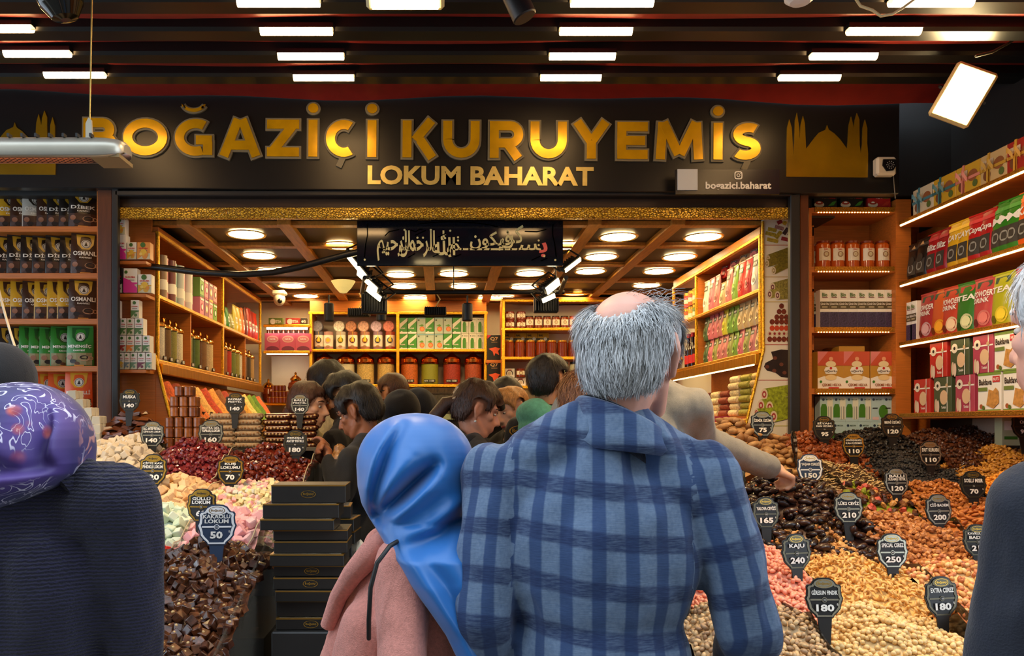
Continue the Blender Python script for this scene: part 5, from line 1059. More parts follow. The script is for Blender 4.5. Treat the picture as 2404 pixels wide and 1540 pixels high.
heap('tan_cube', 'tan hazelnut delight cubes in the middle of the left stall', (415, 1122, 3.15), (275, 508), 'cube', .027, sweet('tan_sweet', (218, 176, 124), (232, 200, 156), .75), .5, .42, .25, cat='sweet', piece_label='pale tan delight cube in the middle left heap')
heap('pastel_bit', 'tiny pastel coloured delight bits right of the tan cubes', (592, 1130, 3.15), (508, 690), 'cube', .017, sweet('pastel_sweet', (232, 186, 176), [(226, 214, 160), (240, 170, 170), (206, 206, 190), (232, 206, 150), (238, 200, 196)], .75), .5, .4, .25, cat='sweet', piece_label='tiny pastel delight bit behind the pink cubes')
heap('white_cube', 'sugar white delight cubes at the back left', (290, 1027, 3.6), (160, 378), 'cube', .031, sweet('white_sweet', (196, 182, 160), (222, 208, 184), .8), .6, .45, .25, cat='sweet', piece_label='sugar dusted white delight cube in the back left heap')
heap('rose_bit', 'dark rose petal delight heaped behind the tan cubes', (465, 1034, 3.6), (378, 548), 'lump', .024, sweet('rose_sweet', (96, 22, 30), (140, 44, 44), .3, coat=.3), .6, .45, .25, cat='sweet', piece_label='dark rose red glossy delight bit')
heap('barberry_bit', 'dark brown red pistachio delight beside the metal frame', (628, 1043, 3.6), (548, 738), 'lump', .025, sweet('barberry_sweet', (78, 18, 10), (130, 44, 20), .26, coat=.4), .6, .45, .25, cat='sweet', piece_label='brown red glossy delight bit with nuts')
# right stall
HAZ = sweet('hazelnut', (214, 172, 106), (232, 200, 142), .45); PIST = sweet('pistachio_shell', (206, 174, 126), (150, 116, 86), .5, var=.2, scale=60)
heap('hazelnut', 'roasted hazelnuts heaped at the front of the right stall', (2060, 1434, 2.2), (1880, 2260), 'ball', .0148, HAZ, .5, .5, .22, cat='nut', dens=1.1, piece_label='round pale roasted hazelnut in the front heap')
heap('pistachio', 'pistachios in their shells beside the plaid jacket', (1770, 1418, 2.2), (1600, 1885), 'bean', .0165, PIST, .5, .5, .22, cat='nut', dens=1.1, piece_label='tan pistachio in its shell beside the plaid jacket')
MIXN = sweet('mixed_nut', (206, 140, 80), [(226, 176, 104), (180, 104, 60), (232, 190, 130), (206, 130, 84), (222, 160, 120)], .45)
heap('mixed_nut', 'mixed roasted nuts at the front right beside the navy coat', (2330, 1425, 2.2), (2255, 2480), 'bean', .0165, MIXN, .5, .45, .22, cat='nut', piece_label='mixed roasted nut near the navy coat')
heap('pink_peanut', 'pink coated peanuts beside the plaid jacket', (1705, 1262, 2.62), (1560, 1852), 'bean', .0165, sweet('pink_peanut', (222, 138, 110), (236, 160, 132), .5), .55, .5, .25, cat='nut', dens=1.1, piece_label='small pink coated peanut beside the plaid jacket')
heap('cashew', 'golden cashews in the middle of the right stall', (2000, 1310, 2.6), (1845, 2112), 'cashew', .0225, sweet('cashew', (214, 158, 82), (232, 186, 110), .42), .5, .5, .25, cat='nut', piece_label='golden curved cashew in the middle heap')
heap('roasted_nut', 'roasted mixed nuts behind the lower right price tag', (2215, 1314, 2.6), (2112, 2350), 'bean', .0185, MIXN, .5, .5, .25, cat='nut', piece_label='roasted nut in the heap right of the cashews')
WAL = sweet('walnut_kernel', (176, 116, 58), (222, 168, 98), .5)
heap('walnut', 'light walnut pieces behind the cashews', (1885, 1222, 3.0), (1765, 2002), 'lump', .0215, WAL, .5, .45, .25, cat='nut', piece_label='light walnut piece behind the cashews')
heap('caramel_nut', 'caramel brown nut mix behind the cashews, right', (2092, 1206, 3.0), (2002, 2205), 'lump', .0205, sweet('caramel_nut', (150, 84, 38), (206, 142, 82), .4), .5, .45, .25, cat='nut', piece_label='caramel brown nut piece behind the cashews')
heap('almond', 'raw almonds behind the mixed nuts near the right edge', (2310, 1198, 3.0), (2205, 2440), 'almond', .023, sweet('almond_skin', (166, 88, 36), (200, 122, 56), .5), .5, .45, .25, cat='nut', piece_label='orange brown almond near the navy coat')
heap('date', 'dark dates heaped under the reaching hand', (1838, 1112, 3.25), (1690, 1965), 'date', .037, sweet('date_skin', (26, 13, 11), (58, 30, 20), .33, coat=.2), .58, .5, .25, cat='fruit', piece_label='dark brown wrinkled date under the hand', second=('date_stem', 'ball', .009, sweet('date_stem', (206, 120, 60), (180, 96, 50), .5), .14))
heap('trail_mix', 'colourful fruit and nut mix beside the dates', (2018, 1138, 3.35), (1945, 2100), 'lump', .03, sweet('trail_mix', (110, 60, 26), [(140, 150, 40), (60, 30, 20), (200, 84, 66), (206, 150, 80), (90, 46, 22), (120, 70, 30), (176, 110, 50)], .4), .5, .42, .22, cat='nut', piece_label='colourful fruit and nut mix piece')
heap('sesame_peanut', 'caramel sesame peanuts behind the almonds', (2180, 1130, 3.35), (2090, 2320), 'lump', .017, sweet('sesame_peanut', (150, 82, 30), (206, 130, 60), .4), .5, .42, .25, cat='nut', piece_label='caramel sesame peanut behind the almonds')
heap('corn_nut', 'bright orange roasted corn behind the navy coat', (2385, 1112, 3.3), (2295, 2470), 'bean', .015, sweet('corn_nut', (226, 134, 30), (236, 164, 54), .45), .5, .4, .25, cat='nut', piece_label='bright orange corn nut beside the wall')
heap('sunflower_seed', 'pale sunflower seed mix behind the dates', (1925, 1074, 3.65), (1835, 2032), 'flake', .0165, sweet('pale_seed', (214, 180, 120), [(232, 206, 150), (226, 190, 130), (70, 50, 34), (236, 214, 166), (214, 176, 110)], .5), .5, .42, .22, False, cat='seeds', dens=1.2)
heap('black_mulberry', 'dark grey sesame mulberries in the right stall', (2105, 1068, 3.65), (2030, 2200), 'lump', .014, sweet('black_mulberry', (26, 24, 25), (52, 48, 48), .6), .5, .42, .22, False, cat='fruit', dens=1.2)
heap('dried_mulberry', 'golden dried mulberries near the right wall', (2350, 1052, 3.62), (2190, 2470), 'lump', .016, sweet('dried_mulberry', (150, 92, 24), (206, 148, 56), .45), .45, .42, .22, False, cat='fruit', dens=1.2)
heap('dried_fig', 'dried figs piled behind the reaching arm', (1712, 983, 3.85), (1590, 1838), 'fig', .044, sweet('dried_fig', (150, 104, 60), (196, 152, 98), .6, var=.25, scale=50), .62, .4, .2, cat='fruit', piece_label='tan wrinkled dried fig behind the reaching arm')
heap('apricot', 'orange brown dried fruit left of the black raisins', (1893, 1017, 3.95), (1825, 1985), 'lump', .024, sweet('brown_fruit', (110, 46, 14), (160, 78, 28), .4), .5, .42, .12, False, cat='fruit')
heap('black_raisin', 'black raisins below the pale blue cartons', (2045, 1006, 3.95), (1970, 2125), 'lump', .017, sweet('black_raisin', (14, 12, 12), (34, 28, 26), .4), .55, .42, .12, False, cat='fruit')
heap('dark_raisin', 'dark reddish raisins along the right wall', (2260, 1008, 3.95), (2110, 2440), 'lump', .018, sweet('dark_raisin', (44, 18, 8), (90, 44, 18), .4), .4, .42, .12, False, cat='fruit', kx=.5)

def rand_mats(n, rg):
    q = rg.normal(size=(n, 4)); q /= np.linalg.norm(q, axis=1)[:, None]; w_, x, y, z = q.T
    return np.stack([np.stack([1-2*(y*y+z*z), 2*(x*y-z*w_), 2*(x*z+y*w_)], 1), np.stack([2*(x*y+z*w_), 1-2*(x*x+z*z), 2*(y*z-x*w_)], 1), np.stack([2*(x*z-y*w_), 2*(y*z+x*w_), 1-2*(x*x+y*y)], 1)], 1)
def fast_mesh(name, V, Fv, Ft, m, smooth):
    """V (n,3), Fv flat corner indices, Ft corners per face"""
    me = bpy.data.meshes.new(name); me.vertices.add(len(V)); me.vertices.foreach_set('co', V.astype(np.float32).ravel())
    me.loops.add(len(Fv)); me.loops.foreach_set('vertex_index', Fv.astype(np.int32)); me.polygons.add(len(Ft))
    st = np.concatenate([[0], np.cumsum(Ft)[:-1]]); me.polygons.foreach_set('loop_start', st.astype(np.int32)); me.polygons.foreach_set('loop_total', Ft.astype(np.int32))
    me.polygons.foreach_set('use_smooth', np.full(len(Ft), smooth)); me.materials.append(m); me.update(calc_edges=True); me.validate(); return me
def joined(name, bases, sel, pos, rot, m, smooth):
    Vs, Fs, Ts, o = [], [], [], 0
    for b, idx in zip(bases, sel):
        if not len(idx): continue
        bv = np.array(b.v); fi = np.concatenate([np.array(f) for f in b.f]); ft = np.array([len(f) for f in b.f])
        V = np.einsum('nij,kj->nki', rot[idx], bv)+pos[idx][:, None, :]
        n, k_ = len(idx), len(bv); Vs.append(V.reshape(-1, 3)); Fs.append((fi[None, :]+(np.arange(n)*k_)[:, None]+o).ravel()); Ts.append(np.tile(ft, n)); o += n*k_
    if not Vs: return None
    return fast_mesh(name, np.concatenate(Vs), np.concatenate(Fs), np.concatenate(Ts), m, smooth)
rg = np.random.default_rng(11)
BUF = {}
def bkey(p): return (int((CX+F*p[0]/p[1])//7), int((CY-F*(p[2]-CZ)/p[1])//7))
for h in HEAPS:
    s_ = h['size']; st = s_*{'cube': 1.0, 'lump': .8, 'flake': .75, 'date': .82, 'fig': .8, 'almond': .85, 'cashew': .72}.get(h['kind'], .88)/math.sqrt(h['dens'])
    nx, ny = max(2, int((h['x1']-h['x0'])/st)), max(2, int((h['y1']-h['y0'])/st)); pts = []
    for i in range(nx):
        for j in range(ny):
            x = h['x0']+(i+.5+rg.uniform(-.38, .38))*st; y = h['y0']+(j+.5+rg.uniform(-.38, .38))*st
            z = surf(h, x, y)+rg.uniform(-.15, .3)*s_
            px, py = CX+F*x/y, CY-F*(z-CZ)/y
            if -40 < px < 2460 and py < 1600: pts.append((x, y, z))
    h['pts'] = np.array(pts)
for h in HEAPS:                                     # which pieces no nearer heap hides
    for p in h['pts']:
        a, b = bkey(p); d = p[1]
        for q in ((a, b), (a, b+1)):
            if d < BUF.get(q, 99): BUF[q] = d
stuff_n = 0
for h in HEAPS:
    P_ = h['pts']; n = len(P_); s_ = h['size']
    vis = np.array([p[1] < BUF[bkey(p)]+.12 for p in P_]); P_ = P_[vis]; n = len(P_)
    rot = rand_mats(n, rg)
    if h['kind'] in ('flake', 'almond', 'fig', 'date'):                   # flat pieces lie more or less on the slope
        for i in range(n):
            e = Matrix.Rotation(rg.uniform(0, 6.28), 3, 'Z') @ Matrix.Rotation(rg.normal()*.35, 3, 'X') @ Matrix.Rotation(rg.normal()*.35, 3, 'Y')
            rot[i] = np.array(Matrix.Rotation(-.4*(P_[i][1] < h['y']), 3, 'X') @ e)
    bases = [base_piece(h['kind'], s_*f, h['m'], k_) for k_, f in enumerate((.92, 1., 1.1))]
    var = rg.integers(0, 3, n); smooth = h['kind'] not in ('cube', 'lump', 'wedge')
    order = np.argsort(P_[:, 1]); ind = np.zeros(n, bool)
    if h['indiv']:
        inframe = np.array([CY-F*(p[2]-CZ)/p[1] < 1538 and CX+F*p[0]/p[1] < 2400 and not (p[1] > 1.5 and ((1130 < CX+F*p[0]/p[1] < 1690+(.27*max(0, CY-F*(p[2]-CZ)/p[1]-1150))) or (CX+F*p[0]/p[1] < 205+.38*max(0, min(330, CY-F*(p[2]-CZ)/p[1]-1090)) and CY-F*(p[2]-CZ)/p[1] > 1000))) for p in P_])
        k_ = [i for i in order if inframe[i]][:300]; ind[k_] = True
        ms = [b.mesh(h['name']) for b in bases]
        for i in np.nonzero(ind)[0]:
            M4 = Matrix.Translation(P_[i]) @ Matrix(rot[i].tolist()).to_4x4()
            tag(link(h['name'], ms[var[i]], M=M4), h['pl'], h['cat'], h['plural'] or h['label'])
    rest = np.nonzero(~ind)[0]
    # body of the heap
    nx, ny = 26, 26; G = [[(h['x0']+(h['x1']-h['x0'])*i/nx, h['y0']+(h['y1']-h['y0'])*j/ny) for i in range(nx+1)] for j in range(ny+1)]
    core = MB().grid([[(x, y, surf(h, x, y)-s_*.35) for x, y in r] for r in G], h['m'])
    cm_ = core.mesh('heap_core'); root = None
    me = joined(h['name']+'_heap', bases, [rest[var[rest] == v] for v in range(3)], P_, rot, h['m'], smooth) if len(rest) else None
    root = link(h['name']+'_heap', cm_ if me is None else me); tag(root, h['label'], h['cat'], kind='stuff')
    if me is not None: tag(link('heap_core', cm_, root), kind='stuff')
    if h['second']:
        nm, kd, sz, m2, fr = h['second']; k2 = rg.random(n) < fr; Q = P_[k2].copy(); Q[:, 2] += s_*.42; Q[:, 1] -= s_*.22
        b2 = base_piece(kd, sz, m2, 3); tag(link(nm, joined(nm, [b2], [np.arange(len(Q))], Q, rand_mats(len(Q), rg), m2, True), root), kind='stuff')
# ---- counters under the heaps
ls = thing('sweets_stall', 'black display counter carrying the Turkish delight heaps', 'counter', (-1.1, 2.9, 0))
obj('body', MB().box((-.95, -1.1, 0), (.56, -.5, .72), STK).box((-.95, -.5, 0), (.56, .1, .86), STK), ls)
obj('back_tier', MB().box((-.95, .1, 0), (.50, .62, 1.0), STK), ls)
zst = zat(1052, 3.95)
obj('top_tier', MB().box((-.95, .86, 0), (.50, 1.2, zst), STK), ls)
obj('metal_rail', MB().box((.38, .80, zat(1058, 3.7)), (.54, .86, zat(1050, 3.7)), mat('brushed_steel', rgb(180, 170, 150), .3, .8)).box((.50, .80, .9), (.54, .86, zat(1058, 3.7)), MATS['brushed_steel']), ls)
obj('side_panel', MB().prism([(-1.15, .75), (-.1, .75), (-.1, 1.22), (-.35, 1.2), (-1.15, .93)], 0, .006, ACR, M=T(.57, 0, 0) @ R(PI/2) ), ls)
for (a, b, tp) in (((462, 2.95), (462, 2.5), .03), ((508, 3.3), (508, 2.85), .04), ((548, 3.75), (548, 3.25), .03), ((378, 3.75), (378, 3.25), .03), ((632, 3.0), (632, 2.45), .03), ((740, 3.75), (740, 3.2), .05)):
    X = xat(a[0], a[1]-.15)+1.1; ya, yb_ = a[1]-2.9, b[1]-2.9; P_ = []
    hs = [h for h in HEAPS if h['x'] < 0 and abs(h['y']-(a[1]-.1)) < .25]
    for k_ in range(9):
        y = ya+(yb_-ya)*k_/8; z = max([surf(h, X-1.1, y+2.9) for h in hs if h['x0']-.08 < X-1.1 < h['x1']+.08] or [1.0])+tp
        P_.append([(X, y, z-.2), (X, y, z)])
    d = MB().grid(P_, ACR, False); P2 = [[(x+.003, y, z) for x, y, z in r] for r in P_]; d.grid([list(reversed(r)) for r in P2], ACR, False)
    d.tube([(x+.0015, y, z) for _, (x, y, z) in P_], .0022, mat('acrylic_edge', rgb(196, 184, 150), .2), 4)
    obj('divider', d, ls)
rs = thing('nut_stall', 'black display counter carrying the nuts and dried fruit', 'counter', (1.7, 2.9, 0))
obj('body', MB().box((-.85, -1.15, 0), (.97, -.5, .72), STK).box((-.85, -.5, 0), (.97, .1, .84), STK), rs)
obj('back_tier', MB().box((-.6, .1, 0), (.97, .6, .98), STK), rs)
obj('top_tier', MB().box((-.55, .6, 0), (.97, 1.2, 1.1), STK), rs)
for (px, Y0, Y1) in ((1848, 2.85, 2.3), (2112, 2.85, 2.3), (1883, 2.35, 1.8), (2258, 2.4, 1.8), (2002, 3.2, 2.75), (1770, 3.2, 2.7), (2204, 3.2, 2.75), (2092, 3.5, 3.15), (1960, 3.5, 3.1)):
    Ym = (Y0+Y1)/2+.1; X = xat(px, Ym)-1.7; P_ = []
    hs = [h for h in HEAPS if h['x'] > 0 and abs(h['y']-Ym) < .3]
    for k_ in range(11):
        y = Y0+(Y1-Y0)*k_/10; z = max([surf(h, X+1.7, y) for h in hs if h['x0']-.1 < X+1.7 < h['x1']+.1] or [1.0])+.022*math.sin(PI*min(1, .15+k_/10))
        P_.append([(X, y-2.9, z-.2), (X, y-2.9, z)])
    d = MB().grid(P_, ACRK, False); d.grid([list(reversed([(x+.004, y, z) for x, y, z in r])) for r in P_], ACRK, False); d.grid([[(x, y, z), (x+.004, y, z)] for _, (x, y, z) in P_], ACRK, False)
    obj('divider', d, rs)

# ------------------------------------------------------------------ stacked sweets at the back of the left stall
WS = sweet('white_block', (206, 196, 172), (226, 216, 194), .7)
cub = base_piece('cube', .041, WS, 5).mesh('white_block')
for c in range(4):
    for r in range([6, 5, 4, 3][c]):
        for d_ in range(2):
            tag(link('white_block', cub, loc=(xat(182+c*19, 3.95)+.003*(r % 2), 3.9+d_*.045, zat(1035, 3.95)+.02+r*.0415), rot=(0, 0, random.uniform(-.08, .08))), 'white sweet block in the stepped stack behind the floral scarf', 'sweet', 'stepped stack of white sweet blocks')
tag(obj('stack_base', MB().box((xat(160, 3.9), 3.86, .95), (xat(236, 3.9), 4.0, zat(1035, 3.95)-.001), STK)), 'low black block under the white sweet stack', 'block')
MUS = sweet('fruit_leather_wedge', (96, 44, 14), (140, 74, 26), .28, coat=.3)
wd = [base_piece('wedge', .085, MUS, k_).mesh('fruit_leather_wedge') for k_ in range(4)]
for r in range(6):
    n = 7-r
    for i in range(n):
        x = xat(308, 3.95)+(i-(n-1)/2)*.047+random.uniform(-.01, .01)
        tag(link('fruit_leather_wedge', wd[(r+i) % 4], loc=(x, 3.93+.012*r+random.uniform(-.015, .015), zst+.045+r*.024), rot=(random.uniform(-.3, .2), random.uniform(-.35, .35), random.uniform(-.6, .6))), 'glossy brown fruit leather wedge in the pile behind the white cubes', 'sweet', 'brown fruit leather wedges')
tag(obj('wedge_tray', MB().box((xat(236, 3.95), 3.88, zst), (xat(384, 3.95), 4.06, zst+.03), STK, bev=.004)), 'shallow black tray under the brown fruit leather wedges', 'tray')
ROL = sweet('syrup_roll', (104, 50, 18), (150, 86, 34), .3, coat=.3, var=.3, scale=60)
rl_ = MB().lathe([(.018, 0), (.022, .004), (.022, .046), (.018, .05)], ROL, 10).mesh('syrup_roll')
for r, n in enumerate([4, 4, 4, 3, 3, 2]):
    for i in range(n):
        for d_ in range(2):
            tag(link('syrup_roll', rl_, loc=(xat(436, 3.95)+(i-(n-1)/2)*.046, 3.92+d_*.045, zst+.001+r*.051)), 'amber brown upright roll in the tower behind the rose petals', 'sweet', 'tower of amber brown rolls')
def log_kind(nm, m_, nut):
    b = MB().lathe([(.009, -.062), (.0145, -.058), (.0145, .058), (.009, .062)], m_, 8, M=R(PI/2, 'Y')); jitter(b, .1, 2); p = [('body', b)]
    nn = MB(); r = random.Random(4)
    for i in range(7): nn.ball((-.052+i*.0172, -.0125, r.uniform(-.004, .004)), (.007, .004, .006), nut, 6, 4)
    p.append(('nut_row', nn)); return Kind(nm, 'sweet', p)
PW = log_kind('powdered_log', mat('powdered_log', rgb(176, 146, 108), .85, var=.3, scale=90, bump=.5), mat('powdered_nut', rgb(150, 104, 60), .7))
HN = log_kind('honey_log', mat('honey_log', rgb(84, 36, 12), .25, var=.4, scale=60, coat=.4), mat('honey_nut', rgb(206, 164, 100), .4))
for K, px0, nL, lb, gr in ((PW, 520, 6, 'sugar powdered nut log in the stack left of the dark one', 'powdered nut logs'), (HN, 650, 6, 'glossy dark nut log in the stack behind the barberry delight', 'dark nut logs')):
    for r in range(nL):
        for i in range(2):
            for d_ in range(2): K.place((xat(px0+i*61+(4 if r % 2 else 0), 3.9), 3.9+d_*.03, zst+.0155+r*.0285), random.uniform(-.03, .03), lb, gr)

# ------------------------------------------------------------------ price tags
TAGM = [mat('tag_border_silver_reflection', rgb(176, 170, 150), .22, .75), mat('tag_border_gold', rgb(206, 160, 66), .22, .75), mat('tag_border_dark_reflection', rgb(84, 76, 58), .25, .7), mat('tag_border_white_reflection', rgb(240, 240, 240), .35)]  # one border metal; how each tag reflects is put into the colour
def tag_outline(s_):
    half = [(0, .62), (.16, .61), (.27, .56), (.33, .48), (.37, .43), (.46, .42), (.5, .36), (.485, .28), (.5, .12), (.54, .04), (.5, -.06), (.47, -.16), (.46, -.24), (.38, -.34), (.27, -.44), (.24, -.5)]
    return [(x*s_, z*s_) for x, z in half]+[(-x*s_, z*s_) for x, z in reversed(half[1:])]
def price_tag(px, py, w_, lines, price, border=0, yaw=0., roll=0., Y=None, label=None, dy=-.03):
    Y = Y or 215/w_+dy; s_ = w_*Y/F/1.08
    t = thing('price_tag', label or ('black price tag reading %s' % ' '.join(lines+[price])), 'sign', at(px, py, Y), 0, 'black price tags in the heaps'); t.rotation_euler = (math.radians(-6), roll, yaw)
    out = tag_outline(s_); K = CK if border != 3 else cm(46, 62, 88)  # white-bordered tags: the black plaque's reflection is painted into its colour too
    obj('plaque', MB().prism(out, 0, .004, K), t)
    obj('stake', MB().prism([(-.2*s_, -.48*s_), (.2*s_, -.48*s_), (.13*s_, -1.25*s_), (-.13*s_, -1.25*s_)], .001, .005, K), t)
    bm = TAGM[border]; b = MB(); A = [(x*.93, z*.93) for x, z in out]; B = [(x*.80, z*.85) for x, z in out]; n = len(out)
    b.add([(x, -.0015, z) for q in zip(A, B) for x, z in q], [(2*i, 2*i+1, 2*((i+1) % n)+1, 2*((i+1) % n)) if 0 else (2*i+1, 2*i, 2*((i+1) % n), 2*((i+1) % n)+1) for i in range(n)], bm)
    b.add([(x*s_, -.0015, z*s_) for x, z in [(-.4, -.02), (.4, -.02), (.4, .025), (-.4, .025)]], [(0, 1, 2, 3)], bm)
    b.disc(0, 0, .075*s_, -.002, bm, 12); b.disc(0, 0, .055*s_, -.0025, K, 12); b.f = [f for f in b.f]
    obj('metal_border', b, t)
    o_ = MB().disc(0, .45*s_, .29*s_, -.003, bm, 18, .13*s_).ring(0, .45*s_, .2*s_, .22*s_, -.0036, TAGM[1], 18, .48).text('Boğaziçi', -.16*s_, .41*s_, .16*s_, .49*s_, -.0038, TAGM[1] if border != 1 else K, bold=.02)
    obj('oval_emblem', o_, t)
    tx = MB(); nL = len(lines)
    for i, l in enumerate(lines):
        z1 = (.30 if nL == 1 else .34)-i*.13; hh = .16 if nL == 1 else .11
        ww = min(.37, .055*len(l)+.05)
        tx.text(l, -ww*s_, (z1-hh)*s_, ww*s_, z1*s_, -.004, CW, bold=.03)
    tx.text(price, -.085*len(price)*s_, -.32*s_, .085*len(price)*s_, -.12*s_, -.004, CW, bold=.04)
    tx.text('KG', -.035*s_, -.02*s_, .035*s_, .02*s_, -.004, CW, bold=.01); tx.text('₺', .33*s_, -.16*s_, .37*s_, -.09*s_, -.004, CW, bold=.01)
    obj('lettering', tx, t); return t
TG = [(1870, 1299, 80, ['KAJU'], '240', 2, 12), (2095, 1297, 78, ['SPECIAL ÇEREZ'], '250', 0, 3), (1935, 1408, 90, ['GİRESUN FINDIK'], '180', 0, 0), (2211, 1405, 90, ['EXTRA ÇEREZ'], '180', 2, 10), (1798, 1207, 70, ['YALOVA CEVİZİ'], '165', 2, 8), (1992, 1195, 70, ['LÜKS CEVİZ'], '210', 0, 0),
      (2204, 1200, 70, ['ÇİĞ BADEM'], '200', 0, 8), (2296, 1272, 72, ['KAVRULMUŞ', 'BADEM'], '210', 2, 0), (2105, 1134, 62, ['BALLI', 'SUSAMLI FISTIK'], '120', 0, 4), (2285, 1141, 62, ['SOSLU MISIR'], '70', 2, -3), (2184, 1068, 57, ['DUT KURUSU'], '110', 0, 0), (2004, 1048, 55, ['ÇEKİRDEKSİZ', 'KAN ÜZÜMÜ'], '110', 1, 0),
      (1935, 1008, 55, ['SİYAH', 'KAN ÜZÜMÜ'], '95', 2, 0), (2095, 1002, 55, ['BESNİ ÜZÜMÜ'], '120', 2, 0), (1866, 1044, 57, ['EDİRNE KABAK'], '140', 2, 55), (1902, 1103, 65, ['YAŞAM ÇEREZİ'], '150', 3, 5), (1790, 998, 57, ['İZMİR ÜZÜM'], '75', 0, 0), (1622, 990, 50, ['ÖZEL İNCİR'], '120', 0, 0), (1722, 1130, 66, ['JUMBO HURMA'], '190', 2, 8), (2402, 1002, 55, ['ÜN'], '90', 2, 0),
      (304, 942, 50, ['MUSKA'], '140', 2, 0), (552, 950, 48, ['KAYMAK', 'PESTİL'], '140', 2, 0), (704, 952, 46, ['BALLI', 'PESTİL'], '140', 0, 0), (357, 1022, 58, ['H.C. ANTEP FISTIKLI', 'ÇİFTE KAV. LOKUM'], '140', 0, 0), (495, 1020, 60, ['EKSTRA GÜL', 'YAPRAKLI LOKUM'], '160', 0, 6), (693, 1044, 60, ['ZEREŞLİ', 'ANTEP FISTIKLI'], '180', 2, -4),
      (359, 1106, 70, ['ÇİFTE KAV.', 'FINDIKLI LOKUM'], '120', 1, -3), (541, 1107, 66, ['KUŞ', 'LOKUMU'], '70', 1, 0), (473, 1190, 75, ['GÜLLÜ', 'LOKUM'], '60', 1, -8), (509, 1237, 92, ['KAKAOLU', 'LOKUM'], '50', 3, 4)]
for px, py, w_, ls_, pr, bd, yw in TG:
    Y = 215/w_-.03
    if w_ < 52: Y = 3.9
    if (px, py) in ((1622, 990), (1790, 998)): Y = 4.02
    if (px, py) in ((357, 1022), (495, 1020), (693, 1044)): Y = 3.66
    if px == 1902: Y = 3.42
    if px == 1722: Y = 3.36
    if px == 473: Y = 2.66
    if px == 509: Y = 2.36
    if px == 2402: Y = 3.55
    low = .12 if px in (357, 495, 693, 359, 473, 1722, 1622, 1790, 1902) else .46       # how far down the plaque stays clear of the heap before it
    Yh = 9
    for dx in (-.4, 0, .4):
        y = 1.75
        while y < Y:
            q = at(px+dx*w_, py+low*w_, y)
            if any(h['x0'] < q.x < h['x1'] and h['y0'] < y < h['y1'] and surf(h, q.x, y)+h['size']*.5 > q.z for h in HEAPS): break
            y += .02
        Yh = min(Yh, y)
    price_tag(px, py, w_, ls_, pr, bd, math.radians(yw), 0, min(Y, Yh-.03))

# ------------------------------------------------------------------ stack of black sweet boxes
BXK = mat('black_gift_card', (.016, .014, .012), .4, var=.15, scale=20); BGE = mat('gold_foil_edge', rgb(176, 132, 60), .3, .7)
def sweet_box(w_, h_, d, logo, window):
    b = MB().box((-w_/2, 0, 0), (w_/2, d, h_), BXK, bev=.0015); p = [('body', b)]
    e = MB().box((-w_/2, -.0008, h_-.003), (w_/2, d, h_+.0006), BGE); p.append(('gold_edge', e))
    if window: p.append(('clear_window', MB().box((-w_/2+.008, .008, h_+.0006), (w_/2-.008, d-.008, h_+.0014), mat('window_film', rgb(150, 142, 124), .12, .4, var=.6, scale=25)))); 
    else: p.append(('lid', MB().box((-w_/2+.002, .002, h_+.0006), (w_/2-.002, d-.002, h_+.0012), BXK)))
    if logo: p.append(('oval_logo', MB().ring(0, h_*.5, .019, .021, -.0012, TAGM[1], 20, .5).text('Boğaziçi', -.015, h_*.5-.004, .015, h_*.5+.005, -.0012, TAGM[1], bold=.02)))
    return Kind('sweet_box', 'box', p)
BL = [(1138, 1168, 635, 810, 1, 0), (1182, 1215, 617, 795, 0, 1), (1217, 1243, 612, 785, 0, 1), (1244, 1268, 640, 815, 0, 0), (1270, 1295, 643, 815, 0, 0), (1299, 1325, 635, 808, 0, 1), (1328, 1352, 641, 820, 1, 0), (1355, 1380, 642, 815, 1, 0), (1384, 1410, 648, 800, 0, 0), (1411, 1434, 646, 810, 0, 0), (1450, 1479, 648, 812, 1, 1)]
Yb = 2.24; z = zat(1479, Yb)
for i, (a, b, x0, x1, lg, wn) in enumerate(reversed(BL)):
    h_ = (z, )[0]; hh = max(.028, (b-a)*Yb/F*1.0)
    top = zat(a, Yb)
    hh = top-z-.002 if i < len(BL) else hh
    n = len(BL); pos = 'lowest' if i == 0 else ('topmost' if i == n-1 else ORD[i]+' from the bottom')
    sweet_box((x1-x0)*Yb/F, hh, .135, lg, wn).place((xat((x0+x1)/2, Yb), Yb+(.012*math.sin(i*2.1)), z), random.uniform(-.03, .03), 'black sweet box with gold edge, '+pos+' in the front stack', 'stack of black sweet boxes')
    z = top
Yc = 2.5; z = .8
for i in range(11):
    tp = z+.041; sweet_box(.17, .039, .12, 0, 1).place((xat(765+5*math.sin(i*1.7), Yc), Yc+.01*math.sin(i), z), random.uniform(-.1, .1), 'black sweet box with clear lid, '+(ORD[i]+' from the bottom')+' in the rear stack', 'rear stack of black sweet boxes'); z = tp
tag(obj('box_stand', MB().box((xat(640, Yb), Yb-.02, .0), (xat(815, Yb), Yb+.19, zat(1479, Yb)-.001), STK, bev=.004).box((xat(700, Yb), Yb+.2, .0), (xat(815, Yb)+.03, Yb+.4, .799), STK)), 'low black stand under the stacked sweet boxes', 'stand')

cp = MB().ball((0, 0, 0), (.03, .03, .04), cm(232, 222, 196, .8), 9, 7, smooth=False); jitter(cp, .3, 9)
tag(obj('crumpled_paper', cp, loc=(xat(838, 2.62), 2.62, zat(1296, 2.62))), 'crumpled white paper on the rear sweet boxes', 'paper')
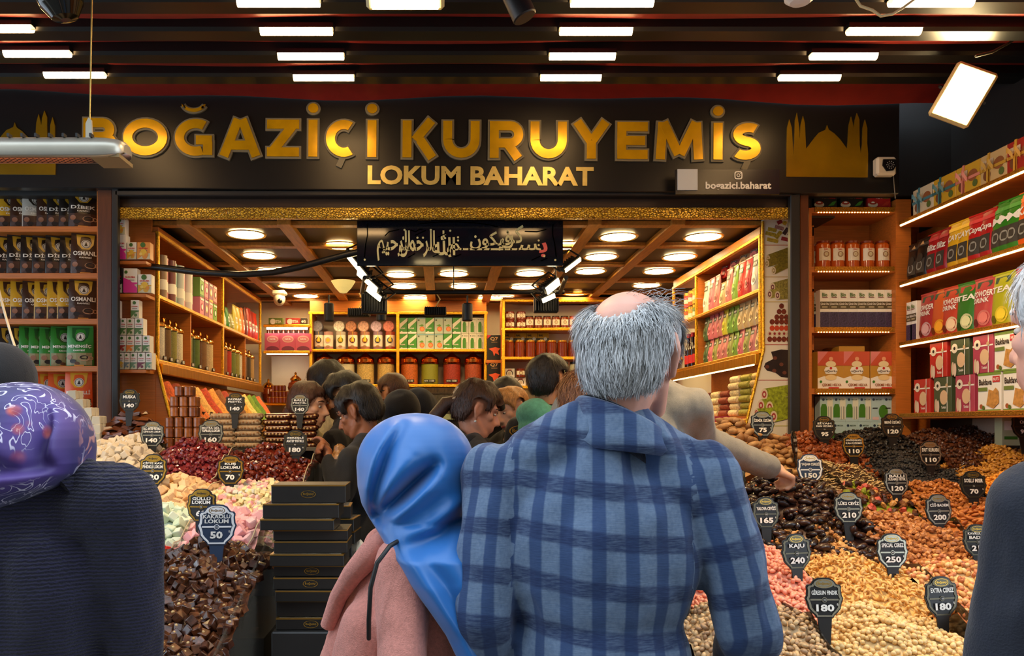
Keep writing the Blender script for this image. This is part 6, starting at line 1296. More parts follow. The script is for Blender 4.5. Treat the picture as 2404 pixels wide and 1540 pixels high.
# ================================================================== PEOPLE
TMP = bpy.data.scenes.new('tmp')
def remesh(prims, voxel, smooth=6, factor=.5):
    """union of tapered capsules ('c') and ellipsoids ('e') grown into one continuous surface"""
    b = MB(); m = BLACK
    for p in prims:
        if p[0] == 'c':
            a, c, r0, r1 = Vector(p[1]), Vector(p[2]), p[3], p[4]
            b.ball(a, r0, m, 14, 9); b.ball(c, r1, m, 14, 9)
            if (c-a).length > 1e-4: b.tube([a, c], [r0, r1], m, 14)
        else:
            o = MB().ball((0, 0, 0), p[2], m, 20, 14); M = Matrix.Translation(p[1]) @ (p[3] if len(p) > 3 else Matrix.Identity(4))
            b.add([tuple(M @ Vector(v)) for v in o.v], o.f, m, True)
    me = b.mesh('t'); o = bpy.data.objects.new('t', me); TMP.collection.objects.link(o)
    md = o.modifiers.new('r', 'REMESH'); md.mode = 'VOXEL'; md.voxel_size = voxel; md.use_smooth_shade = True
    if smooth: s_ = o.modifiers.new('s', 'SMOOTH'); s_.factor = factor; s_.iterations = smooth
    vl = TMP.view_layers[0]; vl.update(); dg = vl.depsgraph
    r = bpy.data.meshes.new_from_object(o.evaluated_get(dg)); bpy.data.objects.remove(o); bpy.data.meshes.remove(me)
    r.materials.clear(); return r
def coords(me):
    v = np.empty(len(me.vertices)*3, np.float32); me.vertices.foreach_get('co', v); return v.reshape(-1, 3)
def norms(me):
    v = np.empty(len(me.vertices)*3, np.float32); me.vertices.foreach_get('normal', v); return v.reshape(-1, 3)
def setco(me, v): me.vertices.foreach_set('co', v.astype(np.float32).ravel()); me.update()
def smooth_on(me): me.polygons.foreach_set('use_smooth', np.ones(len(me.polygons), bool))
def fold(me, amp, sc=(9, 9, 4), seed=0., fine=0.):
    v = coords(me); n = norms(me)
    d = np.array([noise.noise(Vector((p[0]*sc[0]+seed, p[1]*sc[1], p[2]*sc[2])))+(.5*noise.noise(Vector((p[0]*sc[0]*2.3, p[1]*sc[1]*2.3+seed, p[2]*sc[2]*2.6)))) for p in v])
    d = np.where(d > 0, d*.5, -np.abs(d)**.8)
    setco(me, v+n*(d*amp)[:, None])
HEAD = [('e', (0, -.012, .03), (.074, .096, .086)), ('e', (0, -.04, .0), (.066, .066, .075)), ('e', (0, .032, -.03), (.056, .058, .082)), ('e', (0, .05, -.09), (.036, .034, .026)), ('e', (0, .06, -.045), (.046, .034, .05)),
        ('c', (0, .088, .014), (0, .112, -.028), .008, .0125), ('c', (-.012, .096, -.034), (.012, .096, -.034), .010, .010), ('c', (-.036, .074, .03), (.036, .074, .03), .014, .014), ('c', (-.018, .088, -.058), (.018, .088, -.058), .009, .009), ('c', (-.014, .086, -.071), (.014, .086, -.071), .009, .009),
        ('e', (-.046, .055, -.012), (.016, .022, .018)), ('e', (.046, .055, -.012), (.016, .022, .018)), ('c', (-.05, .0, -.05), (-.03, .05, -.092), .02, .02), ('c', (.05, .0, -.05), (.03, .05, -.092), .02, .02)]
for s_ in (-1, 1):
    HEAD += [('c', (s_*.084, -.022, .03), (s_*.09, -.026, .005), .008, .009), ('c', (s_*.09, -.026, .005), (s_*.077, -.008, -.036), .009, .008), ('c', (s_*.075, .0, .028), (s_*.084, -.02, .032), .007, .008), ('e', (s_*.076, -.008, -.002), (.009, .016, .028))]
def hand_prims(w, d, up, curl=.6, s_=1., side=1):
    """palm and five fingers from wrist point w along d; up = back of the hand"""
    w, d, up = Vector(w), Vector(d).normalized(), Vector(up); up = (up-d*up.dot(d)).normalized(); sd = d.cross(up)*side
    p = [('c', w-d*.02*s_, w+d*.03*s_, .023*s_, .025*s_)]
    for i, (o, L) in enumerate(((-.027, .062), (-.009, .074), (.009, .07), (.026, .055))):
        k0 = w+d*.035*s_+sd*o*.7*s_; k1 = w+d*.082*s_+sd*o*s_; p.append(('c', k0, k1, .0145*s_, .0105*s_))
        a = curl; q = k1
        for seg, f in enumerate((.45, .32, .23)):
            dr = d*math.cos(a)-up*math.sin(a); q2 = q+dr*L*f*s_; p.append(('c', q, q2, (.0100-.001*seg)*s_, (.0092-.001*seg)*s_)); q = q2; a += curl*.9
    t0 = w+d*.02*s_-sd*.022*s_; t1 = t0+(d*.55-sd*.5-up*.35).normalized()*.04*s_; t2 = t1+(d*.8-sd*.05-up*.55).normalized()*.032*s_
    p += [('c', t0, t1, .014*s_, .011*s_), ('c', t1, t2, .0108*s_, .0085*s_)]
    return p
def skin(nm, c): return mat('skin_'+nm, rgb(*c), .5, var=.1, scale=22, bump=.05, bscale=160)
def hairmat(nm, c, c2): 
    return mat('hair_'+nm, rgb(*c), .42, rnd=rgb(*c2), var=.4, scale=30, stretch=(6, 6, 1), bump=.5, bscale=120)
def cloth(nm, c, rough=.85, var=.15, sc=60, bump=.35, bs=350): return mat('cloth_'+nm, rgb(*c), rough, var=var, scale=sc, bump=bump, bscale=bs, sheen=.15)
ZX = np.array([-.13, -.05, -.03, -.012, .008, .03, .045, .06, .10]); ZL_ = np.array([-.075, -.062, -.01, .035, .03, -.005, .03, .052, .064])
def hair_mask(style):
    def f(p):
        m = p[2]-np.interp(p[1], ZX, ZL_)
        if style == 'bald': m = min(m, .06*(math.sqrt((p[0]/.056)**2+((p[2]-.118)/(.062 if p[1] < 0 else .09))**2)-1))
        if style == 'long': m = max(m, min(-p[1]-.012, .1)*1.0 if p[2] > -.12 else -1)
        return m
    return f
def subset(me, keep_v, off, name, m_):
    """shell over part of a mesh: faces whose vertices are all kept, pushed out by off"""
    v = coords(me)+norms(me)*off[:, None]; idx = -np.ones(len(v), int); fs = [p.vertices[:] for p in me.polygons if all(keep_v[i] for i in p.vertices)]
    used = sorted({i for f in fs for i in f}); 
    for k_, i in enumerate(used): idx[i] = k_
    r = bpy.data.meshes.new(name); r.from_pydata([tuple(v[i]) for i in used], [], [[idx[i] for i in f] for f in fs]); r.materials.append(m_); smooth_on(r); r.update(); return r
def strands(pts, nrm, flow, L, wdt, m_, name, n, rnd=.2, lift=.1, seg=3, seed=1):
    r = np.random.default_rng(seed); b = MB(); k_ = r.integers(0, len(pts), n)
    for i in k_:
        p, nn = Vector(pts[i]), Vector(nrm[i]); f = Vector(flow(p, nn))+Vector(r.normal(size=3)*rnd); f = (f-nn*f.dot(nn)).normalized()
        s_ = nn.cross(f).normalized()*wdt; l = L*r.uniform(.6, 1.25); v = []; p = p+Vector(r.normal(size=3)*.003)
        for j in range(seg+1):
            t = j/seg; q = p+f*l*t+nn*(lift*l*math.sin(t*2.0)); ww = s_*(1-t*.85); v += [q-ww, q+ww]
        b.add(v, [(2*j, 2*j+1, 2*j+3, 2*j+2) for j in range(seg)], m_)
    return b.mesh(name)
def person(label, X, Y, yaw, H, skinm, hairm=None, hstyle='short', hth=.012, top=None, trousers=None, head_off=(0, 0, 0), head_rot=(0, 0, 0), hsc=1., bw=1., bd=1., arms=None, vox=.0065, tvox=.012, lean=0., hood=None, collar=True,
           beard=None, hands=True, curl=.5, folds=.012, topname='jacket', nstr=900, strL=.022, long_tail=None, eyes=True, group=None, z0=0., extra=()):
    s_ = H/1.75; t = thing('person', label, 'person', (X, Y, z0), math.radians(yaw), group)
    LM = Matrix.Translation((0, 0, .95*s_)) @ Matrix.Rotation(-lean, 4, 'X') @ Matrix.Translation((0, 0, -.95*s_))
    L = lambda x, y, z: LM @ Vector((x*s_*bw if abs(x) > .12 else x*s_, y*s_, z*s_))
    hp = L(0, .0, 1.62)+Vector(head_off)
    HM = Matrix.Translation(hp) @ Matrix.Rotation(head_rot[2], 4, 'Z') @ Matrix.Rotation(-head_rot[0], 4, 'X') @ Matrix.Rotation(head_rot[1], 4, 'Y') @ Matrix.Scale(hsc*s_*.5+hsc*.5, 4)
    A = arms or {}
    J = {}
    for k_, sg in (('l', -1), ('r', 1)):
        sh = L(sg*.188, -.005, 1.40); el = Vector(A[k_][0]) if k_ in A else L(sg*.255, -.035, 1.12); wr = Vector(A[k_][1]) if k_ in A else L(sg*.265, .05, .87)
        J[k_] = (sh, el, wr)
    # the body: head, neck, chest core, arms and hands in one surface
    sc = hsc*s_*.5+hsc*.5; pr = []
    for q in HEAD:
        if q[0] == 'c': pr.append(('c', HM @ Vector(q[1]), HM @ Vector(q[2]), q[3]*sc, q[4]*sc))
        else: pr.append(('e', HM @ Vector(q[1]), tuple(r*sc for r in q[2]), HM.to_3x3().normalized().to_4x4()))
    pr += [('c', HM @ Vector((0, -.022, -.05)), L(0, -.005, 1.45), .054*s_, .056*s_), ('c', L(0, .0, 1.42), L(0, 0, 1.0), .05*s_, .06*s_)]
    for k_, (sh, el, wr) in J.items():
        pr += [('c', L(0, 0, 1.36), sh, .035*s_, .03*s_), ('c', sh, el, .03*s_, .028*s_), ('c', el, wr, .03*s_, .024*s_)]
        if hands:
            dr = (wr-el).normalized(); up = A[k_][2] if k_ in A and len(A[k_]) > 2 else (1 if k_ == 'r' else -1, -.2, .3); pr += hand_prims(wr+dr*.02, dr, up, A[k_][3] if k_ in A and len(A[k_]) > 3 else curl, s_*1.02, 1 if k_ == 'r' else -1)
    me = remesh(pr, vox, 3); me.materials.append(skinm); smooth_on(me)
    HI = HM.inverted(); v = coords(me); hl = np.array([tuple(HI @ Vector(p)) for p in v]); near = (np.abs(hl) < .16).all(1)
    if beard:
        me.materials.append(beard)
        for p in me.polygons:
            c = hl[list(p.vertices)].mean(0)
            if abs(c[0]) < .09 and c[1] > .0 and -.12 < c[2] < -.028-.5*max(0, .06-c[1])*0 and not (abs(c[0]) < .02 and c[1] > .085 and -.066 < c[2] < -.05): p.material_index = 1 if c[1] < .1 else 0
    body = link('body', me, t)
    if hairm:
        fm = hair_mask(hstyle); m = np.array([fm(p) if k_ else -1 for p, k_ in zip(hl, near)])
        th = np.clip(m/.02, 0, 1)*hth*np.array([1+.5*noise.noise(Vector((p[0]*26, p[1]*26, p[2]*14+H))) for p in hl])*(1+np.clip(hl[:, 2]*4, -.3, .8)*(hstyle != 'bald'))
        ear = (np.abs(hl[:, 0]) > .072) & (hl[:, 2] < .042) & (hl[:, 1] > -.036)
        hm = subset(me, (m > 0) & ~ear, th+.0015, 'hair', hairm); ho = link('hair', hm, t)
        if nstr:
            hv, hn = coords(hm), norms(hm); hq = np.array([tuple(HI @ Vector(p)) for p in hv]); kp = ~((np.abs(hq[:, 0]) > .05) & (hq[:, 2] < .075) & (hq[:, 2] > -.03) & (hq[:, 1] > -.04) & (hq[:, 1] < .03)); hv, hn = hv[kp], hn[kp]; top_ = HM @ Vector((0, -.03, .11))
            fl = lambda p, nn: (p-top_)*4+Vector((0, -.1, -.6))
            tag(link('hair_strands', strands(hv, hn, fl, strL, .0013, hairm, 'hair_strands', nstr), ho), kind='stuff')
        if long_tail:
            b = MB()
            for path, rr in long_tail: b.tube([HM @ Vector(q) for q in path], [r*sc for r in rr], hairm, 12)
            link('ponytail', b.mesh('ponytail'), t)
    if eyes:
        for sg in (-1, 1):
            e = MB().ball((sg*.031, .077, .008), (.0105, .0075, .0062), cm(206, 198, 186, .2), 8, 6, M=HM).ball((sg*.031, .0835, .007), (.0055, .003, .0055), CK, 8, 5, M=HM); obj('eye', e, t)
            obj('eyebrow', MB().tube([HM @ Vector(q) for q in ((sg*.014, .0925, .034), (sg*.032, .089, .039), (sg*.052, .074, .032))], [.003, .004, .002], hairm or CK, 6), t)
        obj('lips', MB().ball((0, .0935, -.0645), (.02, .0055, .008), mat('lips', rgb(166, 84, 74), .45), 10, 6, M=HM), t)
    # clothing
    if top:
        tp = [('e', L(0, -.005, 1.26), (.182*s_*bw, .122*s_*bd, .215*s_), LM.to_3x3().to_4x4()), ('e', L(0, .008, 1.06), (.17*s_*bw, .128*s_*bd, .21*s_)), ('e', L(0, 0, .92), (.182*s_*bw, .138*s_*bd, .15*s_)), ('c', L(-.15, -.006, 1.39), L(.15, -.006, 1.39), .07*s_, .07*s_)]
        for sg in (-1, 1): tp.append(('c', L(sg*.165, -.008, 1.405), L(sg*.04, -.02, 1.475), .058*s_, .056*s_))
        if collar: tp += [('c', L(.055*math.cos(a), -.018+.055*math.sin(a), 1.485), L(.055*math.cos(a), -.02+.055*math.sin(a), 1.505), .026*s_, .02*s_) for a in [2*PI*k_/10 for k_ in range(10)]]
        for k_, (sh, el, wr) in J.items(): tp += [('c', sh, el, .066*s_, .056*s_), ('c', el, wr, .056*s_, .044*s_)]
        for q in extra: tp.append(('c', L(*q[0]), L(*q[1]), q[2]*s_, q[3]*s_))
        tm = remesh(tp, tvox, 4); fold(tm, folds, seed=H*7+X); fold(tm, folds*.4, (21, 21, 9), seed=H*3); tm.materials.append(top); smooth_on(tm); jk = link(topname, tm, t)
        if hood:
            hpn = [('e', L(0, -.10, 1.47), (.105*s_, .07*s_, .075*s_)), ('e', L(0, -.12, 1.40), (.08*s_, .05*s_, .075*s_)), ('c', L(-.085, -.04, 1.49), L(-.04, .06, 1.44), .035*s_, .025*s_), ('c', L(.085, -.04, 1.49), L(.04, .06, 1.44), .035*s_, .025*s_)]
            hm_ = remesh(hpn, .01, 4); fold(hm_, .01, seed=3); hm_.materials.append(hood); smooth_on(hm_); link('hood', hm_, jk)
    if trousers:
        lg = []
        for sg in (-1, 1): lg += [('c', L(sg*.09, 0, .9), (sg*.1*s_, .02, .48*s_), .095*s_, .07*s_), ('c', (sg*.1*s_, .02, .48*s_), (sg*.1*s_, -.01, .1*s_), .068*s_, .052*s_)]
        lm = remesh(lg, .018, 3); lm.materials.append(trousers); smooth_on(lm); link('trousers', lm, t)
        for sg in (-1, 1): obj('shoe', MB().ball((sg*.1*s_, .05, .045), (.045, .13, .045), CK, 10, 6), t)
    t['_'] = 0; del t['_']
    return t, dict(HM=HM, L=L, J=J, s=s_, LM=LM)
def wpos(t, x, y, z):                                  # world point to the person's own frame
    a = t if isinstance(t, (int, float)) else t.rotation_euler.z
    return None
def loc_of(X, Y, yaw, p):
    a = -math.radians(yaw); dx, dy = p[0]-X, p[1]-Y; return (dx*math.cos(a)-dy*math.sin(a), dx*math.sin(a)+dy*math.cos(a), p[2])
DTR = cloth('dark_trousers', (24, 24, 28)); JEAN = cloth('jeans', (40, 52, 76))

# ------------------------------------------------------------------ the man in the plaid jacket
def plaid():
    m = bpy.data.materials.new('blue_plaid_wool'); m.use_nodes = True; nt = m.node_tree; b = nt.nodes['Principled BSDF']; Lk = nt.links.new; b.inputs['Roughness'].default_value = .9; b.inputs['Sheen Weight'].default_value = .15
    at_ = N(nt, 'ShaderNodeAttribute', attribute_name='plaid'); sp = N(nt, 'ShaderNodeSeparateXYZ'); Lk(at_.outputs['Vector'], sp.inputs[0])
    tc = N(nt, 'ShaderNodeTexCoord'); mp = N(nt, 'ShaderNodeMapping'); mp.inputs['Scale'].default_value = (60, 60, 420); Lk(tc.outputs['Object'], mp.inputs[0])
    nz = N(nt, 'ShaderNodeTexNoise'); nz.inputs['Scale'].default_value = 1.; nz.inputs['Detail'].default_value = 3; Lk(mp.outputs[0], nz.inputs['Vector'])
    n3 = N(nt, 'ShaderNodeTexNoise'); n3.inputs['Scale'].default_value = 160; Lk(tc.outputs['Object'], n3.inputs['Vector'])
    def band(sock, per, wd, ph):
        a = N(nt, 'ShaderNodeMath', operation='MULTIPLY_ADD'); a.inputs[1].default_value = 1/per; a.inputs[2].default_value = ph; Lk(sock, a.inputs[0])
        f = N(nt, 'ShaderNodeMath', operation='PINGPONG'); f.inputs[1].default_value = .5; Lk(a.outputs[0], f.inputs[0])
        r = N(nt, 'ShaderNodeMapRange', interpolation_type='SMOOTHSTEP'); r.inputs[1].default_value = wd/2+.04; r.inputs[2].default_value = wd/2-.04; Lk(f.outputs[0], r.inputs[0]); return r.outputs[0]
    u, v = band(sp.outputs[0], .052, .42, .1), band(sp.outputs[1], .083, .36, .25)
    def mix(fac, c1, c2, k_=1.):
        x = N(nt, 'ShaderNodeMix', data_type='RGBA'); 
        if isinstance(c1, tuple): x.inputs[6].default_value = (*c1, 1)
        else: Lk(c1, x.inputs[6])
        x.inputs[7].default_value = (*c2, 1)
        q = N(nt, 'ShaderNodeMath', operation='MULTIPLY'); q.inputs[1].default_value = k_; Lk(fac, q.inputs[0]); Lk(q.outputs[0], x.inputs[0]); return x.outputs[2]
    c = mix(n3.outputs['Fac'], rgb(112, 130, 154), rgb(66, 88, 120), 1.); c = mix(u, c, rgb(24, 54, 100), .85)
    hn = N(nt, 'ShaderNodeMapRange'); hn.inputs[1].default_value = .35; hn.inputs[2].default_value = .62; hn.inputs[3].default_value = .55; hn.inputs[4].default_value = 1.; Lk(nz.outputs['Fac'], hn.inputs[0])
    vv = N(nt, 'ShaderNodeMath', operation='MULTIPLY'); Lk(v, vv.inputs[0]); Lk(hn.outputs[0], vv.inputs[1]); c = mix(vv.outputs[0], c, rgb(12, 34, 76), .9)
    Lk(c, b.inputs['Base Color'])
    bp = N(nt, 'ShaderNodeBump'); bp.inputs['Strength'].default_value = .3; bp.inputs['Distance'].default_value = .002; Lk(nz.outputs['Fac'], bp.inputs['Height']); Lk(bp.outputs[0], b.inputs['Normal']); return m
PLAID = plaid()
X, Y, YW = .283, 1.45, -8
GREY = hairmat('grey', (166, 168, 170), (212, 212, 212))
arms = {'l': (loc_of(X, Y, YW, (.07, 1.42, 1.16)), loc_of(X, Y, YW, (.10, 1.56, .93))), 'r': (loc_of(X, Y, YW, (.54, 1.40, 1.14)), loc_of(X, Y, YW, (.585, 1.58, 1.0)))}
t, J = person('balding grey-haired man in a blue plaid jacket seen from behind', X, Y, YW, 1.76, skin('pale', (222, 160, 138)), GREY, 'bald', .011, PLAID, DTR, (.058, .0, -.004), (.03, 0, -.42), .99, .99, 1.05, arms, .005, .008, extra=[((0, -.05, 1.45), (0, -.06, 1.38), .05, .06), ((-.13, -.02, 1.43), (-.03, -.03, 1.495), .052, .05), ((.13, -.02, 1.43), (.05, -.03, 1.485), .052, .05)], folds=.015, topname='plaid_jacket', nstr=16000, strL=.03)
jm = [c for c in t.children if c.name.startswith('plaid_jacket')][0].data
v = coords(jm); uv = np.zeros((len(v), 3), np.float32)
def segd(p, a, b):
    ab = b-a; k_ = max(0, min(1, (p-a).dot(ab)/ab.length_squared)); return (p-a-ab*k_).length, k_*ab.length
for i, p in enumerate(v):
    P_ = Vector(p); best = None
    for k_ in 'lr':
        sh, el, wr = J['J'][k_]; d1, a1 = segd(P_, sh, el); d2, a2 = segd(P_, el, wr); d, a = (d1, a1) if d1 < d2 else (d2, (el-sh).length+a2)
        if d < .105 and abs(p[0]) > .155 and (best is None or d < best[0]): best = (d, a, k_)
    if best:
        sh, el, wr = J['J'][best[2]]; L1 = (el-sh).length; bp_ = sh.lerp(el, best[1]/L1) if best[1] < L1 else el.lerp(wr, min(1, (best[1]-L1)/(wr-el).length)); sg = 1 if best[2] == 'r' else -1
        uv[i] = (sg*.2+(p[0]-bp_.x)*1.1+sg*.5*(p[1]-bp_.y), (p[2] if best[1] < .02 else 1.42-best[1])+sg*.014, 0)
    else: uv[i] = (math.atan2(p[0], .16-p[1])*.27, p[2]-.25*p[0]*p[0]+.1*p[0], 0)
a = jm.attributes.new('plaid', 'FLOAT_VECTOR', 'POINT'); a.data.foreach_set('vector', uv.ravel())
# collar band, inner dark collar and wispy hair
cb_ = MB()
Lf = J['L']; cc = J['HM'] @ Vector((0, -.02, -.09))
ring = lambda r, z, tilt=0., fx=1.: [(cc.x-.012+r*1.02*math.cos(a), cc.y-.0+r*1.06*math.sin(a), z+tilt*math.sin(a)-fx*.034*(1+math.cos(a-.35))) for a in [2*PI*k_/28 for k_ in range(28)]]
zc = 1.552
cb_.grid([ring(.070, zc-.006), ring(.0735, zc+.002), ring(.0775, zc-.002), ring(.081, zc-.03, 0, .75), ring(.085, zc-.055, 0, .5), ring(.090, zc-.075, 0, .35), ring(.082, zc-.088, 0, .3)], PLAID, closed=True)
cm2 = cb_.mesh('collar'); cv_ = coords(cm2); a = cm2.attributes.new('plaid', 'FLOAT_VECTOR', 'POINT'); a.data.foreach_set('vector', np.stack([cv_[:, 0], cv_[:, 2]+.02, cv_[:, 1]*0], 1).astype(np.float32).ravel())
link('collar', cm2, t)
obj('shirt_collar', MB().grid([ring(.058, zc-.07), ring(.06, zc+.004), ring(.066, zc+.003)], cloth('dark_navy', (20, 26, 44)), closed=True), t)
wsp = MB(); rr = random.Random(5)
for i in range(90):
    p0 = J['HM'] @ Vector((rr.uniform(.0, .07), rr.uniform(-.06, .05), .108-rr.uniform(0, .03))); d = Vector((rr.uniform(.2, 1), rr.uniform(-.5, .5), rr.uniform(-.15, .25)))*.05
    wsp.tube([p0, p0+d*.5+Vector((0, 0, .006)), p0+d], [.0005, .0004, .0002], GREY, 3, False)
tag(link('loose_hair', wsp.mesh('loose_hair'), t), kind='stuff')

# ------------------------------------------------------------------ draped headscarves
def drape(Y, levels, depth, m_, ridges, rows_=130, colsn=150, tilt=0., back=True):
    """headscarf as one closed draped surface: levels (py, left px, right px, front bulge, back bulge)"""
    py = np.array([l[0] for l in levels], float); lf = np.array([l[1] for l in levels], float); rt = np.array([l[2] for l in levels], float); fb = np.array([l[3] for l in levels]); bb = np.array([l[4] for l in levels]); yo = np.array([l[5] if len(l) > 5 else 0 for l in levels])
    P_ = []
    tt = np.linspace(0, 1, rows_); ys = py[0]+(py[-1]-py[0])*(tt**1.25)
    for y in ys:
        L_, R_, f_, b_, o_ = [np.interp(y, py, q) for q in (lf, rt, fb, bb, yo)]; row = []
        for k_ in range(colsn):
            a = 2*PI*k_/colsn; c, s_ = math.cos(a), math.sin(a); px = (L_+R_)/2-(R_-L_)/2*c*1.0
            dep = -f_*abs(s_)**.8 if s_ > 0 else b_*abs(s_)**.8
            dd = 0
            if s_ > 0:
                for pts, amp, sg in ridges:
                    best = 1e9; tp = .5; ns = len(pts)-1
                    for si, ((x0, y0), (x1, y1)) in enumerate(zip(pts, pts[1:])):
                        ex, ey = x1-x0, y1-y0; u = max(0, min(1, ((px-x0)*ex+(y-y0)*ey)/(ex*ex+ey*ey))); dx, dy = px-x0-ex*u, y-y0-ey*u
                        if dx*dx+dy*dy < best: best = dx*dx+dy*dy; tp = (si+u)/ns
                    dd += 1.9*amp*math.exp(-best/(sg*sg*1.9))*max(0., math.sin(PI*(.08+.84*tp)))**.7
                dd *= min(1, s_*1.6)
            q = at(px, y, Y); row.append((q.x, Y+o_+dep-dd, q.z))
        P_.append(row)
    b = MB().grid(P_, m_, closed=True); b.f = [list(reversed(f)) for f in b.f]
    b.add(P_[0], [tuple(range(colsn-1, -1, -1))], m_, True); return b
def dome(y0, y1, cx, hw, fb, bb):
    R_ = []
    for k_ in range(15):
        u = (k_/14)**2; c = math.sqrt(max(0, 1-(1-u)**2))**.93; R_.append((y0+(y1-y0)*u, cx-max(3, hw*c), cx+max(3, hw*c), max(.003, fb*c), max(.003, bb*c)))
    return R_
SATIN = mat('blue_satin', rgb(18, 104, 180), .4, spec=.6, sheen=.3, var=.05, scale=10)
Y2 = 1.56; X2 = -.055
PINKW = cloth('pink_wool', (214, 140, 126), .95, .12, 160, .5, 420)
yw2 = 78
arms = {'l': (loc_of(-.05, 1.62, yw2, (-.075, 1.425, 1.05)), loc_of(-.05, 1.62, yw2, (-.13, 1.46, .84))), 'r': (loc_of(-.05, 1.62, yw2, (-.08, 1.79, 1.05)), loc_of(-.05, 1.62, yw2, (-.18, 1.72, .9)))}
t2, J2 = person('woman in a blue satin headscarf and pink wool coat', -.05, 1.62, yw2, 1.55, skin('fair', (222, 176, 150)), None, top=PINKW, trousers=DTR, arms=arms, bw=.86, bd=1.3, extra=[((0, .06, 1.40), (0, .15, 1.12), .07, .10), ((.0, .13, 1.15), (0, .19, .8), .10, .13), ((-.1, .08, 1.25), (-.08, .16, .9), .07, .1)], folds=.014, topname='coat', collar=True, head_off=(0, .0, -.035), hsc=.9, vox=.007, tvox=.009, eyes=True)
LV = dome(969.5, 1090, 976, 138, .11, .11)+[(1140, 841, 1114, .108, .11), (1180, 850, 1112, .10, .11), (1215, 868, 1112, .095, .10), (1245, 893, 1114, .10, .09, -.025), (1290, 930, 1117, .085, .10, -.085),
      (1340, 966, 1122, .06, .09, -.115), (1400, 1012, 1128, .045, .06, -.125), (1450, 1046, 1133, .035, .04, -.125), (1500, 1070, 1139, .03, .03, -.125), (1560, 1092, 1146, .02, .02, -.125)]
RG = [([(1018, 1088), (960, 1142), (898, 1200)], -.03, 12), ([(1032, 1112), (975, 1168), (905, 1222)], .016, 17), ([(948, 1000), (916, 1060), (895, 1130), (880, 1195)], -.013, 10), ([(925, 1010), (893, 1070), (872, 1140), (862, 1190)], .010, 13), ([(975, 1060), (930, 1120), (905, 1170)], .012, 17), ([(1100, 1190), (1030, 1240), (962, 1262)], -.014, 15), ([(1095, 1165), (1020, 1215), (950, 1240)], .014, 17), ([(865, 1200), (885, 1214), (905, 1216)], -.016, 16),
      ([(965, 1275), (1020, 1350), (1085, 1450), (1120, 1540)], .008, 14), ([(1000, 1275), (1050, 1340), (1105, 1450)], -.008, 14), ([(1060, 1000), (1085, 1080), (1090, 1180)], -.005, 22)]
d = drape(Y2, LV, .1, SATIN, RG); dm = d.mesh('headscarf'); o = link('headscarf', dm); o.parent = t2; o.matrix_parent_inverse = (Matrix.Translation(t2.location) @ t2.rotation_euler.to_matrix().to_4x4()).inverted()
def wchild(name, mb, t):
    o = obj(name, mb); o.parent = t; o.matrix_parent_inverse = (Matrix.Translation(t.location) @ t.rotation_euler.to_matrix().to_4x4()).inverted(); return o
wchild('bag_strap', MB().tube([at(948, 1262, 1.46), at(915, 1282, 1.42), at(885, 1322, 1.405), at(870, 1380, 1.40), at(866, 1455, 1.41), at(866, 1500, 1.44)], .0042, CK, 6), t2)
wchild('coat_collar', MB().tube([at(905, 1262, 1.53), at(870, 1300, 1.53), at(830, 1345, 1.56), at(795, 1400, 1.60), at(770, 1470, 1.62)], [.02, .026, .022, .018, .016], PINKW, 10), t2)

def floral():
    m = bpy.data.materials.new('floral_silk'); m.use_nodes = True; nt = m.node_tree; b = nt.nodes['Principled BSDF']; Lk = nt.links.new; b.inputs['Roughness'].default_value = .55; b.inputs['Sheen Weight'].default_value = .1
    tc = N(nt, 'ShaderNodeTexCoord')
    def nz(sc, det=2, dist=0.):
        n = N(nt, 'ShaderNodeTexNoise'); n.inputs['Scale'].default_value = sc; n.inputs['Detail'].default_value = det; n.inputs['Distortion'].default_value = dist; Lk(tc.outputs['Object'], n.inputs['Vector']); return n.outputs['Fac']
    def ramp(s_, st):
        r = N(nt, 'ShaderNodeValToRGB'); e = r.color_ramp.elements
        while len(e) < len(st): e.new(.5)
        for q, (p, c) in zip(e, st): q.position = p; q.color = (*c, 1)
        Lk(s_, r.inputs[0]); return r.outputs[0]
    W3_, K3 = (1, 1, 1), (0, 0, 0)
    base = ramp(nz(5), [(.34, rgb(18, 22, 72)), (.5, rgb(46, 36, 98)), (.68, rgb(88, 64, 138))])
    def over(b_, fac, c):
        x = N(nt, 'ShaderNodeMix', data_type='RGBA'); Lk(fac, x.inputs[0]); Lk(b_, x.inputs[6]); 
        if isinstance(c, tuple): x.inputs[7].default_value = (*c, 1)
        else: Lk(c, x.inputs[7])
        return x.outputs[2]
    swirl = ramp(nz(20, 1, 2.6), [(.482, K3), (.495, W3_), (.52, W3_), (.535, K3)]); area = ramp(nz(6.5), [(.48, K3), (.54, W3_)])
    mu = N(nt, 'ShaderNodeMath', operation='MULTIPLY'); Lk(swirl, mu.inputs[0]); Lk(area, mu.inputs[1])
    c = over(base, mu.outputs[0], rgb(214, 206, 226))
    vo = N(nt, 'ShaderNodeTexVoronoi'); vo.inputs['Scale'].default_value = 26; Lk(tc.outputs['Object'], vo.inputs['Vector'])
    fl_ = ramp(vo.outputs['Distance'], [(.2, W3_), (.36, K3)]); a2 = ramp(nz(4.2), [(.52, K3), (.57, W3_)]); m2 = N(nt, 'ShaderNodeMath', operation='MULTIPLY'); Lk(fl_, m2.inputs[0]); Lk(a2, m2.inputs[1])
    c = over(c, m2.outputs[0], ramp(nz(40), [(.4, rgb(150, 34, 50)), (.6, rgb(206, 96, 80))]))
    a3 = ramp(nz(3.1, 1), [(.56, K3), (.62, W3_)]); s3 = ramp(nz(26, 2, 1.5), [(.5, K3), (.56, W3_)]); m3 = N(nt, 'ShaderNodeMath', operation='MULTIPLY'); Lk(a3, m3.inputs[0]); Lk(s3, m3.inputs[1]); c = over(c, m3.outputs[0], rgb(190, 130, 120))
    Lk(c, b.inputs['Base Color']); return m
X3, Y3 = -.665, 1.27
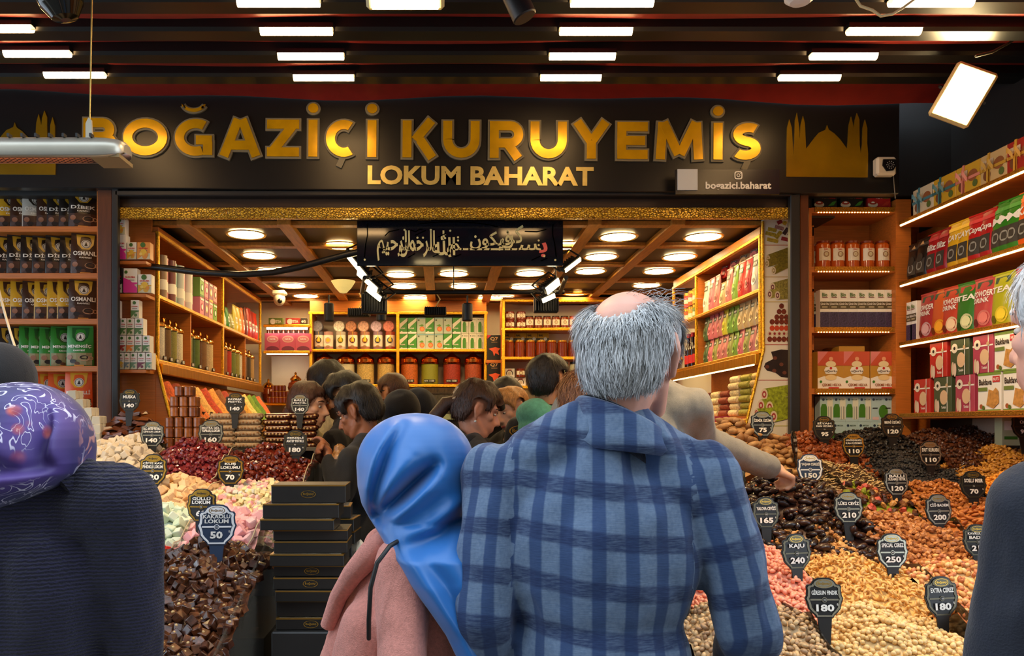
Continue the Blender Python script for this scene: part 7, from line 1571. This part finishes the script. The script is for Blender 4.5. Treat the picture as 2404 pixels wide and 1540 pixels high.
NAVY = mat('navy_knit', rgb(26, 23, 50), .95, sheen=.1)
_nt = NAVY.node_tree; _b = _nt.nodes['Principled BSDF']; _tc = N(_nt, 'ShaderNodeTexCoord'); _w = N(_nt, 'ShaderNodeTexWave', bands_direction='Z'); _w.inputs['Scale'].default_value = 55; _w.inputs['Distortion'].default_value = 3.; _w.inputs['Detail'].default_value = 3; _w.inputs['Detail Scale'].default_value = 3.
_nt.links.new(_tc.outputs['Object'], _w.inputs['Vector']); _x = N(_nt, 'ShaderNodeMix', data_type='RGBA'); _x.inputs[6].default_value = (*rgb(9, 8, 22), 1); _x.inputs[7].default_value = (*rgb(27, 24, 54), 1); _nt.links.new(_w.outputs['Fac'], _x.inputs[0]); _nt.links.new(_x.outputs[2], _b.inputs['Base Color'])
_bp = N(_nt, 'ShaderNodeBump'); _bp.inputs['Strength'].default_value = .7; _bp.inputs['Distance'].default_value = .003; _nt.links.new(_w.outputs['Fac'], _bp.inputs['Height']); _nt.links.new(_bp.outputs[0], _b.inputs['Normal'])
t3, J3 = person('woman in a purple floral headscarf and navy knitted coat', X3-.03, 1.32, -14, 1.72, skin('fair', (0, 0, 0)), None, top=NAVY, trousers=DTR, head_off=(.0, .03, -.15), bw=.97, bd=1.15, folds=.02, topname='knitted_coat', vox=.008, tvox=.009, hsc=.86, arms={'r': (loc_of(X3-.03, 1.32, -14, (-.52, 1.32, 1.10)), loc_of(X3-.03, 1.32, -14, (-.495, 1.46, .9)))})
LV = dome(897, 1050, 54, 152, .112, .11)+[(1085, -98, 204, .11, .11), (1110, -95, 190, .11, .10), (1140, -92, 150, .11, .10), (1170, -90, 80, .105, .09), (1195, -88, 20, .10, .08)]
RG = [([(150, 960), (160, 1010), (150, 1090)], -.012, 10), ([(180, 1000), (185, 1060), (190, 1100)], .008, 10), ([(60, 1080), (120, 1100), (200, 1085)], -.010, 12), ([(0, 1150), (80, 1120), (190, 1100)], .012, 14), ([(20, 980), (60, 1030), (110, 1090)], .006, 22), ([(-20, 1040), (40, 1100), (100, 1120)], -.008, 14)]
wchild('headscarf', drape(1.26, LV, .1, floral(), RG), t3)
wchild('coat_collar', MB().tube([at(150, 1150, 1.24), at(215, 1112, 1.27), at(255, 1112, 1.30), at(285, 1150, 1.33)], [.02, .022, .022, .012], NAVY, 10), t3)

# ------------------------------------------------------------------ man at the right edge
X4, Y4 = .965, 1.08
NAVC = cloth('navy_wool_coat', (11, 16, 32), .8)
t4, J4 = person('person in a dark navy coat at the right edge', X4, Y4, 12, 1.74, skin('pale', (0, 0, 0)), hairmat('white', (206, 204, 204), (226, 222, 220)), 'short', .014, NAVC, DTR, (-.07, .03, .02), (0, 0, 0), 1., 1.06, 1.1, {'l': (loc_of(X4, Y4, 12, (.76, 1.06, 1.17)), loc_of(X4, Y4, 12, (.75, 1.2, .96)))}, .007, .010, topname='coat', nstr=3000)
# ------------------------------------------------------------------ person in a black beanie behind the floral scarf
t5, J5 = person('person in a black beanie behind the floral headscarf', -1.11, 2.0, 5, 1.70, skin('mid', (196, 140, 110)), None, top=cloth('black_coat', (20, 20, 22)), trousers=DTR, vox=.009, tvox=.016)
bn = remesh([('e', J5['HM'] @ Vector((0, -.015, .045)), (.088, .105, .092))], .009, 2); bn.materials.append(cloth('beanie', (26, 25, 27))); smooth_on(bn); link('beanie', bn, t5)
bpy.context.view_layer.update()

# ------------------------------------------------------------------ shoppers between the stalls
BLK = cloth('black_jacket', (17, 17, 19)); DKH = hairmat('black', (16, 12, 10), (34, 26, 20)); BRN = hairmat('brown', (70, 40, 22), (104, 64, 34)); BLD = hairmat('blonde', (176, 116, 56), (206, 150, 84)); CHN = hairmat('chestnut', (54, 30, 20), (86, 50, 30))
def head_at(px, py, Y, H): 
    """height that puts the head's centre at the pixel"""
    return at(px, py, Y)
def shopper(label, px, py, Y, yaw, sk, hm, **kw):
    p = at(px, py, Y); off = kw.pop('off', (0, 0, 0)); H = min(1.92, max(1.5, p.z/1.62*1.75)); s_ = H/1.75
    return person(label, p.x, Y, yaw, H, sk, hm, head_off=(off[0], off[1], p.z-1.62*s_+off[2]), vox=.0065, tvox=.014, **kw)
TAN, OLV, FAIR = skin('tan', (150, 92, 60)), skin('olive', (196, 136, 96)), skin('light', (222, 168, 134))
shopper('woman with sunglasses pushed up in her hair, seen in profile', 725, 955, 4.25, -105, FAIR, CHN, hstyle='long', hth=.016, top=cloth('cream_shirt', (206, 190, 140)), trousers=JEAN, head_rot=(.1, 0, 0), long_tail=[([(.0, -.09, -.03), (.0, -.12, -.1), (.0, -.11, -.2)], [.05, .05, .03])])
shopper('tall dark-haired man with a pale collar before the candy jars', 772, 902, 4.75, -55, OLV, DKH, hth=.02, top=cloth('cream_jacket', (214, 200, 150)), trousers=JEAN, nstr=1500)
shopper('bearded man with thick dark hair looking down to the left', 806, 938, 4.3, 82, OLV, DKH, hth=.026, top=BLK, trousers=DTR, head_rot=(.35, 0, 0), beard=mat('beard_shadow', rgb(52, 36, 28), .7, var=.3, scale=120), nstr=1500)
X9, Y9 = xat(886, 3.72), 3.72
A9 = {'l': (loc_of(X9, Y9, 72, (-.52, 3.58, 1.20)), loc_of(X9, Y9, 72, (-.50, 3.44, 1.36)), (0, 0, 1), .7), 'r': (loc_of(X9, Y9, 72, (-.40, 3.95, 1.15)), loc_of(X9, Y9, 72, (-.52, 3.72, 1.30)), (0, 0, 1), .7)}
A9 = {'l': (loc_of(X9, Y9, 72, (-.46, 3.52, 1.17)), loc_of(X9, Y9, 72, (-.515, 3.62, 1.34)), (0, -1, 0), .6), 'r': (loc_of(X9, Y9, 72, (-.40, 3.92, 1.15)), loc_of(X9, Y9, 72, (-.53, 3.72, 1.32)), (0, 1, 0), .6)}
shopper('man with short black hair looking down at a bag in his hands', 886, 968, 3.72, 72, TAN, DKH, hth=.024, top=BLK, trousers=DTR, head_rot=(.4, 0, 0), lean=.12, off=(0, .02, 0), arms=A9, nstr=2200)
bgm = remesh([('e', (0, 0, 0), (.05, .04, .07)), ('e', (0, 0, .07), (.03, .015, .03))], .008, 2); bgm.materials.append(mat('bag_of_nuts', rgb(150, 104, 56), .3, var=.5, scale=90, bump=.6)); smooth_on(bgm)
tag(link('nut_bag', bgm, loc=at(797, 1092, 3.62)), 'clear bag of nuts held by the man looking down', 'bag')
tg, Jg = shopper('man with glasses and short brown hair, face to the left', 917, 925, 4.95, 66, OLV, BRN, hth=.010, top=BLK, trousers=DTR, beard=mat('beard_brown', rgb(120, 72, 44), .7, var=.2, scale=100), nstr=900)
gl = MB()
for sg in (-1, 1):
    gl.tube([Jg['HM'] @ Vector(q) for q in ((sg*.012, .102, .012), (sg*.055, .09, .014), (sg*.072, .06, .016), (sg*.08, -.01, .018))], .0028, CK, 5)
obj('glasses', gl, tg)
def hooded(label, px, py, Y, yaw):
    p = at(px, py, Y); t, J_ = shopper(label, px, py, Y, yaw, OLV, None, top=BLK, trousers=DTR)
    h_ = remesh([('e', J_['HM'] @ Vector((0, -.02, .03)), (.1, .12, .105)), ('c', J_['HM'] @ Vector((0, -.03, -.05)), J_['L'](0, -.02, 1.44), .1, .11)], .011, 4); fold(h_, .012, seed=px); h_.materials.append(BLK); smooth_on(h_); link('hood', h_, t); return t
hooded('person in a black hood, left of two behind the blue headscarf', 938, 975, 4.05, 20); hooded('person in a black hood, right of two behind the blue headscarf', 988, 968, 4.35, -15)
tw, Jw = shopper('woman with brown ponytail and fringe looking down to the right', 1120, 966, 3.62, -82, skin('rosy', (206, 140, 110)), CHN, hstyle='short', hth=.022, top=cloth('black_olive_jacket', (30, 28, 24)), trousers=DTR, head_rot=(.3, 0, 0), hood=BLK, nstr=2500,
                 long_tail=[([(0, -.09, .02), (0, -.15, -.01), (0, -.18, -.08), (0, -.19, -.18), (0, -.18, -.28)], [.03, .034, .032, .026, .012]), ([(-.03, .085, .07), (0, .1, .055), (.03, .085, .07)], [.02, .022, .02])])
cl2 = MB()
for a in range(6): cl2.tube([Jw['HM'] @ Vector((.0+.02*math.cos(a), -.125, .02+.03*math.sin(a))), Jw['HM'] @ Vector((.0+.045*math.cos(a), -.12, .03+.06*math.sin(a)))], [.008, .004], cm(206, 176, 140), 6)
obj('hair_claw', cl2, tw)
obj('earring', MB().ball((.08, -.008, -.05), .006, cm(226, 226, 220, .2), 8, 6, M=Jw['HM']).ball((-.08, -.008, -.05), .006, cm(226, 226, 220, .2), 8, 6, M=Jw['HM']), tw)
shopper('blonde woman bending behind the ponytail woman', 1200, 966, 4.5, 128, FAIR, BLD, hstyle='long', hth=.02, top=BLK, trousers=DTR, head_rot=(.3, .2, 0))
shopper('person with black hair far behind the blonde woman', 1190, 938, 4.7, -20, OLV, DKH, hth=.016, hstyle='long', top=BLK, trousers=DTR)
te, Je = shopper('young man in a teal hood and black jacket with gold logo', 1290, 898, 3.95, -48, OLV, DKH, hth=.018, top=BLK, trousers=DTR, hood=cloth('teal_hood', (96, 176, 150)), nstr=1800)
_jk = [c for c in te.children if c.name.startswith('jacket')][0]; _v = coords(_jk.data); _a = te.rotation_euler.z
_w = np.stack([te.location.x+_v[:, 0]*math.cos(_a)-_v[:, 1]*math.sin(_a), te.location.y+_v[:, 0]*math.sin(_a)+_v[:, 1]*math.cos(_a), _v[:, 2]], 1)
_k = (np.abs(CX+F*_w[:, 0]/_w[:, 1]-1222) < 22) & (np.abs(CY-F*(_w[:, 2]-CZ)/_w[:, 1]-1012) < 14); YL = float(_w[_k, 1].min())-.004 if _k.any() else 3.8
lo_ = MB().ring(0, 0, .05, .056, 0, TAGM[1], 20, .5).text('Boğaziçi', -.04, -.012, .04, .014, 0, TAGM[1]); wchild('back_logo', MB().add([tuple(Vector(v)+Vector((xat(1222, YL), YL, zat(1012, YL)))) for v in lo_.v], lo_.f, TAGM[1]), te)
shopper('woman with a long brown ponytail beside the plaid man', 1392, 960, 2.45, -30, FAIR, hairmat('auburn', (112, 60, 26), (160, 96, 46)), hstyle='long', hth=.016, top=cloth('white_collar_coat', (40, 36, 36)), trousers=DTR, nstr=4000, strL=.03,
        long_tail=[([(-.02, -.09, -.0), (-.05, -.125, -.02), (-.085, -.14, -.06), (-.105, -.145, -.12), (-.11, -.14, -.19)], [.03, .024, .03, .032, .014])])
# grey sweatshirt man reaching into the dates
GSW = cloth('grey_sweatshirt', (128, 122, 110), .95, .08, 200, .3, 500)
X6, Y6 = .645, 2.78
A6 = {'r': (loc_of(X6, Y6, -20, tuple(at(1640, 1030, 2.86))), loc_of(X6, Y6, -20, tuple(at(1800, 1094, 3.0))), (.35, -.25, 1), .95)}
t6, J6 = person('tall man in a grey sweatshirt reaching into the dates', X6, Y6, -20, 1.96, FAIR, DKH, 'short', .02, GSW, JEAN, arms=A6, lean=.12, bw=1.0, folds=.011, topname='sweatshirt', tvox=.010, hood=GSW)
bpy.data.scenes.remove(TMP)
